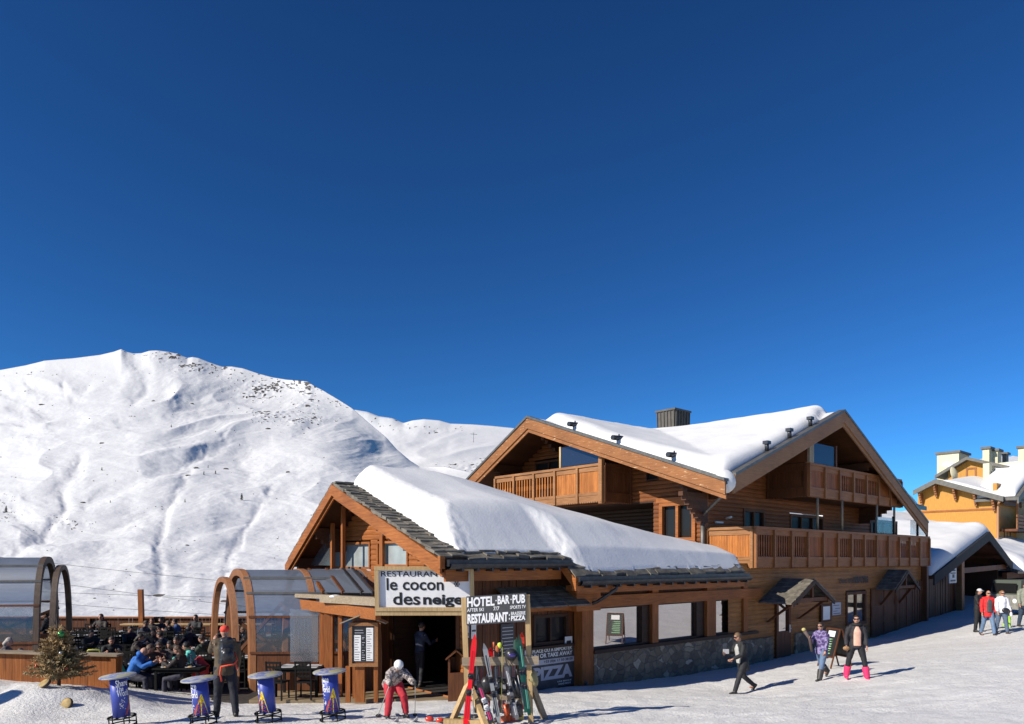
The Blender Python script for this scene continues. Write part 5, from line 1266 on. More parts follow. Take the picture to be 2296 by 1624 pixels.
# ---- arched glass tunnels
M_hoop = wood('laminated_arch', (.16,.065,.028), (.25,.105,.042), (.33,.15,.065), 'Z')
M_clear2 = clear_glass('side_glass', (.62,.64,.66), .10, .08, (.25,.27,.3), .12)
M_hoop2 = wood('dark_laminated_arch', (.045,.03,.022), (.075,.05,.036), (.11,.075,.055), 'Z')
def arch_pts(w_, h, n=22, p=.62, y0=0):
    out = []
    for k in range(n+1):
        a = PI*k/n; out.append((y0 + w_/2 - w_/2*math.copysign(abs(math.cos(a))**.8, math.cos(a)), h*abs(math.sin(a))**p))
    return out
def tunnel(label, base, hd, w_, h, sweep, L, nh, front, side_low=True, group='arched glass shelters on the terrace', hm_=None):
    hm_ = hm_ or M_hoop
    base = Vector(base); hd = Vector((*hd, 0)).normalized(); sw = Vector((*sweep, 0)).normalized()
    root = thing('glass_tunnel', label, 'shelter', Matrix.Translation(base + hd*w_/2), group)
    def Pp(y, z, l): return base + hd*y + sw*l + Vector((0,0,z))
    def hoop(l, sc_, dy, wd=.17, dp=.16):
        A = arch_pts(w_*sc_, h*sc_, y0=dy); B_ = arch_pts((w_*sc_)-2*wd, h*sc_-wd, y0=dy+wd); mb = MB(); n = len(A)
        ia = [[mb.pt(Pp(y, z, l+o)) for y, z in A] for o in (0, dp)]; ib = [[mb.pt(Pp(y, z, l+o)) for y, z in B_] for o in (0, dp)]
        for k in range(n-1):
            mb.face((ia[0][k],ia[0][k+1],ia[1][k+1],ia[1][k])); mb.face((ib[0][k],ib[1][k],ib[1][k+1],ib[0][k+1]))
            mb.face((ia[0][k],ib[0][k],ib[0][k+1],ia[0][k+1])); mb.face((ia[1][k],ia[1][k+1],ib[1][k+1],ib[1][k]))
        mb.build('hoop', hm_, root)
    hoop(-.42, .93, w_*.03, .14); 
    for k in range(nh): hoop(L*k/(nh-1) if nh > 1 else 0, 1.0, 0, .19 if k == 0 else .09)
    A = arch_pts(w_-.04, h-.03, 60); y_low = .28*h
    for seg in range(nh-1 if nh > 1 else 1):
        l0 = L*seg/max(1,nh-1)+.1; l1 = L*(seg+1)/max(1,nh-1)
        for lo, hi, m_, nm in ((-1,.30,W['brown'],'low_panel'),(.30,.62,M_clear2,'side_glazing'),(.62,2,M_poly,'glazing')):
            for half in (0, 1):
                idx = [k for k in range(len(A)-1) if (k < len(A)//2) == (half == 0) and lo <= (A[k][1]+A[k+1][1])/2/h < hi]
                if not idx: continue
                mb = MB(); mb.smooth = True
                for k in idx: mb.poly([Pp(A[k][0]+.02,A[k][1],l0), Pp(A[k+1][0]+.02,A[k+1][1],l0), Pp(A[k+1][0]+.02,A[k+1][1],l1), Pp(A[k][0]+.02,A[k][1],l1)])
                mb.build(nm, m_, root, fix=False)
    for zf in (.28, .60, .80, .92):
        for side in (0, 1):
            k = min(range(len(A)//2), key=lambda i: abs(A[i][1]-zf*h)); y, z = A[k]; y = y if side == 0 else w_-y
            mb = MB(); mb.beam(Pp(y, z, .0), Pp(y, z, L), .05, .06); mb.build('rail', W['brown'] if zf < .7 else M_zinc2, root)
    mb = MB(); mb.beam(Pp(w_*.97, .35, 0), Pp(w_*.75, 2.3, L*.45), .07, .09); mb.beam(Pp(w_*.97, 2.0, 0), Pp(w_*.97, .9, L*.45), .07, .09); mb.build('brace', W['brown'], root)
    return root
tunnel('arched glass shelter with orange wooden hoops joining the restaurant gable', (-7.0,19.55,.1), (-.60,.80), 2.45, 3.27, (1,.03), 3.35, 3, 0)
tunnel('arched glass shelter with grey hoops at the left edge of the terrace', (-13.6,21.0,.1), (-.34,.94), 2.5, 3.62, (-1,-.12), 6, 4, 0, hm_=M_hoop2)
mb = MB(); mb.box(-6.9, -4.2, 21.6, 21.62, .2, 2.0); 
# lean-to glazing and pergola beam in front of the gable
LT = thing('glass_lean_to', 'sloping glazed lean-to roof on timber posts left of the entrance sign', 'lean-to', Matrix.Translation((-4.7, 18.9, .1)))
def plate(p, q, r, s, th, name, m_, parent=LT):
    mb = MB(); n = ((Vector(q)-Vector(p)).cross(Vector(s)-Vector(p))).normalized()*th; P4 = [Vector(v) for v in (p,q,r,s)]; mb.hexa(P4, [v+n for v in P4]); return mb.build(name, m_, parent)
A0, A1 = at(640,1329,20.0), at(846,1333,17.75); B0, B1_ = at(700,1277,22.4), at(800,1277,21.2)
bm0, bm1 = at(655,1352,20.2), at(848,1378,17.5)
mb = MB(); mb.beam(bm0, bm1, .16, .27); mb.build('beam', W['orange_x'], LT)
mb = MB(); mb.beam(at(640,1334,20.3), at(846,1344,17.7), .22, .10); mb.beam(at(720,1342,18.9), at(846,1350,17.6), .10, .2); mb.build('eaves_board', W['grey'], LT)
ks = [0,.36,.62,.86,1.0]
for k in range(4):
    p = at(668,1328,19.9).lerp(at(838,1330,18.0), ks[k]); q = at(668,1328,19.9).lerp(at(838,1330,18.0), ks[k+1]); p2 = at(640,1278,21.6).lerp(at(790,1276,20.6), ks[k]); q2 = at(640,1278,21.6).lerp(at(790,1276,20.6), ks[k+1])
    if k >= 1: plate(p, q, q2, p2, .012, 'glazing', M_poly)
    mb = MB(); mb.beam(q, q2, .07, .09); mb.build('rafter', W['brown'] if k < 2 else M_zinc, LT)
    if k == 1: mb = MB(); mb.beam(p, p2, .07, .09); mb.build('rafter', W['orange_x'], LT)
for (U, Vt, Y, wd, Vb) in ((664,1352,20.0,.16,1440),(722,1362,19.2,.15,1557),(736,1366,19.0,.22,1559),(762,1366,18.75,.10,1560),(793,1372,18.5,.06,1560)):
    p = at(U, Vt, Y); mb = MB(); mb.box(p.x-wd/2, p.x+wd/2, Y, Y+wd, .11, p.z); mb.build('post', W['orange_z'], LT)
mb = MB(); mb.box(-5.9, -5.15, 19.45, 19.47, .9, 2.3); mb.build('glass_screen', M_clear, LT)
mb = MB(); mb.box(-5.9, -5.15, 19.44, 19.50, .15, .9); mb.build('low_panel', W['brown'], LT)
for k, (U, V) in enumerate(((752,1338),(783,1341),(810,1343))):
    p = at(U, V, 18.6); mb = MB(); mb.ball(p, .16, .10, .05, 12, 6); props(mb.build('snow_clump', M_snow_roof, M=Matrix.Translation(p)), ('leftmost','middle','rightmost')[k]+' small clump of snow on the pergola beam', 'snow', 'snow clumps on the pergola')

# ---- menu display with its own little roof
YM = 18.0
def mp(U, V, dy=0): return at(U, V, YM+dy)
MD = thing('menu_display', 'wooden menu display case with small pitched roof on posts beside the entrance', 'menu display', Matrix.Translation((mp(815,1560).x, YM, .11)))
o_ = mp(783,1500); e_ = mp(848,1500); zt1 = mp(800,1397).z; z0_ = mp(800,1493).z
mb = MB(); mb.box(o_.x, e_.x, YM, YM+.14, z0_, zt1); mb.build('case', W['orange_z'], MD)
mb = MB(); mb.box(o_.x+.08, e_.x-.08, YM-.012, YM-.002, z0_+.09, zt1-.08); mb.build('backing', M_sgrey, MD)
mb = MB(); 
for (a, b, c, d) in ((o_.x, e_.x, z0_-.02, z0_+.06),(o_.x, e_.x, zt1-.07, zt1+.01)): mb.box(a, b, YM-.05, YM+.0, c, d)
for x in (o_.x, e_.x-.08): mb.box(x, x+.08, YM-.048, YM-.0, z0_+.06, zt1-.07)
mb.build('case_frame', W['sun_rail'], MD)
xm = (o_.x+e_.x)/2; ztp = mp(815,1378).z
mb = MB(); mb.hexa([(o_.x+.02,YM,zt1),(e_.x-.02,YM,zt1),(xm,YM,ztp-.04)], [(o_.x+.02,YM+.14,zt1),(e_.x-.02,YM+.14,zt1),(xm,YM+.14,ztp-.04)]); mb.build('gable', W['brown'], MD)
for sg2, nm in ((-1,0),(1,1)):
    mb = MB(); ex = xm+sg2*.56; mb.hexa([(xm,YM-.14,ztp),(ex,YM-.14,zt1-.02),(ex,YM+.28,zt1-.02),(xm,YM+.28,ztp)], [(xm,YM-.14,ztp+.03),(ex,YM-.14,zt1+.01),(ex,YM+.28,zt1+.01),(xm,YM+.28,ztp+.03)]); mb.build('roof_board', W['grey'], MD)
for (U, w_, V) in ((779,.11,1560),(806,.23,1558),(842,.10,1558)):
    p = mp(U, V); mb = MB(); mb.box(p.x-w_/2, p.x+w_/2, YM+.02, YM+.13, .1, z0_-.02); mb.build('post', W['orange_z'], MD)
cw, ch = e_.x-o_.x-.24, zt1-z0_-.24; cx, cz = o_.x+.12, z0_+.12
for k, (x0, x1, y0, y1, m_) in enumerate(((0,.36,0,.78,M_white),(.64,1,0,1,M_white),(0,.62,.80,1,M_ink),(.38,.62,.64,.75,M_ink),(.38,.62,.44,.62,M_ink),(.38,.62,0,.38,M_ink))):
    mb = MB(); mb.box(cx+cw*x0, cx+cw*x1, YM-.02, YM-.0125, cz+ch*y0, cz+ch*y1); sh = mb.build('menu_sheet', m_, MD)
    mb = MB(); n_ = max(2, int((y1-y0)*14)); lm = M_ltr2
    for j in range(n_):
        zz = cz+ch*(y0+(y1-y0)*(j+.6)/(n_+.5)); xe = x1-(x1-x0)*random.uniform(.1,.5); mb.box(cx+cw*(x0+.04), cx+cw*xe, YM-.0235, YM-.0205, zz-.006, zz+.006)
    mb.build('printed_lines', M_sgrey if m_ is M_white else lm, sh)
# litter bin with a small gable
YB_ = 17.9
a_, b_ = at(1003,1470,YB_), at(1042,1470,YB_)
LB = thing('litter_bin', 'wooden litter bin with a little gable roof in the shade of the entrance', 'bin', Matrix.Translation(((a_.x+b_.x)/2, YB_+.3, .11)))
mb = MB(); zt2 = at(1010,1480,YB_).z; xm = (a_.x+b_.x)/2
mb.box(a_.x, b_.x, YB_+.2, YB_+.6, .11, zt2-.35); mb.box(a_.x, a_.x+.05, YB_+.2, YB_+.6, zt2-.35, zt2); mb.box(b_.x-.05, b_.x, YB_+.2, YB_+.6, zt2-.35, zt2); mb.box(a_.x+.05, b_.x-.05, YB_+.55, YB_+.6, zt2-.35, zt2); mb.build('body', W['brown'], LB)
for sg2 in (-1, 1):
    mb = MB(); mb.beam((xm, YB_+.4, zt2+.2), (xm+sg2*.27, YB_+.4, zt2-.02), .5, .03); mb.build('roof_board', W['brown'], LB)
# A-board with chalked menu beside the hotel path
def a_board(label, x, y, rz, h=1.15, w_=.62):
    z = gz(x, y); Mx = frame_at(x, y, z, rz); root = thing('a_board', label, 'sign', Mx)
    for sg2 in (-1, 1):
        mb = MB(Mx); y0, y1 = sg2*.36, sg2*.03
        for x_ in (-w_/2, w_/2): mb.beam((x_, y0, 0), (x_, y1, h), .035, .035)
        for k in (.28, 1.0): mb.beam((-w_/2, y0+(y1-y0)*k, h*k), (w_/2, y0+(y1-y0)*k, h*k), .04, .035)
        fr = mb.build('frame', W['brown'], root)
        mb = MB(Mx); k0, k1 = .29, .98; f = lambda k, o=0: (y0+(y1-y0)*k+o*sg2, h*k)
        mb.poly([(-w_/2+.02, *f(k0,.012)), (w_/2-.02, *f(k0,.012)), (w_/2-.02, *f(k1,.012)), (-w_/2+.02, *f(k1,.012))]); mb.build('slate_panel', M('chalkboard', (.012,.012,.014), .6), root, fix=False)
        if sg2 == -1:
            mb = MB(Mx); 
            for j in range(7):
                k = .36+.06*j; mb.poly([(-w_*.34, *f(k,.018)), (w_*random.uniform(-.1,.36), *f(k,.018)), (w_*.2, *f(k+.025,.018)), (-w_*.34, *f(k+.025,.018))])
            mb.build('chalk_lines', M('green_chalk', (.30,.55,.30), .8), root, fix=False)
            mb = MB(Mx); mb.poly([(-w_*.28, *f(.80,.02)), (w_*.24, *f(.80,.02)), (w_*.24, *f(.95,.02)), (-w_*.28, *f(.95,.02))]); mb.build('white_sheet', M_white, root, fix=False)
a_board('wooden framed A-board with green chalk writing on the snow by the hotel', 9.75, 22.1, R(-78))
# ================================================================== terrace chairs and tables
def make_chair(x, y, z, rz, label, group):
    Mx = frame_at(x, y, z, rz); t = thing('chair', label, 'chair', Mx, group)
    mb = MB(Mx); mb.box(-.21,.21,-.21,.21,.43,.465); mb.build('seat', M_black, t)
    for sx in (-1,1):
        mb = MB(Mx); mb.beam((sx*.19,.19,0),(sx*.19,.19,.43),.035); mb.build('leg', M_black, t)
        mb = MB(Mx); mb.beam((sx*.19,-.19,0),(sx*.19,-.19,.46),.035); mb.beam((sx*.19,-.19,.46),(sx*.19,-.27,.98),.035); mb.build('leg', M_black, t)
    mb = MB(Mx)
    for k in range(4): zz = .58+.115*k; yy = -.19-.08*(zz-.46)/.52; mb.box(-.175,.175,yy-.012,yy+.012,zz,zz+.055)
    for xx in (-.09,0,.09): mb.beam((xx,-.205,.56),(xx,-.27,.97),.018)
    mb.build('backrest', M_black, t)
    return t
def make_table(x, y, z, rz, label, group, lx=1.2, ly=.75):
    Mx = frame_at(x, y, z, rz); t = thing('table', label, 'table', Mx, group)
    mb = MB(Mx); mb.box(-lx/2,lx/2,-ly/2,ly/2,.72,.755); mb.box(-lx/2+.05,lx/2-.05,-ly/2+.05,ly/2-.05,.64,.72); mb.build('tabletop', M_black, t)
    for sx in (-1,1):
        for sy in (-1,1): mb = MB(Mx); mb.box(sx*(lx/2-.07)-.03,sx*(lx/2-.07)+.03,sy*(ly/2-.07)-.03,sy*(ly/2-.07)+.03,0,.64); mb.build('leg', M_black, t)
    return t
T0 = C0 = None
DZ = .10
def put(o, x, y, z, rz, label=None):
    o.matrix_basis = frame_at(x, y, z, rz)
    if label: o['label'] = label
    return o
LT_ = 'black terrace table laid with white mats among the other empty tables'
LC_ = 'black slat-back terrace chair among the other empty chairs'
GT_, GC_ = 'black tables on the terrace', 'black slat-back chairs on the terrace'
T0 = make_table(0,0,0,0,LT_,GT_); C0 = make_chair(0,0,0,0,LC_,GC_)
Pl = MB(); Pl.box(-.19,.19,-.13,.13,0,.004); M_matw = noisy('paper_mat', (.42,.42,.43), .7, 6, .25, 0)
P0 = Pl.build('place_mat', M_matw); props(P0, 'pale paper place mat on a black terrace table', 'place mat', 'paper mats on the terrace tables')
first = [True, True, True]
def new_of(proto, i):
    if first[i]: first[i] = False; return proto
    return copy_tree(proto)
def table(x, y, rz=0, chairs=(0,1,2,3), tl=LT_, mats=True, z=DZ, cl=LC_, jit=.06):
    put(new_of(T0, 0), x, y, z, rz, tl); Rm = Matrix.Rotation(rz, 4, 'Z')
    sp_ = [(-.32,-.55,0),(.32,-.55,0),(-.32,.55,PI),(.32,.55,PI)]
    for k in chairs:
        cx, cy, a = sp_[k]; v = Rm @ Vector((cx+random.uniform(-jit,jit), cy+random.uniform(-jit,jit)*1.5, 0)); put(new_of(C0, 1), x+v.x, y+v.y, z, rz+a+random.uniform(-.15,.15), cl)
    if mats:
        for (mx, my) in ((-.32,-.2),(.32,-.2),(-.32,.2),(.32,.2)):
            v = Rm @ Vector((mx, my, 0)); o = new_of(P0, 2); o.matrix_basis = frame_at(x+v.x, y+v.y, z+.756, rz+random.uniform(-.2,.2))
rows = [(19.6, (-10.4,)), (20.9, (-11.9,-10.2,-8.7,-7.2)), (22.9, (-13.2,-11.4,-9.7)), (24.9, (-14.6,-12.7,-10.9,-9.3)), (26.8, (-15.9,-13.9,-12.0,-10.2,-8.6)), (28.4, (-16.6,-14.8))]
for y, xs in rows:
    for x in xs: table(x, y, random.uniform(-.12,.12))
table(-8.55, 18.95, .03, (2,), 'front terrace table crowded with plates where the blue hooded diner sits', False, cl='black slat-back chair behind the crowded front table')
table(-5.5, 19.0, -.05, (0,1,3), 'black table with empty chairs behind the third blue bar table', True, cl='black slat-back chair at the table left of the pergola post')
table(-11.6, 18.9, .1, (0,1,3), 'black table just behind the boarded parapet', True, cl='black slat-back chair just behind the boarded parapet')
table(-4.9, 21.2, .2, (0,1), 'black table inside the glazed shelter near the pergola', True, cl='black slat-back chair inside the glazed shelter')
table(-7.6, 22.6, .5, (0,1,2), 'long laid table under the orange hoops of the shelter', True, cl='black slat-back chair under the orange hoops')
# yellow child seat
Mx = frame_at(-11.1, 19.4, DZ, R(20)); YSx = thing('child_seat', 'yellow rounded child seat leaning behind the black chairs', 'seat', Mx)
mb = MB(Mx); mb.tube([(-.22,0,.55),(-.22,.02,.95),(-.12,.03,1.12),(.12,.03,1.12),(.22,.02,.95),(.22,0,.55)], .03, 8); mb.build('backrest_rim', M('yellow_plastic', (.50,.48,.08), .5), YSx)
mb = MB(Mx); mb.hexa([(-.2,0,.55),(.2,0,.55),(.2,.03,.55),(-.2,.03,.55)], [(-.17,.02,1.06),(.17,.02,1.06),(.17,.05,1.06),(-.17,.05,1.06)]); mb.build('backrest', M('pale_yellow_plastic', (.45,.44,.16), .6), YSx)
mb = MB(Mx); mb.box(-.2,.2,-.3,.0,.52,.56); mb.build('seat', M_black, YSx)
for sx in (-.18,.18):
    for sy in (-.27,-.02): mb = MB(Mx); mb.beam((sx,sy,0),(sx*.9,sy,.52),.03); mb.build('leg', M_black, YSx)
# dishes and glasses of the crowded tables
M_por = M('porcelain', (.72,.71,.68), .25); M_food = noisy('food', (.42,.25,.08), .7, 25, .6, .5)
M_cgl = clear_glass('drinking_glass', (.88,.90,.90), .2, .12, (.6,.6,.6)); M_bottle = M('bottle_glass', (.05,.09,.05), .15)
def plate_(x, y, z, label): 
    Mx = frame_at(x,y,z); t = thing('plate', label, 'plate', Mx, 'plates on the front table'); mb = MB(Mx); mb.lathe([(.06,0),(.07,.0),(.125,.018),(.12,.022),(.06,.008)], (0,0,0), 20); mb.build('dish', M_por, t)
    mb = MB(Mx); mb.ball((.0,.0,.02), .07,.06,.025, 10, 6); mb.build('food', M_food, t)
def glass_(x, y, z, label, grp, h=.14, m_=None, r=.032):
    mb = MB(frame_at(x,y,z)); mb.lathe([(r*.8,0),(r,h),(r*.94,h),(r*.74,.008)], (0,0,0), 12); props(mb.build('drinking_glass', m_ or M_cgl, M=frame_at(x,y,z)), label, 'glass', grp)
def bottle_(x, y, z, label, m_=None, grp=None):
    mb = MB(frame_at(x,y,z)); mb.lathe([(.034,0),(.036,.02),(.036,.17),(.014,.23),(.014,.29),(.017,.29),(.017,.30)], (0,0,0), 14); props(mb.build('bottle', m_ or M_cgl, M=frame_at(x,y,z)), label, 'bottle', grp)
zt = DZ+.757
for k, (dx, dy) in enumerate(((-.32,-.2),(.3,-.2),(-.3,.2),(.32,.2))): plate_(-8.55+dx, 18.95+dy, zt, 'white plate of food on the crowded front table')
for k in range(6): glass_(-8.55+random.uniform(-.5,.5), 18.95+random.uniform(-.25,.25), zt, 'clear glass among the plates of the front table', 'glasses on the front table')
bottle_(-8.35, 19.0, zt, 'tall clear bottle in the middle of the front table'); bottle_(-8.75, 19.1, zt, 'dark green bottle behind the plates of the front table', M_bottle)
for k in range(6): glass_(-13.9+random.uniform(-.5,.5), 26.8+random.uniform(-.25,.25), zt, 'glass on the far table where two people face each other', 'glasses on the far table')
bottle_(-13.7, 26.8, zt, 'clear bottle on the far table between two diners')
glass_(-4.75, 19.9, 1.0, 'white paper cup on the ledge by the pergola', None, .2, M_white, .05)

# ================================================================== blue bar tables
M_blue = noisy('blue_column', (.035,.06,.33), .45, 3, .12, .05); M_yel = M('yellow_print', (.72,.58,.02), .5); M_red = M('red_print', (.55,.04,.05), .5)
def bl(nt, b):
    c = coords(nt); v = N(nt, 'ShaderNodeTexVoronoi'); v.inputs['Scale'].default_value = 4.2; nt.links.new(c, v.inputs[0])
    s_ = N(nt, 'ShaderNodeSeparateColor'); nt.links.new(v.outputs['Color'], s_.inputs[0])
    col = ramp(nt, s_.outputs[0], [(0, (.12,.15,.30)), (.3, (.30,.31,.33)), (.5, (.42,.38,.08)), (.72, (.20,.23,.36)), (1, (.07,.10,.30))])
    nt.links.new(mixc(nt, ramp(nt, noise_tex(nt, c, 14, 5), [(.45,(0,0,0)),(.6,(1,1,1))]), col, (.36,.36,.36)), b.inputs['Base Color'])
M_top = mat('printed_tabletop', (.5,.5,.4), .4, build=bl)
def wrap(mb, Mx, r, flat, faces, a0):
    b = len(mb.v)
    for (u, v) in flat: a = a0 + u/r; mb.v.append(Mx @ Vector((r*math.sin(a), -r*math.cos(a), v)))
    for f in faces: mb.f.append(tuple(b+i for i in f)); mb.mi.append(0); mb.sm.append(False)
def wrap_strip(mb, Mx, r, p, q, w_, a0, n=8):
    (u0,v0),(u1,v1) = p, q; L = math.hypot(u1-u0, v1-v0); nx, ny = -(v1-v0)/L*w_/2, (u1-u0)/L*w_/2; fl = []; fc = []
    for k in range(n+1):
        k_ = k/n; u = u0+(u1-u0)*k_; v = v0+(v1-v0)*k_; fl += [(u-nx,v-ny),(u+nx,v+ny)]
        if k < n: fc.append((2*k,2*k+1,2*k+3,2*k+2))
    wrap(mb, Mx, r, fl, fc, a0)
def bar_table(U, Vt, Y, yaw, label, tilt=5):
    x = (U-UC)/FPX*Y; z = gz(x+.1, Y); ztop_ = CAMZ-(Vt-VH)/FPX*Y; h = ztop_-z
    x += math.sin(R(tilt))*h*.9
    Mx = frame_at(x, Y, z) @ Matrix.Rotation(R(-tilt), 4, 'Y') @ Matrix.Rotation(R(3), 4, 'X')
    t = thing('bar_table', label, 'bar table', Mx, 'blue advertising bar tables in the snow'); r = .148
    mb = MB(Mx); mb.lathe([(r,.17),(r,h-.05)], (0,0,0), 32); mb.build('column', M_blue, t)
    mb = MB(Mx); mb.lathe([(.305,h-.026),(.311,h-.022),(.311,h-.005),(.307,h),(.0001,h)], (0,0,0), 40, cap=False); mb.lathe([(.305,h-.026),(.0001,h-.026)], (0,0,0), 40, cap=False); mb.build('tabletop', M_top, t)
    mb = MB(Mx); 
    for rr, zz in ((.235,.16),(.235,.02)): mb.tube([(rr*math.cos(2*PI*k/28), rr*math.sin(2*PI*k/28), zz) for k in range(29)], .013, 6, cap=False)
    for k in range(3): a = PI/3*k+.4; mb.beam((.235*math.cos(a),.235*math.sin(a),.16),(-.235*math.cos(a),-.235*math.sin(a),.16),.022)
    mb.build('foot_ring', M_black, t)
    for k in range(5): a = 2*PI*k/5+.3; mb = MB(Mx); mb.tube([(.235*math.cos(a),.235*math.sin(a),.16),(.235*math.cos(a),.235*math.sin(a),-.03)], .011, 6); mb.build('leg', M_black, t)
    ch = h-.22; mb = MB()
    for s_, v0, hh, ww in (('Share', .80, .12, .22), ('The', .68, .09, .12), ('World', .54, .12, .22)):
        vs, fs = text_mesh(s_, .02); x0 = min(v.x for v in vs); x1 = max(v.x for v in vs); y0 = min(v.y for v in vs); y1 = max(v.y for v in vs)
        wrap(mb, Mx, r+.002, [((v.x-x0)/(x1-x0)*ww+.03*(.8-v0), .17+ch*(v0)+(v.y-y0)/(y1-y0)*hh) for v in vs], fs, yaw)
    for k in range(26): u, v = random.uniform(.04,.14), .17+ch*random.uniform(.2,.5); s2 = random.uniform(.004,.008); wrap(mb, Mx, r+.002, [(u-s2,v-s2),(u+s2,v-s2),(u+s2,v+s2),(u-s2,v+s2)], [(0,1,2,3)], yaw)
    mb.build('lettering', M_ltr, t, fix=False)
    mb = MB(); fl = []; fc = []; n = 14
    for k in range(n+1):
        v = .18+ch*.62*k/n; w_ = .115*(1-k/n)+.012; c_ = .27+.02*k/n; 
        fl += [(c_-w_,v),(c_,v),(c_+w_,v)]
        if k < n: fc += [(3*k,3*k+1,3*k+4,3*k+3),(3*k+1,3*k+2,3*k+5,3*k+4)]
    wrap(mb, Mx, r+.002, fl, fc, yaw); mb.build('cone_print', M_yel, t, fix=False)
    mb = MB()
    for k in range(4): v = .2+ch*.13*k; w_ = .115*(1-k/4.6); wrap_strip(mb, Mx, r+.0035, (.27-w_,v),(.27+w_*.8,v+.09), .006, yaw); wrap_strip(mb, Mx, r+.0035, (.27+w_,v),(.27-w_*.8,v+.09), .006, yaw)
    wrap_strip(mb, Mx, r+.0035, (.12,.2),(.22,.17+ch*.35), .02, yaw)
    mb.build('line_print', M_red, t, fix=False)
bar_table(268, 1513, 13.5, .15, 'leftmost blue bar table, in front of the blue hooded diner', 4)
bar_table(449, 1520, 13.35, -1.45, 'blue bar table just left of the man with the backpack', 4)
bar_table(597, 1511, 13.7, -2.2, 'blue bar table just right of the man with the backpack', 3)
bar_table(741, 1503, 13.95, -1.4, 'rightmost blue bar table, in front of the menu display', 3)

# ================================================================== dried fir in the snow bank
M_dry = noisy('dry_fir_needles', (.36,.25,.12), .85, 6, .45, .2); M_grn = noisy('dull_green_needles', (.20,.17,.085), .85, 6, .5, .2)
tb = at(132,1524,15.9); th_ = 1.35
XT = thing('dried_fir_tree', 'small dried brown fir with a green bauble stuck in the snow bank', 'tree', Matrix.Translation(tb))
mb = MB(Matrix.Translation(tb)); mb.tube([(0,0,-.15),(.02,0,.5),(-.06,0,th_)], [.04,.025,.008], 7); mb.tube([(-.05,0,th_*.86),(-.17,0,th_*1.0)], .008, 5); mb.tube([(-.05,0,th_*.84),(.06,0,th_*.98)], .008, 5); mb.tube([(-.06,0,th_*.95),(-.05,0,th_*1.06)], .007, 5); mb.build('trunk', M_trunk, XT)
rnd = random.Random(5); mb = MB(Matrix.Translation(tb)); mg = MB(Matrix.Translation(tb))
for k in range(230):
    f = rnd.random()**1.1*.88; z = .02+th_*f*.92; L = (.60*(1-f)+.08)*rnd.uniform(.65,1.15); a = rnd.uniform(0,2*PI); dr = rnd.uniform(-.02,.28)
    d = Vector((math.cos(a), math.sin(a), dr)).normalized(); base_ = Vector((-.03*f,0,z)); q = mb if (rnd.random() < .62 or f > .5) else mg
    q.tube([base_, base_+d*L], [.007,.003], 4, cap=False)
    n = int(L*46)
    for j in range(n):
        k_ = (j+1)/n; p = base_+d*L*k_; sl = .06+.06*(1-k_)
        for m_ in range(2):
            v = Vector((rnd.uniform(-1,1), rnd.uniform(-1,1), rnd.uniform(-.7,.9))).normalized(); v = (v*.8+d*.7).normalized()*sl; s2 = v.cross(Vector((rnd.random(),rnd.random(),rnd.random()))).normalized()*.011
            q.poly([p-s2, p+s2, p+v+s2*.5, p+v-s2*.5])
mb.build('crown', M_dry, XT, fix=False); mg.build('foliage', M_grn, XT, fix=False)
M_baub = M('green_bauble', (.05,.25,.07), .15, .4); p = tb+Vector((.12,-.12,1.0)); mb = MB(); mb.ball(p, .075,.075,.075,16,10); props(mb.build('bauble', M_baub, M=Matrix.Translation(p)), 'green glass bauble hanging on the dried fir', 'bauble')
for k, (dx, dz, c) in enumerate(((.22,.62,(.6,.6,.62)),(-.3,.33,(.45,.1,.05)),(.05,.42,(.6,.6,.62)),(.35,.28,(.45,.1,.05)))):
    p = tb+Vector((dx,-.3,dz)); mb = MB(); mb.ball(p, .03,.03,.03,10,6); props(mb.build('bauble', M('bauble_%d' % (k%2), c, .2, .3), M=Matrix.Translation(p)), ('small silver bauble on the right of the dried fir','small red bauble on the left of the dried fir','small silver bauble in the middle of the dried fir','small red bauble low on the right of the dried fir')[k], 'bauble', 'baubles of the dried fir')
# cut log slices lying on the bank
M_slice = noisy('log_slice', (.34,.24,.09), .7, 12, .3, .2)
for (U, V, Y, rx, lab, r) in ((150,1556,14.75,62,'oval log slice lying flat on the front of the snow bank',.125),(100,1533,15.25,35,'log slice half buried under the dried fir',.13)):
    p = at(U, V, Y); p.z = gz(p.x, p.y)+.05; Mx = Matrix.Translation(p) @ Matrix.Rotation(R(-25), 4, 'Y') @ Matrix.Rotation(R(rx), 4, 'X'); t = thing('log_slice', lab, 'log', Mx)
    mb = MB(Mx); mb.lathe([(r*.96,-.03),(r,-.02),(r,.02),(r*.96,.03)], (0,0,0), 22); mb.build('bark', M_trunk, t)
    mb = MB(Mx); mb.lathe([(r*.9,.03),(r*.88,.034),(.001,.034)], (0,0,0), 22, cap=False); mb.build('cut_face', M_slice, t)

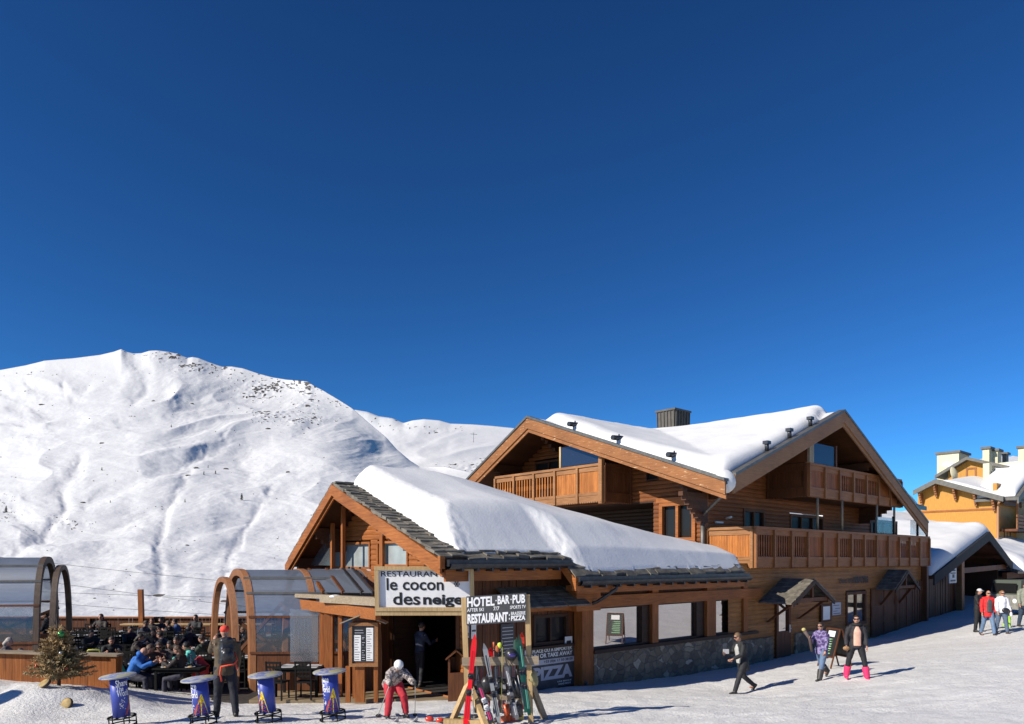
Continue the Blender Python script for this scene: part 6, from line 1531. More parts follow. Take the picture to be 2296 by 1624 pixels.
# ================================================================== ski rack
YR = 14.0
def rp(U, V, dy=0): return at(U, V, YR+dy)
RK = thing('ski_rack', 'timber ski rack with a grey hotel bar pub sign on top', 'ski rack', Matrix.Translation((rp(1115,1600).x, YR, gz(-.3,14))))
for (Ut, Vt, Ub, Vb) in ((1040,1372,1050,1612),(1182,1365,1190,1600)):
    p, q = rp(Ut, 1334 if Ut > 1100 else 1340), rp(Ub, Vb); mb = MB(); q.z = gz(q.x, q.y)-.05; mb.beam(q, p, .10, .10, up=(0,1,0)); mb.build('post', W['pale'], RK)
mb = MB(); mb.beam(rp(1036,1484,-.08), rp(1208,1481,-.08), .06, .16); mb.build('rail', W['grey'], RK)
mb = MB(); mb.beam(rp(1040,1566,.1), rp(1200,1560,.1), .05, .12); mb.build('rail', W['grey'], RK)
for (a, b) in (((1052,1530,-.0),(1012,1608,-.35)),((1052,1535,.05),(1090,1628,-.7)),((1186,1520,.0),(1222,1600,.25)),((1184,1535,0),(1150,1590,.4))):
    p = rp(*a); q = rp(*b); q.z = gz(q.x, q.y); mb = MB(); mb.beam(p, q, .09, .10); mb.build('brace', W['pale'] if a[0] < 1100 else W['grey'], RK)
mb = MB(); q0_ = rp(1000,1610); mb.beam((q0_.x, YR-.4, gz(q0_.x,13.6)+.05), (rp(1110,1610).x, YR-.55, gz(-.5,13.4)+.05), .12, .08); mb.build('foot_beam', W['pale'], RK)
so = rp(1046,1402,-.09); srt = rp(1180,1394,-.09)-so; sup = Vector((0,0,.545)); sn = srt.cross(sup).normalized()
mb = MB(); mb.hexa([so, so+srt, so+srt-sn*.03, so-sn*.03], [so+sup, so+srt+sup, so+srt+sup-sn*.03, so+sup-sn*.03]); SGB = mb.build('sign_board', M_sgrey, RK)
mb = MB()
def RT(s, x, y, w_, h_, bold=.03): put_text(mb, s, so+srt*x+sup*y, srt*w_, sup*h_, .006, bold)
RT('HOTEL', .01, .62, .46, .34, .035); RT('BAR', .52, .66, .20, .30, .035); RT('PUB', .77, .65, .21, .31, .035); RT('·', .485, .77, .02, .05); RT('·', .735, .78, .02, .05)
RT('AFTER SKI', .01, .455, .28, .12, .012); RT('7/7', .45, .45, .10, .14, .012); RT('SPORTS TV', .73, .47, .26, .115, .012)
RT('RESTAURANT', .015, .04, .68, .34, .045); RT(':', .71, .10, .015, .2); RT('BRASSERIE', .745, .25, .24, .12, .015); RT('PIZZA', .745, .06, .24, .17, .04)
mb.build('lettering', M_ltr, SGB, fix=False)
# skis -----------------------------------------------------------
def ski_mesh(mb, p, q, w_, face, tip=.12, curve=.09, n=16):
    """p tail, q tip; face = direction its base/top sheet faces"""
    p, q = Vector(p), Vector(q); d = (q-p).normalized(); L = (q-p).length; f = Vector(face); s_ = d.cross(f).normalized(); f = s_.cross(d).normalized()
    rows = []
    for k in range(n+1):
        u = k/n; wid = w_/2*(1 - .30*math.exp(-((u-.5)/.28)**2)); lift = 0
        if u > 1-tip: v = (u-(1-tip))/tip; wid *= math.sqrt(max(.02, 1-v**2.6)); lift = curve*v*v
        if u < .05: lift = .02*(1-u/.05); wid *= .75+.25*u/.05
        c = p + d*L*u + f*lift; rows.append([mb.pt(c-s_*wid-f*.007), mb.pt(c+s_*wid-f*.007), mb.pt(c+s_*wid+f*.007), mb.pt(c-s_*wid+f*.007)])
    for a, b in zip(rows, rows[1:]):
        for j in range(4): mb.face((a[j], a[(j+1)%4], b[(j+1)%4], b[j]))
    mb.face(rows[0]); mb.face(rows[-1][::-1])
    return d, s_, f, L
M_bind = noisy('binding_black', (.025,.025,.028), .35, 12, .3, .1); M_bindw = M('binding_white', (.6,.6,.6), .35); M_steel = M('steel', (.5,.5,.5), .3, .9)
SKG = 'skis standing in the rack'
def ski(label, a, b, dy0, dy1, w_, col, bcol=None, stripe=None, face=(0,-1,0), grp=SKG, ys=YR, brd=True, tip=.12):
    p, q = at(a[0], a[1], ys+dy0), at(b[0], b[1], ys+dy1)
    p.z = max(p.z, gz(p.x, p.y)-.01)
    root = thing('ski', label, 'ski', Matrix.Translation(p), grp); m_ = M('ski_paint', col, .28)
    mb = MB(); d, s_, f, L = ski_mesh(mb, p, q, w_, face, tip); mb.build('ski_body', m_, root)
    if stripe:
        mb = MB()
        for (u0, u1, off, wd) in ((.08,.40,-.15,.25),(.08,.40,.2,.12),(.60,.86,-.1,.3),(.60,.82,.25,.1)):
            x = p+d*L*u0+f*.009+s_*w_*off*.9; y = p+d*L*u1+f*.009+s_*w_*off*.9; e = s_*w_*wd*.4; mb.poly([x-e,x+e,y+e,y-e])
        mb.build('graphic', M('ski_graphic', stripe, .3), root, fix=False)
    if brd:
        for (u, ln, hh) in ((.36,.10,.045),(.54,.09,.05)):
            c = p+d*L*u+f*(.007); mb = MB()
            mb.beam(c-d*ln*.6, c+d*ln*.6, w_*.7, .03, up=f); mb.beam(c+f*.03-d*ln*.35, c+f*.03+d*ln*.35, w_*.85, hh, up=f); mb.tube([c+f*.07-s_*.035, c+f*.09, c+f*.07+s_*.035], .012, 6)
            mb.beam(c-d*ln+s_*w_*.55-f*.01, c-d*ln*.2+s_*w_*.55+f*.02, .008, .008); mb.build('binding', bcol or M_bind, root)
    return root
RED, GRY, DRK, GRN, SIL = (.72,.012,.015), (.20,.21,.22), (.018,.018,.02), (.008,.045,.03), (.42,.43,.44)
ski('bright red ski standing in front of the left rack post', (1044,1640), (1065,1424), -.55,-.15, .115, RED, None, (.45,.01,.01), tip=.2)
ski('grey ski with a notched square tip left of the short red tip', (1119,1622), (1086,1446), -.75,-.14, .10, GRY, None, DRK)
ski('short red lettered ski tip poking over the rail', (1092,1590), (1101,1450), .25,.05, .115, RED, M_bindw, (.06,.01,.01))
ski('black and grey ski leaning from the middle of the rail', (1160,1614), (1133,1488), -.5,-.12, .085, (.10,.10,.11), None, SIL)
ski('dark green ski next to the right post', (1187,1604), (1164,1424), -.45,-.12, .08, GRN, None, (.10,.30,.22))
ski('second green ski tucked behind the dark green one', (1180,1598), (1158,1430), -.40,-.10, .07, (.012,.07,.045), None, DRK, brd=True)
ski('red curved ski tip close behind the right post', (1170,1590), (1170,1417), .22,.08, .11, (.65,.05,.03), M_bindw, None)
ski('black ski with pink band near the bottom left of the rack', (1103,1622), (1072,1530), -.8,-.45, .10, DRK, M_bindw, (.5,.02,.12))
for k, (a, b, lab, c) in enumerate((((1078,1600),(1081,1480),'charcoal ski half hidden between the red and grey skis',(.05,.05,.055)),((1110,1600),(1112,1478),'dark ski with silver flecks behind the rail centre',(.07,.07,.075)),((1122,1598),(1118,1462),'grey flecked ski behind the pole handles',GRY),((1140,1602),(1143,1470),'black ski under the hanging helmet',DRK),((1150,1598),(1152,1462),'silver ski left of the green pair',(.28,.28,.29)),((1068,1598),(1070,1474),'black ski just right of the red ski',(.03,.03,.03)),((1130,1600),(1131,1466),'pale grey ski behind the middle poles',(.33,.33,.34)))):
    ski(lab, a, b, .12+.05*(k%3), .08, .09, c, M_bindw if k%2 else M_bind, SIL if k%2 else (.3,.02,.02))
# ski poles
M_grip = M('pole_grip', (.03,.03,.03), .6)
def pole(label, a, b, ys0, ys1, col, grip=M_grip, grp='ski poles in the rack', snap=True):
    p, q = (Vector(a), Vector(b)) if len(a) == 3 else (at(a[0], a[1], ys0), at(b[0], b[1], ys1))
    if snap: p.z = max(p.z, gz(p.x, p.y))
    root = thing('ski_pole', label, 'ski pole', Matrix.Translation(p), grp); d = (q-p).normalized()
    mb = MB(); mb.tube([p, q], [.006,.009], 7); mb.build('shaft', M('pole_shaft', col, .35), root)
    mb = MB(); mb.tube([q-d*.12, q], [.016,.019], 8); mb.tube([q-d*.03, q-d*.1+Vector((.05,0,-.02)), q-d*.17+Vector((.02,0,0))], .005, 5); mb.build('grip', grip, root)
    c = p+d*.06; mb = MB(); mb.tube([c, c+d*.012], [.045,.04], 12); mb.build('basket', M_grip, root)
    return root
pole('yellow-black ski pole with looped grip in the middle of the rack', (1124,1596), (1127,1436), YR-.3, YR-.1, (.30,.28,.06))
pole('silver ski pole leaning out to the lower right', (1112,1626), (1076,1530), YR-.85, YR-.3, (.5,.5,.5))
pole('white ski pole against the left rack post', (1063,1612), (1058,1530), YR-.5, YR-.2, (.55,.5,.45))
pole('thin grey pole standing left of the rail centre', (1086,1600), (1066,1478), YR+.2, YR, (.3,.3,.3))
pole('dark pole with orange and white grip above the rail', (1111,1600), (1107,1440), YR+.2, YR, (.1,.1,.1), M('orange_grip', (.55,.12,.04), .5))
pole('thin black pole beside the pale grip', (1131,1600), (1118,1442), YR+.2, YR, (.05,.05,.05), M_bindw)
pole('grey pole under the green ski tips', (1178,1604), (1158,1500), YR-.2, YR-.1, (.4,.4,.4))
# things hanging on the rack
def lump(name, label, cat, U, V, dy, rx, ry, rz_, m_, seed, amt=.3, grp=None):
    p = rp(U, V, dy); mb = MB(Matrix.Translation(p)); mb.ball((0,0,0), rx, ry, rz_, 14, 10)
    for v in mb.v:
        d = v-p; k = 1+amt*noise.noise(d*14+Vector((seed,0,0))); v.x = p.x+d.x*k; v.y = p.y+d.y*k; v.z = p.z+d.z*k
    return props(mb.build(name, m_, M=Matrix.Translation(p)), label, cat, grp)
M_neon = M('neon_yellow_cloth', (.55,.65,.05), .7)
lump('glove', 'neon yellow glove hooked over the ski poles', 'glove', 1121, 1447, -.12, .045,.03,.06, M_neon, 1)
lump('glove', 'orange and black glove below the neon one', 'glove', 1115, 1455, -.12, .045,.03,.07, M('rust_cloth', (.35,.09,.03), .7), 2)
hp = rp(1146, 1468, -.14); HM = thing('ski_helmet', 'black ski helmet with violet goggles hanging on the rack rail', 'helmet', Matrix.Translation(hp))
mb = MB(); mb.ball(hp, .12,.13,.12, 16, 10); mb.tube([hp+Vector((-.11,0,-.03)), hp+Vector((-.02,-.02,-.2)), hp+Vector((.1,0,-.03))], .008, 6); mb.build('shell', M_bind, HM)
mb = MB(); mb.ball(hp+Vector((.02,-.11,.0)), .07,.03,.045, 12, 8); mb.build('goggles', M('violet_lens', (.08,.06,.22), .1, .5), HM)
lump('jacket', 'dark green jacket stuffed over the rail beside the helmet', 'jacket', 1160, 1462, .02, .10,.09,.22, M('bottle_green_cloth', (.012,.05,.035), .8), 4, .5)
lump('backpack', 'black rucksack hanging behind the right skis', 'backpack', 1163, 1545, -.02, .15,.12,.20, M_bind, 6, .4)
lump('backpack', 'pale yellow bag hanging on the right rack post', 'backpack', 1196, 1520, .0, .09,.09,.16, M('straw_cloth', (.30,.26,.13), .8), 7, .5)
lump('gear_bag', 'black bag of gear low among the skis', 'bag', 1092, 1535, .05, .14,.1,.16, M_bind, 8, .4)
# boots, hats and poles left on the snow
def ski_boot(label, U, V, Y, rz, col, col2):
    p = at(U, V, Y); p.z = gz(p.x, p.y); Mx = Matrix.Translation(p) @ Matrix.Rotation(rz, 4, 'Z'); t = thing('ski_boot', label, 'ski boot', Mx, 'ski boots under the rack')
    mb = MB(Mx); mb.hexa([(-.05,-.12,0),(.05,-.12,0),(.045,.17,0),(-.045,.17,0)], [(-.05,-.12,.12),(.05,-.12,.12),(.04,.16,.07),(-.04,.16,.07)]); mb.build('shell', M('boot_shell', col, .3), t)
    mb = MB(Mx); mb.tube([(0,-.06,.08),(0,-.05,.2),(0,-.02,.33)], [.06,.058,.066], 12); mb.build('cuff', M('boot_cuff', col2, .35), t)
    mb = MB(Mx)
    for z_ in (.16,.22,.28): mb.tube([(.06,-.09,z_),(.0,.035,z_+.01),(-.06,-.02,z_)], .008, 5)
    mb.build('buckles', M_steel, t)
ski_boot('orange ski boot on the snow under the middle of the rack', 1131,1596, 14.1, 1.2, (.60,.10,.03), (.60,.10,.03))
ski_boot('red and white ski boot on the snow under the rack', 1146,1597, 14.15, 1.5, (.5,.08,.04), (.55,.5,.45))
ski_boot('yellow-green ski boot at the right under the rack', 1160,1598, 14.2, 1.6, (.45,.38,.08), (.1,.1,.1))
for k, (U, V, c, lab) in enumerate(((963,1620,(.6,.05,.03),'leftmost red goggles lens on the snow at the bottom edge'),(987,1620,(.6,.06,.03),'second red lens on the snow at the bottom edge'),(1001,1617,(.10,.04,.02),'dark goggles on the snow left of the rack foot'),(1016,1615,(.10,.05,.03),'dark goggles nearest the rack foot'))):
    p = at(U, V, 13.85); p.z = gz(p.x, p.y)+.03; mb = MB(); mb.ball(p, .085,.05,.055, 14, 8); props(mb.build('goggles', M('lens_%d' % (k//2), c, .15), M=Matrix.Translation(p)), lab, 'goggles', 'goggles left on the snow')
ski('black ski lying flat on the snow left of the rack', (985,1622), (1050,1607), -.35,.0, .09, DRK, None, GRY, face=(0,0,1), grp='skis lying on the snow')
pole('pale green pole lying on the snow by the rack foot', (1000,1618), (1075,1606), 13.7, 13.9, (.35,.42,.2), grp='poles on the snow')
p = at(1038,1606,13.95); p.z = gz(p.x,p.y)+.05; mb = MB(); mb.ball(p, .13,.09,.05, 14, 8); props(mb.build('hat', M('olive_cloth', (.28,.32,.14), .8), M=Matrix.Translation(p)), 'flattened olive hat on the snow beside the rack foot', 'hat')
# ================================================================== people
def remesh(mb, voxel, smooth=4, mats=None, fac=.5):
    me = mb.mesh("tmp", mats or [], None, True); ob = bpy.data.objects.new("tmp", me); COL.objects.link(ob)
    r = ob.modifiers.new("r", 'REMESH'); r.mode = 'VOXEL'; r.voxel_size = voxel; r.use_smooth_shade = True
    s = ob.modifiers.new("s", 'SMOOTH'); s.iterations = smooth; s.factor = fac
    dg = bpy.context.evaluated_depsgraph_get(); out = bpy.data.meshes.new_from_object(ob.evaluated_get(dg))
    vs = [v.co.copy() for v in out.vertices]; fs = [tuple(p.vertices) for p in out.polygons]
    bpy.data.objects.remove(ob); bpy.data.meshes.remove(me); bpy.data.meshes.remove(out)
    r_ = MB(); r_.v = vs; r_.f = fs; r_.mi = [0]*len(fs); r_.sm = [True]*len(fs); return r_
def wrinkle(mb, amp, freq, seed):
    for v in mb.v:
        n = Vector((noise.noise(v*freq+Vector((seed,0,0))), noise.noise(v*freq+Vector((0,seed,0))), noise.noise(v*freq*1.6+Vector((0,0,seed))))); v += n*amp
_mc = {}
def cm(c, r=.75, n=.12):
    k = (tuple(round(x,3) for x in c), r)
    if k not in _mc: _mc[k] = noisy('cloth_%d' % len(_mc), c, r, 9, n, .15)
    return _mc[k]
SKIN = noisy('skin', (.46,.24,.16), .55, 6, .08, .05)
def person(label, x, y, z, face, Ht=1.74, lean=0, legs=((0,0,0),(0,0,0)), arms=((5,8,10),(5,8,10)), look=(0,0), female=False,
           jacket=(.1,.1,.1), trousers=(.03,.03,.05), boots=(.03,.025,.02), hair=(.05,.03,.02), hairstyle='short', seated=False, jlen=.1,
           hat=None, glasses=False, inner=None, tall_boots=None, bulk=1.0, open_=False, gloves=None, jmat=None, seat=.46, group=None, skirt=None):
    """face: heading in degrees (0 = looks along +X, 90 = away from the camera); legs: (thigh forward, knee bend, outwards); arms: (forward, outwards, elbow)"""
    k = Ht/1.75; Mx0 = frame_at(x, y, z, R(face-90)) 
    hipZ = .93*k; L1, L2 = .44*k, .42*k; th_leg = []
    def legpts(side, f, kb, ab, pz):
        h = Vector((side*.095*k, 0, pz-.03*k)); a = R(f); b = R(f-kb)
        kn = h + Vector((side*math.sin(R(ab))*L1, math.sin(a)*L1, -math.cos(a)*L1)); an = kn + Vector((side*math.sin(R(ab))*L2*.6, math.sin(b)*L2, -math.cos(b)*L2))
        return h, kn, an, b
    pz = hipZ
    low = min(legpts(s_, *l, pz)[2].z for s_, l in zip((-1,1), legs)) - .075*k
    pz = pz - low if not seated else seat*1.0 + .10
    L = [legpts(s_, *l, pz) for s_, l in zip((-1,1), legs)]
    pel = Vector((0,0,pz)); la = R(lean); up = Vector((0, math.sin(la), math.cos(la))); fw = Vector((0, math.cos(la), -math.sin(la)))
    wa = pel + up*.13*k; ch = pel + up*.34*k; sh0 = pel + up*.47*k; nk = pel + up*.53*k + fw*.01
    hl, ht_ = R(look[0]), R(look[1]-0)
    hup = Vector((0, math.sin(la*.5+R(look[1])), math.cos(la*.5+R(look[1])))); hd = nk + hup*.135*k + Vector((0,.025*k,0))
    sw = (.175 if female else .195)*k
    root = thing('person', label, 'person', Mx0, group)
    def A_(side, f, ab, e):
        s0 = sh0 + Vector((side*sw, 0, -.02*k)); a = R(f)+la*.4; 
        el = s0 + Vector((side*math.sin(R(ab))*.28*k, math.sin(a)*.28*k, -math.cos(a)*math.cos(R(ab))*.28*k)); b = a+R(e)
        inw = -.35 if e > 35 else .1
        wr = el + Vector((side*inw*.25*k*math.sin(R(max(e,10))), math.sin(b)*.25*k, -math.cos(b)*.25*k)); return s0, el, wr, b
    AR = [A_(s_, *a) for s_, a in zip((-1,1), arms)]
    wf = .9 if female else 1.0
    # body: one continuous surface
    mb = MB(Mx0); mb.tube([pel-up*.06*k, pel, wa, ch, sh0, nk], [.10*k,.135*k,.115*k*wf,.135*k*wf,.12*k,.06*k], 14, flat=.78, ref0=(0,1,0))
    mb.tube([sh0-Vector((sw,0,.02*k)), sh0+Vector((sw,0,-.02*k))], [.06*k,.06*k], 10)
    mb.tube([nk-up*.03, nk+hup*.07*k], [.056*k,.05*k], 10)
    for h, kn, an, b in L: mb.tube([h, h.lerp(kn,.5), kn, kn.lerp(an,.4), an], [.085*k,.072*k,.052*k,.052*k,.036*k], 10); mb.tube([an+Vector((0,-.05*k,-.04*k)), an+Vector((0,.06*k,-.05*k)), an+Vector((0,.15*k,-.055*k))], [.035*k,.036*k,.022*k], 8)
    for s0, el, wr, b in AR: mb.tube([s0, el, wr], [.048*k,.038*k,.026*k], 10)
    Rh = Matrix.Rotation(-R(look[0]), 3, 'Z') @ Matrix.Rotation(-(la*.5+R(look[1])), 3, 'X')
    mb.ball(hd, .074*k,.094*k,.112*k, 16, 12, rot=Rh); mb.ball(hd+Rh@Vector((0,.022*k,-.055*k)), .052*k,.06*k,.058*k, 12, 8, rot=Rh)
    mb.ball(hd+Rh@Vector((0,.098*k,-.018*k)), .013*k,.02*k,.022*k, 8, 6, rot=Rh)
    for s_ in (-1,1): mb.ball(hd+Rh@Vector((s_*.077*k,-.002*k,-.01*k)), .012*k,.02*k,.03*k, 8, 6, rot=Rh)
    body = remesh(mb, .016*k, 3)
    # hands with fingers
    hm = MB()
    for s_, (s0, el, wr, b) in zip((-1,1), AR):
        d = (wr-el).normalized(); sd_ = Vector((s_,0,0)); sd_ = (sd_-d*sd_.dot(d)).normalized(); nn = d.cross(sd_).normalized()*s_
        hm.M = Mx0; hm.tube([wr-d*.02, wr+d*.03*k, wr+d*.085*k], [.026*k,.038*k,.034*k], 8, flat=.55)
        across = nn
        for f in range(4):
            o = (f-1.5)*.018*k; ln = (.062,.074,.070,.055)[f]*k; p0 = wr+d*.08*k+across*o; cur = -sd_*s_*0 - sd_*.35
            p1 = p0+(d+cur*.4).normalized()*ln*.5; p2 = p1+(d+cur*1.6).normalized()*ln*.5; hm.tube([p0,p1,p2], [.0095*k,.009*k,.007*k], 6)
        p0 = wr+d*.025*k+across*.03*k; hm.tube([p0, p0+(d+across*.8).normalized()*.04*k, p0+(d*1.3+across*.5).normalized()*.07*k], [.012*k,.011*k,.008*k], 6)
    b0 = len(body.v); body.v += hm.v; body.f += [tuple(i+b0 for i in f) for f in hm.f]; body.mi += [1 if gloves else 0]*len(hm.f); body.sm += [True]*len(hm.f)
    # eyes, brows and mouth as darker faces on the head
    fm = MB(Mx0)
    for s_ in (-1,1): fm.ball(hd+Rh@Vector((s_*.030*k,.083*k,.012*k)), .012*k,.008*k,.007*k, 8, 6, rot=Rh); fm.ball(hd+Rh@Vector((s_*.031*k,.086*k,.030*k)), .017*k,.007*k,.004*k, 8, 4, rot=Rh)
    fm.ball(hd+Rh@Vector((0,.082*k,-.058*k)), .022*k,.008*k,.005*k, 8, 4, rot=Rh)
    b0 = len(body.v); body.v += fm.v; body.f += [tuple(i+b0 for i in f) for f in fm.f]; body.mi += [2]*len(fm.f); body.sm += [True]*len(fm.f)
    body.build('body', [SKIN, cm(gloves) if gloves else SKIN, cm((.09,.03,.025))], root, fix=False)
    B = bulk
    # trousers
    mb = MB(Mx0); mb.tube([pel+up*.08*k, pel, pel-up*.09*k], [.15*k,.165*k*B,.13*k], 14, flat=.78, ref0=(0,1,0))
    for h, kn, an, b in L: mb.tube([h+Vector((0,0,.04*k)), h.lerp(kn,.5), kn, kn.lerp(an,.5), an+Vector((0,0,.0))], [.108*k*B,.092*k*B,.070*k*B,.065*k*B,.055*k*B], 12)
    t_ = remesh(mb, .018*k, 3); wrinkle(t_, .008, 14, 3.3); t_.build('trousers', trousers if not isinstance(trousers, tuple) else cm(trousers), root, fix=False)
    # boots
    for h, kn, an, b in L:
        mb = MB(Mx0)
        sh_h = .10 if not tall_boots else .27
        legd = (an-kn).normalized(); tdir = Vector((0, math.cos(b*.6), math.sin(b*.9)*-1 if b > 0 else -math.sin(b)*.9)).normalized(); tdir = Vector((0, math.cos(b), -math.sin(-b))).normalized() if abs(b) > .35 else Vector((0,1,0))
        dn = Vector((0,0,-1)) if abs(b) <= .35 else legd
        mb.tube([an-legd*sh_h*k, an, an+dn*.03*k], [(.098 if tall_boots else .06)*k,(.078 if tall_boots else .056)*k,.055*k], 12)
        mb.tube([an+dn*.045*k-tdir*.07*k, an+dn*.04*k+tdir*.06*k, an+dn*.048*k+tdir*.17*k], [.045*k,.047*k,.033*k], 10)
        bt = remesh(mb, .016*k, 2); bt.build('boot', cm(tall_boots or boots, .5), root, fix=False)
    # jacket
    mb = MB(Mx0); mb.tube([pel-up*jlen*k, pel+up*.02*k, wa, ch, sh0-up*.01, nk-up*.01*k], [.185*k*B,.182*k*B,.168*k*B*wf,.19*k*B*wf,.165*k*B,.075*k], 16, flat=.74, ref0=(0,1,0))
    mb.tube([sh0-Vector((sw,0,.02*k)), sh0, sh0+Vector((sw,0,-.02*k))], [.075*k*B,.09*k,.075*k*B], 12)
    mb.tube([nk-up*.04*k, nk+up*.03*k], [.082*k,.078*k], 12)
    for s0, el, wr, b in AR: mb.tube([s0, s0.lerp(el,.5), el, el.lerp(wr,.6), wr-(wr-el)*.04], [.078*k*B,.070*k*B,.060*k*B,.055*k*B,.044*k*B], 12)
    jk = remesh(mb, .018*k, 3); wrinkle(jk, .010, 12, 7.7)
    J = jk.build('jacket', jmat or cm(jacket), root, fix=False)
    if inner:
        mb = MB(Mx0); mb.tube([pel+fw*.125*k*B-up*.05*k, wa+fw*.115*k*B, ch+fw*.128*k*B, nk+fw*.085*k-up*.05*k], [.10*k,.10*k,.10*k,.045*k], 12, flat=.42, ref0=(0,1,0)); i_ = remesh(mb, .016*k, 2); i_.build('shirt', cm(inner), root, fix=False)
    # hair
    if hat is None or hairstyle in ('long','tail'):
        mb = MB(Mx0)
        if hairstyle != 'bald':
            mb.ball(hd+Rh@Vector((0,-.016*k,.026*k)), .086*k,.098*k,.104*k, 14, 10, rot=Rh)
            if hairstyle in ('long','bob'): mb.tube([hd+Rh@Vector((0,-.05*k,.02*k)), hd+Rh@Vector((0,-.085*k,-.08*k)), hd+Rh@Vector((0,-.09*k,-.20*k if hairstyle=='long' else -.12*k))], [.085*k,.085*k,.055*k], 12, flat=.7)
            if hairstyle == 'curly': 
                for q in range(16): a = q*2.4; mb.ball(hd+Rh@Vector((.08*k*math.cos(a),-.03*k+.06*k*math.sin(a)*.9,.05*k*math.sin(a*1.7))), .035*k, n=8, k=6)
            if hairstyle == 'tail': mb.ball(hd+Rh@Vector((0,-.115*k,.02*k)), .035*k,.045*k,.045*k, 8, 6)
            hh = remesh(mb, .014*k, 2); wrinkle(hh, .008, 30, 1.1)
            # keep the face free
            keep = []; Mi = Mx0.inverted(); hdl = hd
            for f in hh.f:
                c = Vector((0,0,0))
                for i in f: c += Mi @ hh.v[i]
                c = Rh.inverted() @ (c/len(f)-hdl)
                if not (c.y > .035*k and c.z < .062*k): keep.append(f)
            hh.f = keep; hh.mi = [0]*len(keep); hh.sm = [True]*len(keep)
            hh.build('hair', cm(hair, .6, .3), root, fix=False)
    if hat:
        mb = MB(Mx0); 
        if hat[0] == 'helmet': mb.ball(hd+Rh@Vector((0,-.012*k,.032*k)), .118*k,.135*k,.125*k, 18, 12, rot=Rh); g = mb.build('helmet', M('helmet_shell', hat[1], .25), root); \
            [setattr(v, 'co', v.co) for v in ()]
        elif hat[0] == 'cap':
            mb.ball(hd+Rh@Vector((0,-.008*k,.05*k)), .088*k,.102*k,.078*k, 14, 10, rot=Rh); mb.tube([hd+Rh@Vector((0,.05*k,.05*k)), hd+Rh@Vector((0,.16*k,.035*k))], [.065*k,.05*k], 10, flat=.12); mb.build('cap', cm(hat[1]), root)
        elif hat[0] == 'beanie': mb.ball(hd+Rh@Vector((0,-.012*k,.045*k)), .092*k,.106*k,.09*k, 14, 10, rot=Rh); mb.build('beanie', cm(hat[1]), root)
        elif hat[0] == 'hood': mb.ball(hd+Rh@Vector((0,-.05*k,-.09*k)), .12*k,.10*k,.08*k, 14, 10, rot=Rh); mb.build('hood', cm(hat[1]), root)
    if glasses:
        mb = MB(Mx0); mb.tube([hd+Rh@Vector((-.08*k,.02*k,.018*k)), hd+Rh@Vector((-.062*k,.085*k,.016*k)), hd+Rh@Vector((0,.108*k,.014*k)), hd+Rh@Vector((.062*k,.085*k,.016*k)), hd+Rh@Vector((.08*k,.02*k,.018*k))], [.006*k,.022*k,.014*k,.022*k,.006*k], 8, flat=.9)
        mb.build('goggles' if glasses == 'goggles' else 'sunglasses', M('dark_lens', (.01,.01,.012), .12), root)
    root['_'] = 0; del root['_']
    W_ = lambda v: Mx0 @ v
    return dict(root=root, M=Mx0, hands=[W_(a[2]+(a[2]-a[1]).normalized()*.07*k) for a in AR], chest=W_(ch), pel=W_(pel), head=W_(hd), sh=W_(sh0), feet=[W_(l[2]) for l in L], elbows=[W_(a[1]) for a in AR])
def stand(U, V, Y, **k):
    p = at(U, V, Y); return dict(x=p.x, y=Y, z=gz(p.x, Y)-.01)
def hpx(px, Y): return px/FPX*Y

# man with the backpack, seen from behind
c = stand(505, 1603, 14.35)
P = person('man in an olive jacket and red cap with a backpack, standing between the bar tables', c['x'], c['y'], c['z'], 120, 1.79, 2, ((6,4,4),(-8,6,6)), ((55,5,85),(8,10,20)), (25,-4), jacket=(.085,.06,.032), trousers=(.012,.013,.022), boots=(.012,.011,.01), hat=('cap',(.75,.06,.03)), bulk=1.12, jlen=.16, hairstyle='short')
Mx = P['M']; bk = Mx.inverted() @ P['chest']
BP = thing('backpack', 'black backpack with orange straps on the back of the man in the red cap', 'backpack', Mx @ Matrix.Translation(bk+Vector((0,-.25,0))))
mb = MB(Mx); mb.hexa([bk+Vector(v) for v in ((-.15,-.14,-.28),(.15,-.14,-.28),(.13,-.33,-.26),(-.13,-.33,-.26))], [bk+Vector(v) for v in ((-.13,-.12,.20),(.13,-.12,.20),(.10,-.26,.17),(-.10,-.26,.17))]); mb.ball(bk+Vector((0,-.2,.18)), .13,.10,.08, 12, 8); mb.ball(bk+Vector((0,-.30,-.1)), .12,.09,.14, 12, 8); q = remesh(mb, .016, 4); wrinkle(q, .012, 10, 2); q.build('bag', M_bind, BP, fix=False)
M_or = cm((.75,.08,.035))
mb = MB(Mx); mb.tube([bk+Vector((.14,-.2,-.05)), bk+Vector((.18,-.28,-.2)), bk+Vector((.1,-.36,-.27)), bk+Vector((-.12,-.34,-.30))], .016, 6); mb.tube([bk+Vector((-.12,-.30,-.3)), bk+Vector((-.13,-.26,-.45)), bk+Vector((-.10,-.24,-.60))], .017, 6); mb.tube([bk+Vector((.15,-.3,-.25)), bk+Vector((.17,-.3,-.38))], .016, 6); mb.build('strap', M_or, BP)
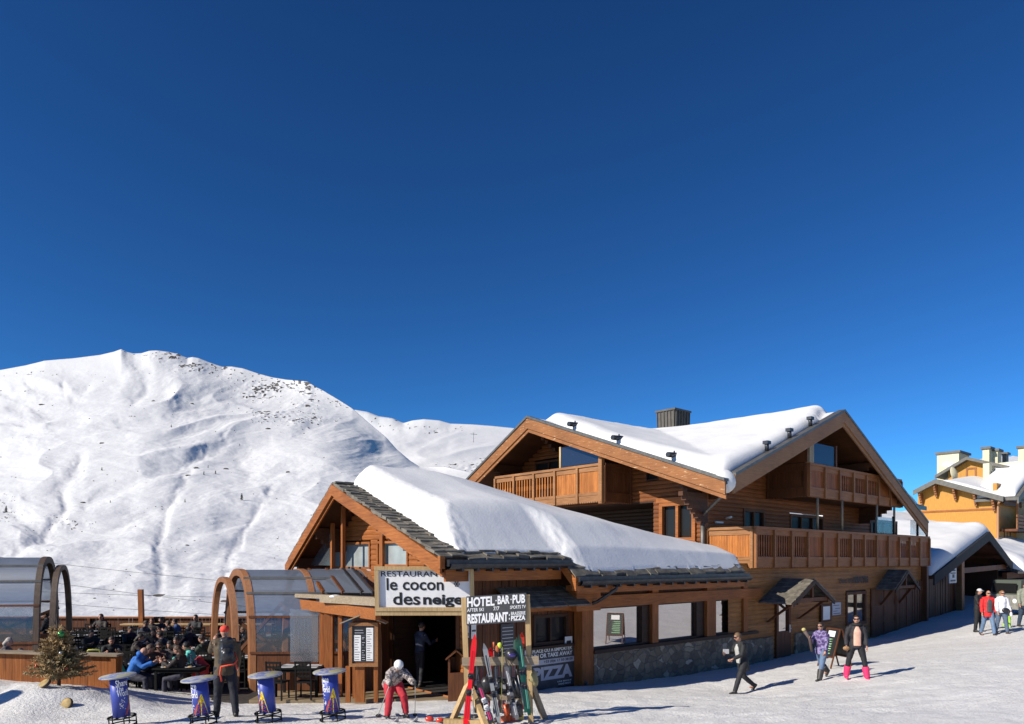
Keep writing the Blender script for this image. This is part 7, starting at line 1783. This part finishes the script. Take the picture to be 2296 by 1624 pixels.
# child skier
c = stand(880, 1600, 14.35)
cam_m = None
def bl(nt, b):
    v = N(nt, 'ShaderNodeTexNoise'); v.inputs['Scale'].default_value = 13; v.inputs['Detail'].default_value = 3; nt.links.new(coords(nt), v.inputs['Vector'])
    nt.links.new(ramp(nt, v.outputs[0], [(.42,(.10,.085,.08)),(.47,(.36,.30,.27)),(.53,(.5,.45,.42)),(.60,(.14,.11,.10))]), b.inputs['Base Color'])
M_camo = mat('spotted_jacket', (.4,.35,.3), .8, build=bl)
P = person('child on skis in a white helmet, spotted jacket and red trousers', c['x'], c['y'], c['z']+.03, -62, 1.34, 46, ((48,44,12),(42,38,12)), ((28,24,30),(30,28,35)), (0,4), jmat=M_camo, trousers=(.42,.015,.03), boots=(.03,.025,.025), hat=('helmet',(.78,.78,.77)), glasses='goggles', bulk=1.42, gloves=(.02,.02,.02), female=True, jlen=.12)
KM = P['M']
for s_ in (-1,1):
    f = P['feet'][0 if s_ < 0 else 1]; fwd = (KM.to_3x3() @ Vector((0,1,0))); base_ = Vector((f.x, f.y, 0)); 
    a_ = base_-fwd*.55; b_ = base_+fwd*.62; a_.z = gz(a_.x,a_.y)+.015; b_.z = gz(b_.x,b_.y)+.015
    t = thing('ski', ('left' if s_ > 0 else 'right')+' ski under the boots of the child in the white helmet', 'ski', Matrix.Translation(base_), 'skis the child is standing on'); mb = MB(); ski_mesh(mb, a_, b_, .085, (0,0,1)); mb.build('ski_body', M('child_ski', (.35,.34,.36), .3), t)
    mb = MB(); m_ = Vector((f.x,f.y,(a_.z+b_.z)/2)); mb.beam(m_-fwd*.14, m_+fwd*.16, .06, .05); mb.build('binding', M_bind, t)
for i, h in enumerate(P['hands']):
    out = -(KM.to_3x3() @ Vector((0,1,0))) + (KM.to_3x3() @ Vector(((-1,1)[i],0,0)))*.35; g = h+out*.42; g.z = gz(g.x,g.y)+.01
    pole(('pole in the right hand of the child skier','pole in the left hand of the child skier')[i], tuple(g), tuple(h+Vector((0,0,.06))), 0, 0, (.35,.33,.30), grp='poles of the child skier')
# woman (dark coat) walking left at the picture windows
c = stand(1665, 1553, 19.5)
P = person('person in an open black coat, pale shirt and sunglasses walking past the stone wall', c['x'], c['y'], c['z'], 196, 1.70, 9, ((24,4,2),(-14,38,2)), ((16,8,45),(20,8,70)), (18,12), jacket=(.015,.015,.017), trousers=(.014,.014,.018), boots=(.02,.016,.013), hair=(.13,.075,.035), hairstyle='short', inner=(.40,.40,.38), glasses=True, bulk=1.05, jlen=.28, female=True)
h = P['hands'][1]; mb = MB(frame_at(h.x,h.y,h.z)); mb.box(-.03,.12,-.02,.02,-.02,.10); props(mb.build('paper_bag', M_matw, M=frame_at(h.x,h.y,h.z)), 'small pale paper held by the walker in the black coat', 'paper')
# purple jacket
def bl(nt, b):
    v = N(nt, 'ShaderNodeTexNoise'); v.inputs['Scale'].default_value = 9; v.inputs['Detail'].default_value = 4; nt.links.new(coords(nt), v.inputs['Vector'])
    nt.links.new(ramp(nt, v.outputs[0], [(.38,(.03,.018,.08)),(.48,(.15,.09,.26)),(.55,(.28,.26,.42)),(.62,(.06,.03,.12))]), b.inputs['Base Color'])
M_purp = mat('purple_print', (.1,.05,.2), .7, build=bl)
c = stand(1842, 1520, 20.0)
P = person('woman in a purple patterned jacket and jeans carrying wrapped goods beside the A-board', c['x'], c['y'], c['z'], 212, 1.62, 1, ((20,2,3),(-18,34,3)), ((6,8,20),(22,10,95)), (0,0), jmat=M_purp, trousers=(.10,.16,.26), boots=(.03,.027,.026), tall_boots=(.035,.032,.03), hair=(.03,.018,.012), hairstyle='tail', glasses=True, bulk=1.05, female=True, jlen=.16)
h = P['hands'][1]; mb = MB(); mb.tube([h+Vector((-.14,0,.18)), h+Vector((0,0,-.02)), h+Vector((.06,0,-.38))], [.05,.045,.035], 10); props(mb.build('wrapped_bundle', M('tan_bundle', (.10,.07,.06), .7), M=Matrix.Translation(h)), 'long dark bundle in the arm of the woman in purple', 'bundle')
p = h+Vector((-.16,0,.22)); mb = MB(); mb.ball(p, .06,.04,.05, 10, 7); props(mb.build('pale_cap', M('pale_yellow', (.5,.42,.15), .7), M=Matrix.Translation(p)), 'pale yellow end of the bundle held by the woman in purple', 'bundle')
# pink boots
c = stand(1920, 1515, 19.2)
P = person('woman in a dark speckled jacket, salmon top and bright pink boots', c['x'], c['y'], c['z'], 258, 1.68, 0, ((10,3,12),(-4,4,12)), ((2,12,18),(-6,16,22)), (14,-2), jacket=(.02,.018,.022), trousers=(.010,.010,.013), tall_boots=(.80,.03,.13), hair=(.02,.014,.01), hairstyle='tail', inner=(.66,.38,.28), glasses=True, female=True, bulk=1.0, jlen=.12)
Mi = P['M']; s0 = Mi.inverted() @ P['sh']; mb = MB(Mi); mb.tube([s0+Vector((.09*math.cos(a),.085*math.sin(a)+.02,.06-.0*math.sin(a))) for a in [2*PI*k/16 for k in range(17)]], .04, 8, cap=False); q = mb.build('scarf', cm((.012,.012,.012)), P['root'])
h = P['hands'][1]; mb = MB(); mb.ball(h, .09,.07,.06, 12, 8); props(mb.build('fur_hat', noisy('fur', (.30,.17,.08), .9, 30, .5, .6), M=Matrix.Translation(h)), 'brown fur hat in the hand of the woman with pink boots', 'hat')
# group at the far right
c = stand(2215, 1424, 28.0)
P = person('bald man in an open red jacket over a grey shirt, jeans and sunglasses', c['x'], c['y'], c['z'], 262, 1.76, 1, ((16,2,3),(-10,14,3)), ((2,9,14),(2,9,14)), (0,0), jacket=(.62,.02,.02), trousers=(.12,.19,.30), boots=(.04,.03,.03), hairstyle='bald', inner=(.06,.06,.065), glasses=True, bulk=1.08, jlen=.22)
c = stand(2246, 1421, 27.8)
P = person('woman in a white quilted jacket and jeans with a black hip bag', c['x'], c['y'], c['z'], 268, 1.66, 0, ((10,2,4),(-6,8,4)), ((8,12,22),(6,10,16)), (0,4), jacket=(.78,.78,.80), trousers=(.08,.12,.18), boots=(.05,.035,.03), hair=(.22,.11,.045), hairstyle='curly', glasses=True, female=True, bulk=1.12, jlen=.10)
p = P['pel']+Vector((.04,-.17,.0)); mb = MB(); mb.ball(p, .15,.07,.10, 12, 8); props(mb.build('hip_bag', M_bind, M=Matrix.Translation(p)), 'black bag at the waist of the woman in the white jacket', 'bag')
p = P['hands'][0]; mb = MB(); mb.ball(p+Vector((0,0,-.06)), .05,.05,.09, 10, 8); props(mb.build('cup', M_white, M=Matrix.Translation(p)), 'white cup held low between the red and white jackets', 'cup')
c = stand(2194, 1415, 29.0)
person('person all in black with a white-banded cap standing behind the red jacket', c['x'], c['y'], c['z'], 300, 1.72, 1, ((3,2,3),(-2,4,3)), ((20,8,75),(22,8,70)), (10,0), jacket=(.012,.012,.014), trousers=(.010,.010,.012), boots=(.01,.01,.01), hat=('cap',(.55,.55,.56)), hairstyle='long', hair=(.02,.015,.012), bulk=1.1, gloves=(.25,.25,.25))
c = stand(2298, 1404, 29.3)
person('person in a sage green jacket cut off by the right edge of the picture', c['x'], c['y'], c['z'], 265, 1.78, 0, ((8,2,4),(-6,8,4)), ((4,10,15),(4,10,15)), (0,0), jacket=(.24,.25,.19), trousers=(.03,.05,.08), boots=(.03,.03,.03), hair=(.04,.025,.015), glasses=True, bulk=1.15, jlen=.14)
c = stand(2258, 1414, 29.5)
person('small child in neon green trousers half hidden behind the white jacket', c['x'], c['y'], c['z'], 262, 1.02, 0, ((6,2,4),(-4,6,4)), ((4,12,15),(4,12,15)), (0,0), jacket=(.05,.05,.07), trousers=(.35,.62,.05), boots=(.6,.6,.6), hat=('beanie',(.1,.1,.1)), bulk=1.2)
# waiter in the entrance
person('waiter in a dark blue shirt standing in the shaded entrance', at(942,1500,20.2).x, 20.2, .13, 40, 1.76, 2, ((3,2,3),(-3,4,3)), ((8,8,25),(30,8,75)), (0,5), jacket=(.02,.028,.06), trousers=(.012,.012,.018), hairstyle='short', hair=(.06,.04,.03), jlen=.04, bulk=.95)
# seated diners
def diner(label, U, V, Y, face, jacket, hair=(.04,.025,.016), style='short', lean=18, look=(0,14), Ht=1.72, z=DZ, **k):
    p = at(U, V, Y); return person(label, p.x, Y, z, face, Ht, lean, ((82,84,8),(80,78,8)), k.pop('arms', ((38,8,75),(42,10,65))), look, jacket=jacket, hair=hair, hairstyle=style, seated=True, group=None, **k)
diner('diner in a bright blue hooded jacket bending over the front table', 296, 1480, 18.85, 0, (.02,.14,.48), (.15,.10,.05), hat=('hood',(.02,.14,.48)), lean=24, look=(-10,14), bulk=1.15)
diner('diner in dark clothes with long brown hair at the right of the front table', 412, 1485, 18.85, 180, (.022,.016,.014), (.06,.03,.015), 'long', lean=10)
diner('diner in a turquoise top behind the front table', 436, 1462, 19.7, 195, (.10,.50,.42), (.012,.01,.01), 'short', lean=14, hat=None)
diner('diner with dark hair in a maroon top behind the front table, left of the middle', 338, 1470, 19.6, -60, (.07,.022,.02), (.025,.015,.01), 'short', lean=18)
diner('diner in sunglasses eating in the middle behind the front table', 362, 1462, 19.8, -80, (.10,.045,.035), (.04,.02,.012), 'bob', lean=12, glasses=True)
diner('cropped-haired diner behind the front table beside the turquoise top', 392, 1466, 20.2, -100, (.04,.03,.03), (.02,.012,.01), 'short', lean=14)
diner('diner in a grey top at the front table beside the blue jacket', 318, 1474, 19.3, -20, (.05,.045,.05), (.12,.07,.04), 'short', lean=20)
diner('child in a blue top leaning on the boarded parapet', 40, 1440, 18.2, -40, (.03,.18,.50), (.08,.045,.025), 'short', lean=16, Ht=1.45, z=.25)
diner('child in a pink top and silver helmet behind the parapet beside the dried fir', 62, 1445, 18.0, 200, (.45,.07,.16), (.3,.2,.1), 'short', lean=12, Ht=1.3, z=.25, hat=('helmet',(.45,.45,.48)))
diner('woman with grey hair at the left edge behind the parapet', 8, 1432, 19.2, 20, (.10,.09,.095), (.30,.27,.24), 'bob', lean=6, z=.25)
person('man in black standing inside the left arched shelter', at(106,1400,24.5).x, 24.5, .12, 200, 1.78, 0, ((2,2,3),(-2,2,3)), ((20,8,60),(20,8,60)), (0,0), jacket=(.012,.012,.014), trousers=(.012,.012,.014))
diner('diner in a dark jacket seated left at the far table under the tall post', 320, 1410, 26.6, 0, (.03,.035,.05), lean=6)
diner('diner in black seated right at the far table, facing left', 386, 1410, 26.6, 180, (.012,.012,.014), (.06,.035,.02), 'short', lean=8)
diner('diner in a blue coat beside the one in black at the far table', 400, 1405, 27.4, 190, (.03,.08,.22), (.015,.012,.01), 'short', lean=6)
diner('diner with auburn hair behind the far table, first from the post', 343, 1404, 27.8, -80, (.05,.04,.035), (.10,.045,.02), 'bob', lean=6)
diner('diner with dark hair behind the far table, second from the post', 364, 1404, 28.0, -90, (.03,.03,.035), lean=6)
diner('diner seated alone by the fence under the wires', 228, 1398, 29.0, -90, (.035,.025,.02), (.05,.02,.015), 'bob', lean=2, look=(0,0), Ht=1.85)
diner('diner by the fence just left of the orange hoops', 440, 1402, 28.6, -95, (.02,.02,.022), (.03,.018,.012), 'short', lean=2, look=(0,0), Ht=1.85)
diner('diner in black under the orange hoops, left one', 520, 1420, 24.0, -40, (.02,.018,.018), (.05,.03,.02), 'bob', lean=8)
diner('diner with fair hair under the orange hoops, right one', 556, 1420, 24.2, 200, (.03,.025,.022), (.22,.12,.05), 'bob', lean=8)
diner('diner in dark green behind the turquoise top', 462, 1440, 21.4, 170, (.02,.03,.02), lean=8)
for k_, (U, V, Y, f, jc, st, lb) in enumerate(((285,1428,24.6,-30,(.02,.02,.025),'short','diner in dark clothes left of the neon yellow bag'),(345,1430,23.6,-70,(.03,.02,.02),'bob','diner with dark bob at the middle tables under the far pair'),(372,1436,22.6,180,(.015,.018,.03),'short','diner in navy at the middle tables, facing left'),
  (300,1440,21.8,10,(.04,.03,.025),'long','long-haired diner in brown at the middle tables'),(250,1446,21.2,-60,(.012,.012,.012),'short','diner in black behind the yellow child seat'),(432,1428,24.2,160,(.05,.02,.02),'short','diner in dark red at the middle tables near the orange hoops'),
  (490,1428,24.4,-20,(.02,.025,.03),'bob','diner in slate grey left of the orange hoops'),(200,1432,23.2,-40,(.02,.018,.02),'short','diner in black behind the dried fir'),(402,1446,21.2,-90,(.012,.012,.014),'short','diner in black seen between the cropped head and the turquoise top'))):
    diner(lb, U, V, Y, f, jc, (.03,.02,.012), st, lean=12)
# jackets and bags on chairs
def cloth_lump(name, label, cat, x, y, z, rx, ry, rz_, c, seed):
    p = Vector((x,y,z)); mb = MB(Matrix.Translation(p)); mb.ball((0,0,0), rx, ry, rz_, 18, 12)
    for v in mb.v:
        d = v-p; k = 1+.35*noise.noise(d*6+Vector((seed,0,0)))+.12*noise.noise(d*20); v.x = p.x+d.x*k; v.y = p.y+d.y*k; v.z = p.z+d.z*k
    props(mb.build(name, cm(c), M=Matrix.Translation(p)), label, cat)
p = at(448,1495,19.2); cloth_lump('jacket', 'red jacket hanging over a chair back beside the turquoise top', 'jacket', p.x, 19.2, .75, .22,.13,.30, (.35,.02,.02), 1)
p = at(271,1500,18.7); cloth_lump('jacket', 'green jacket draped behind the blue hooded diner', 'jacket', p.x, 18.7, .62, .16,.12,.34, (.03,.28,.12), 2)
p = at(306,1431,25.5); cloth_lump('helmet_bag', 'neon yellow bag on a chair below the tall post', 'bag', p.x, 25.5, .75, .10,.09,.14, (.5,.62,.04), 3)
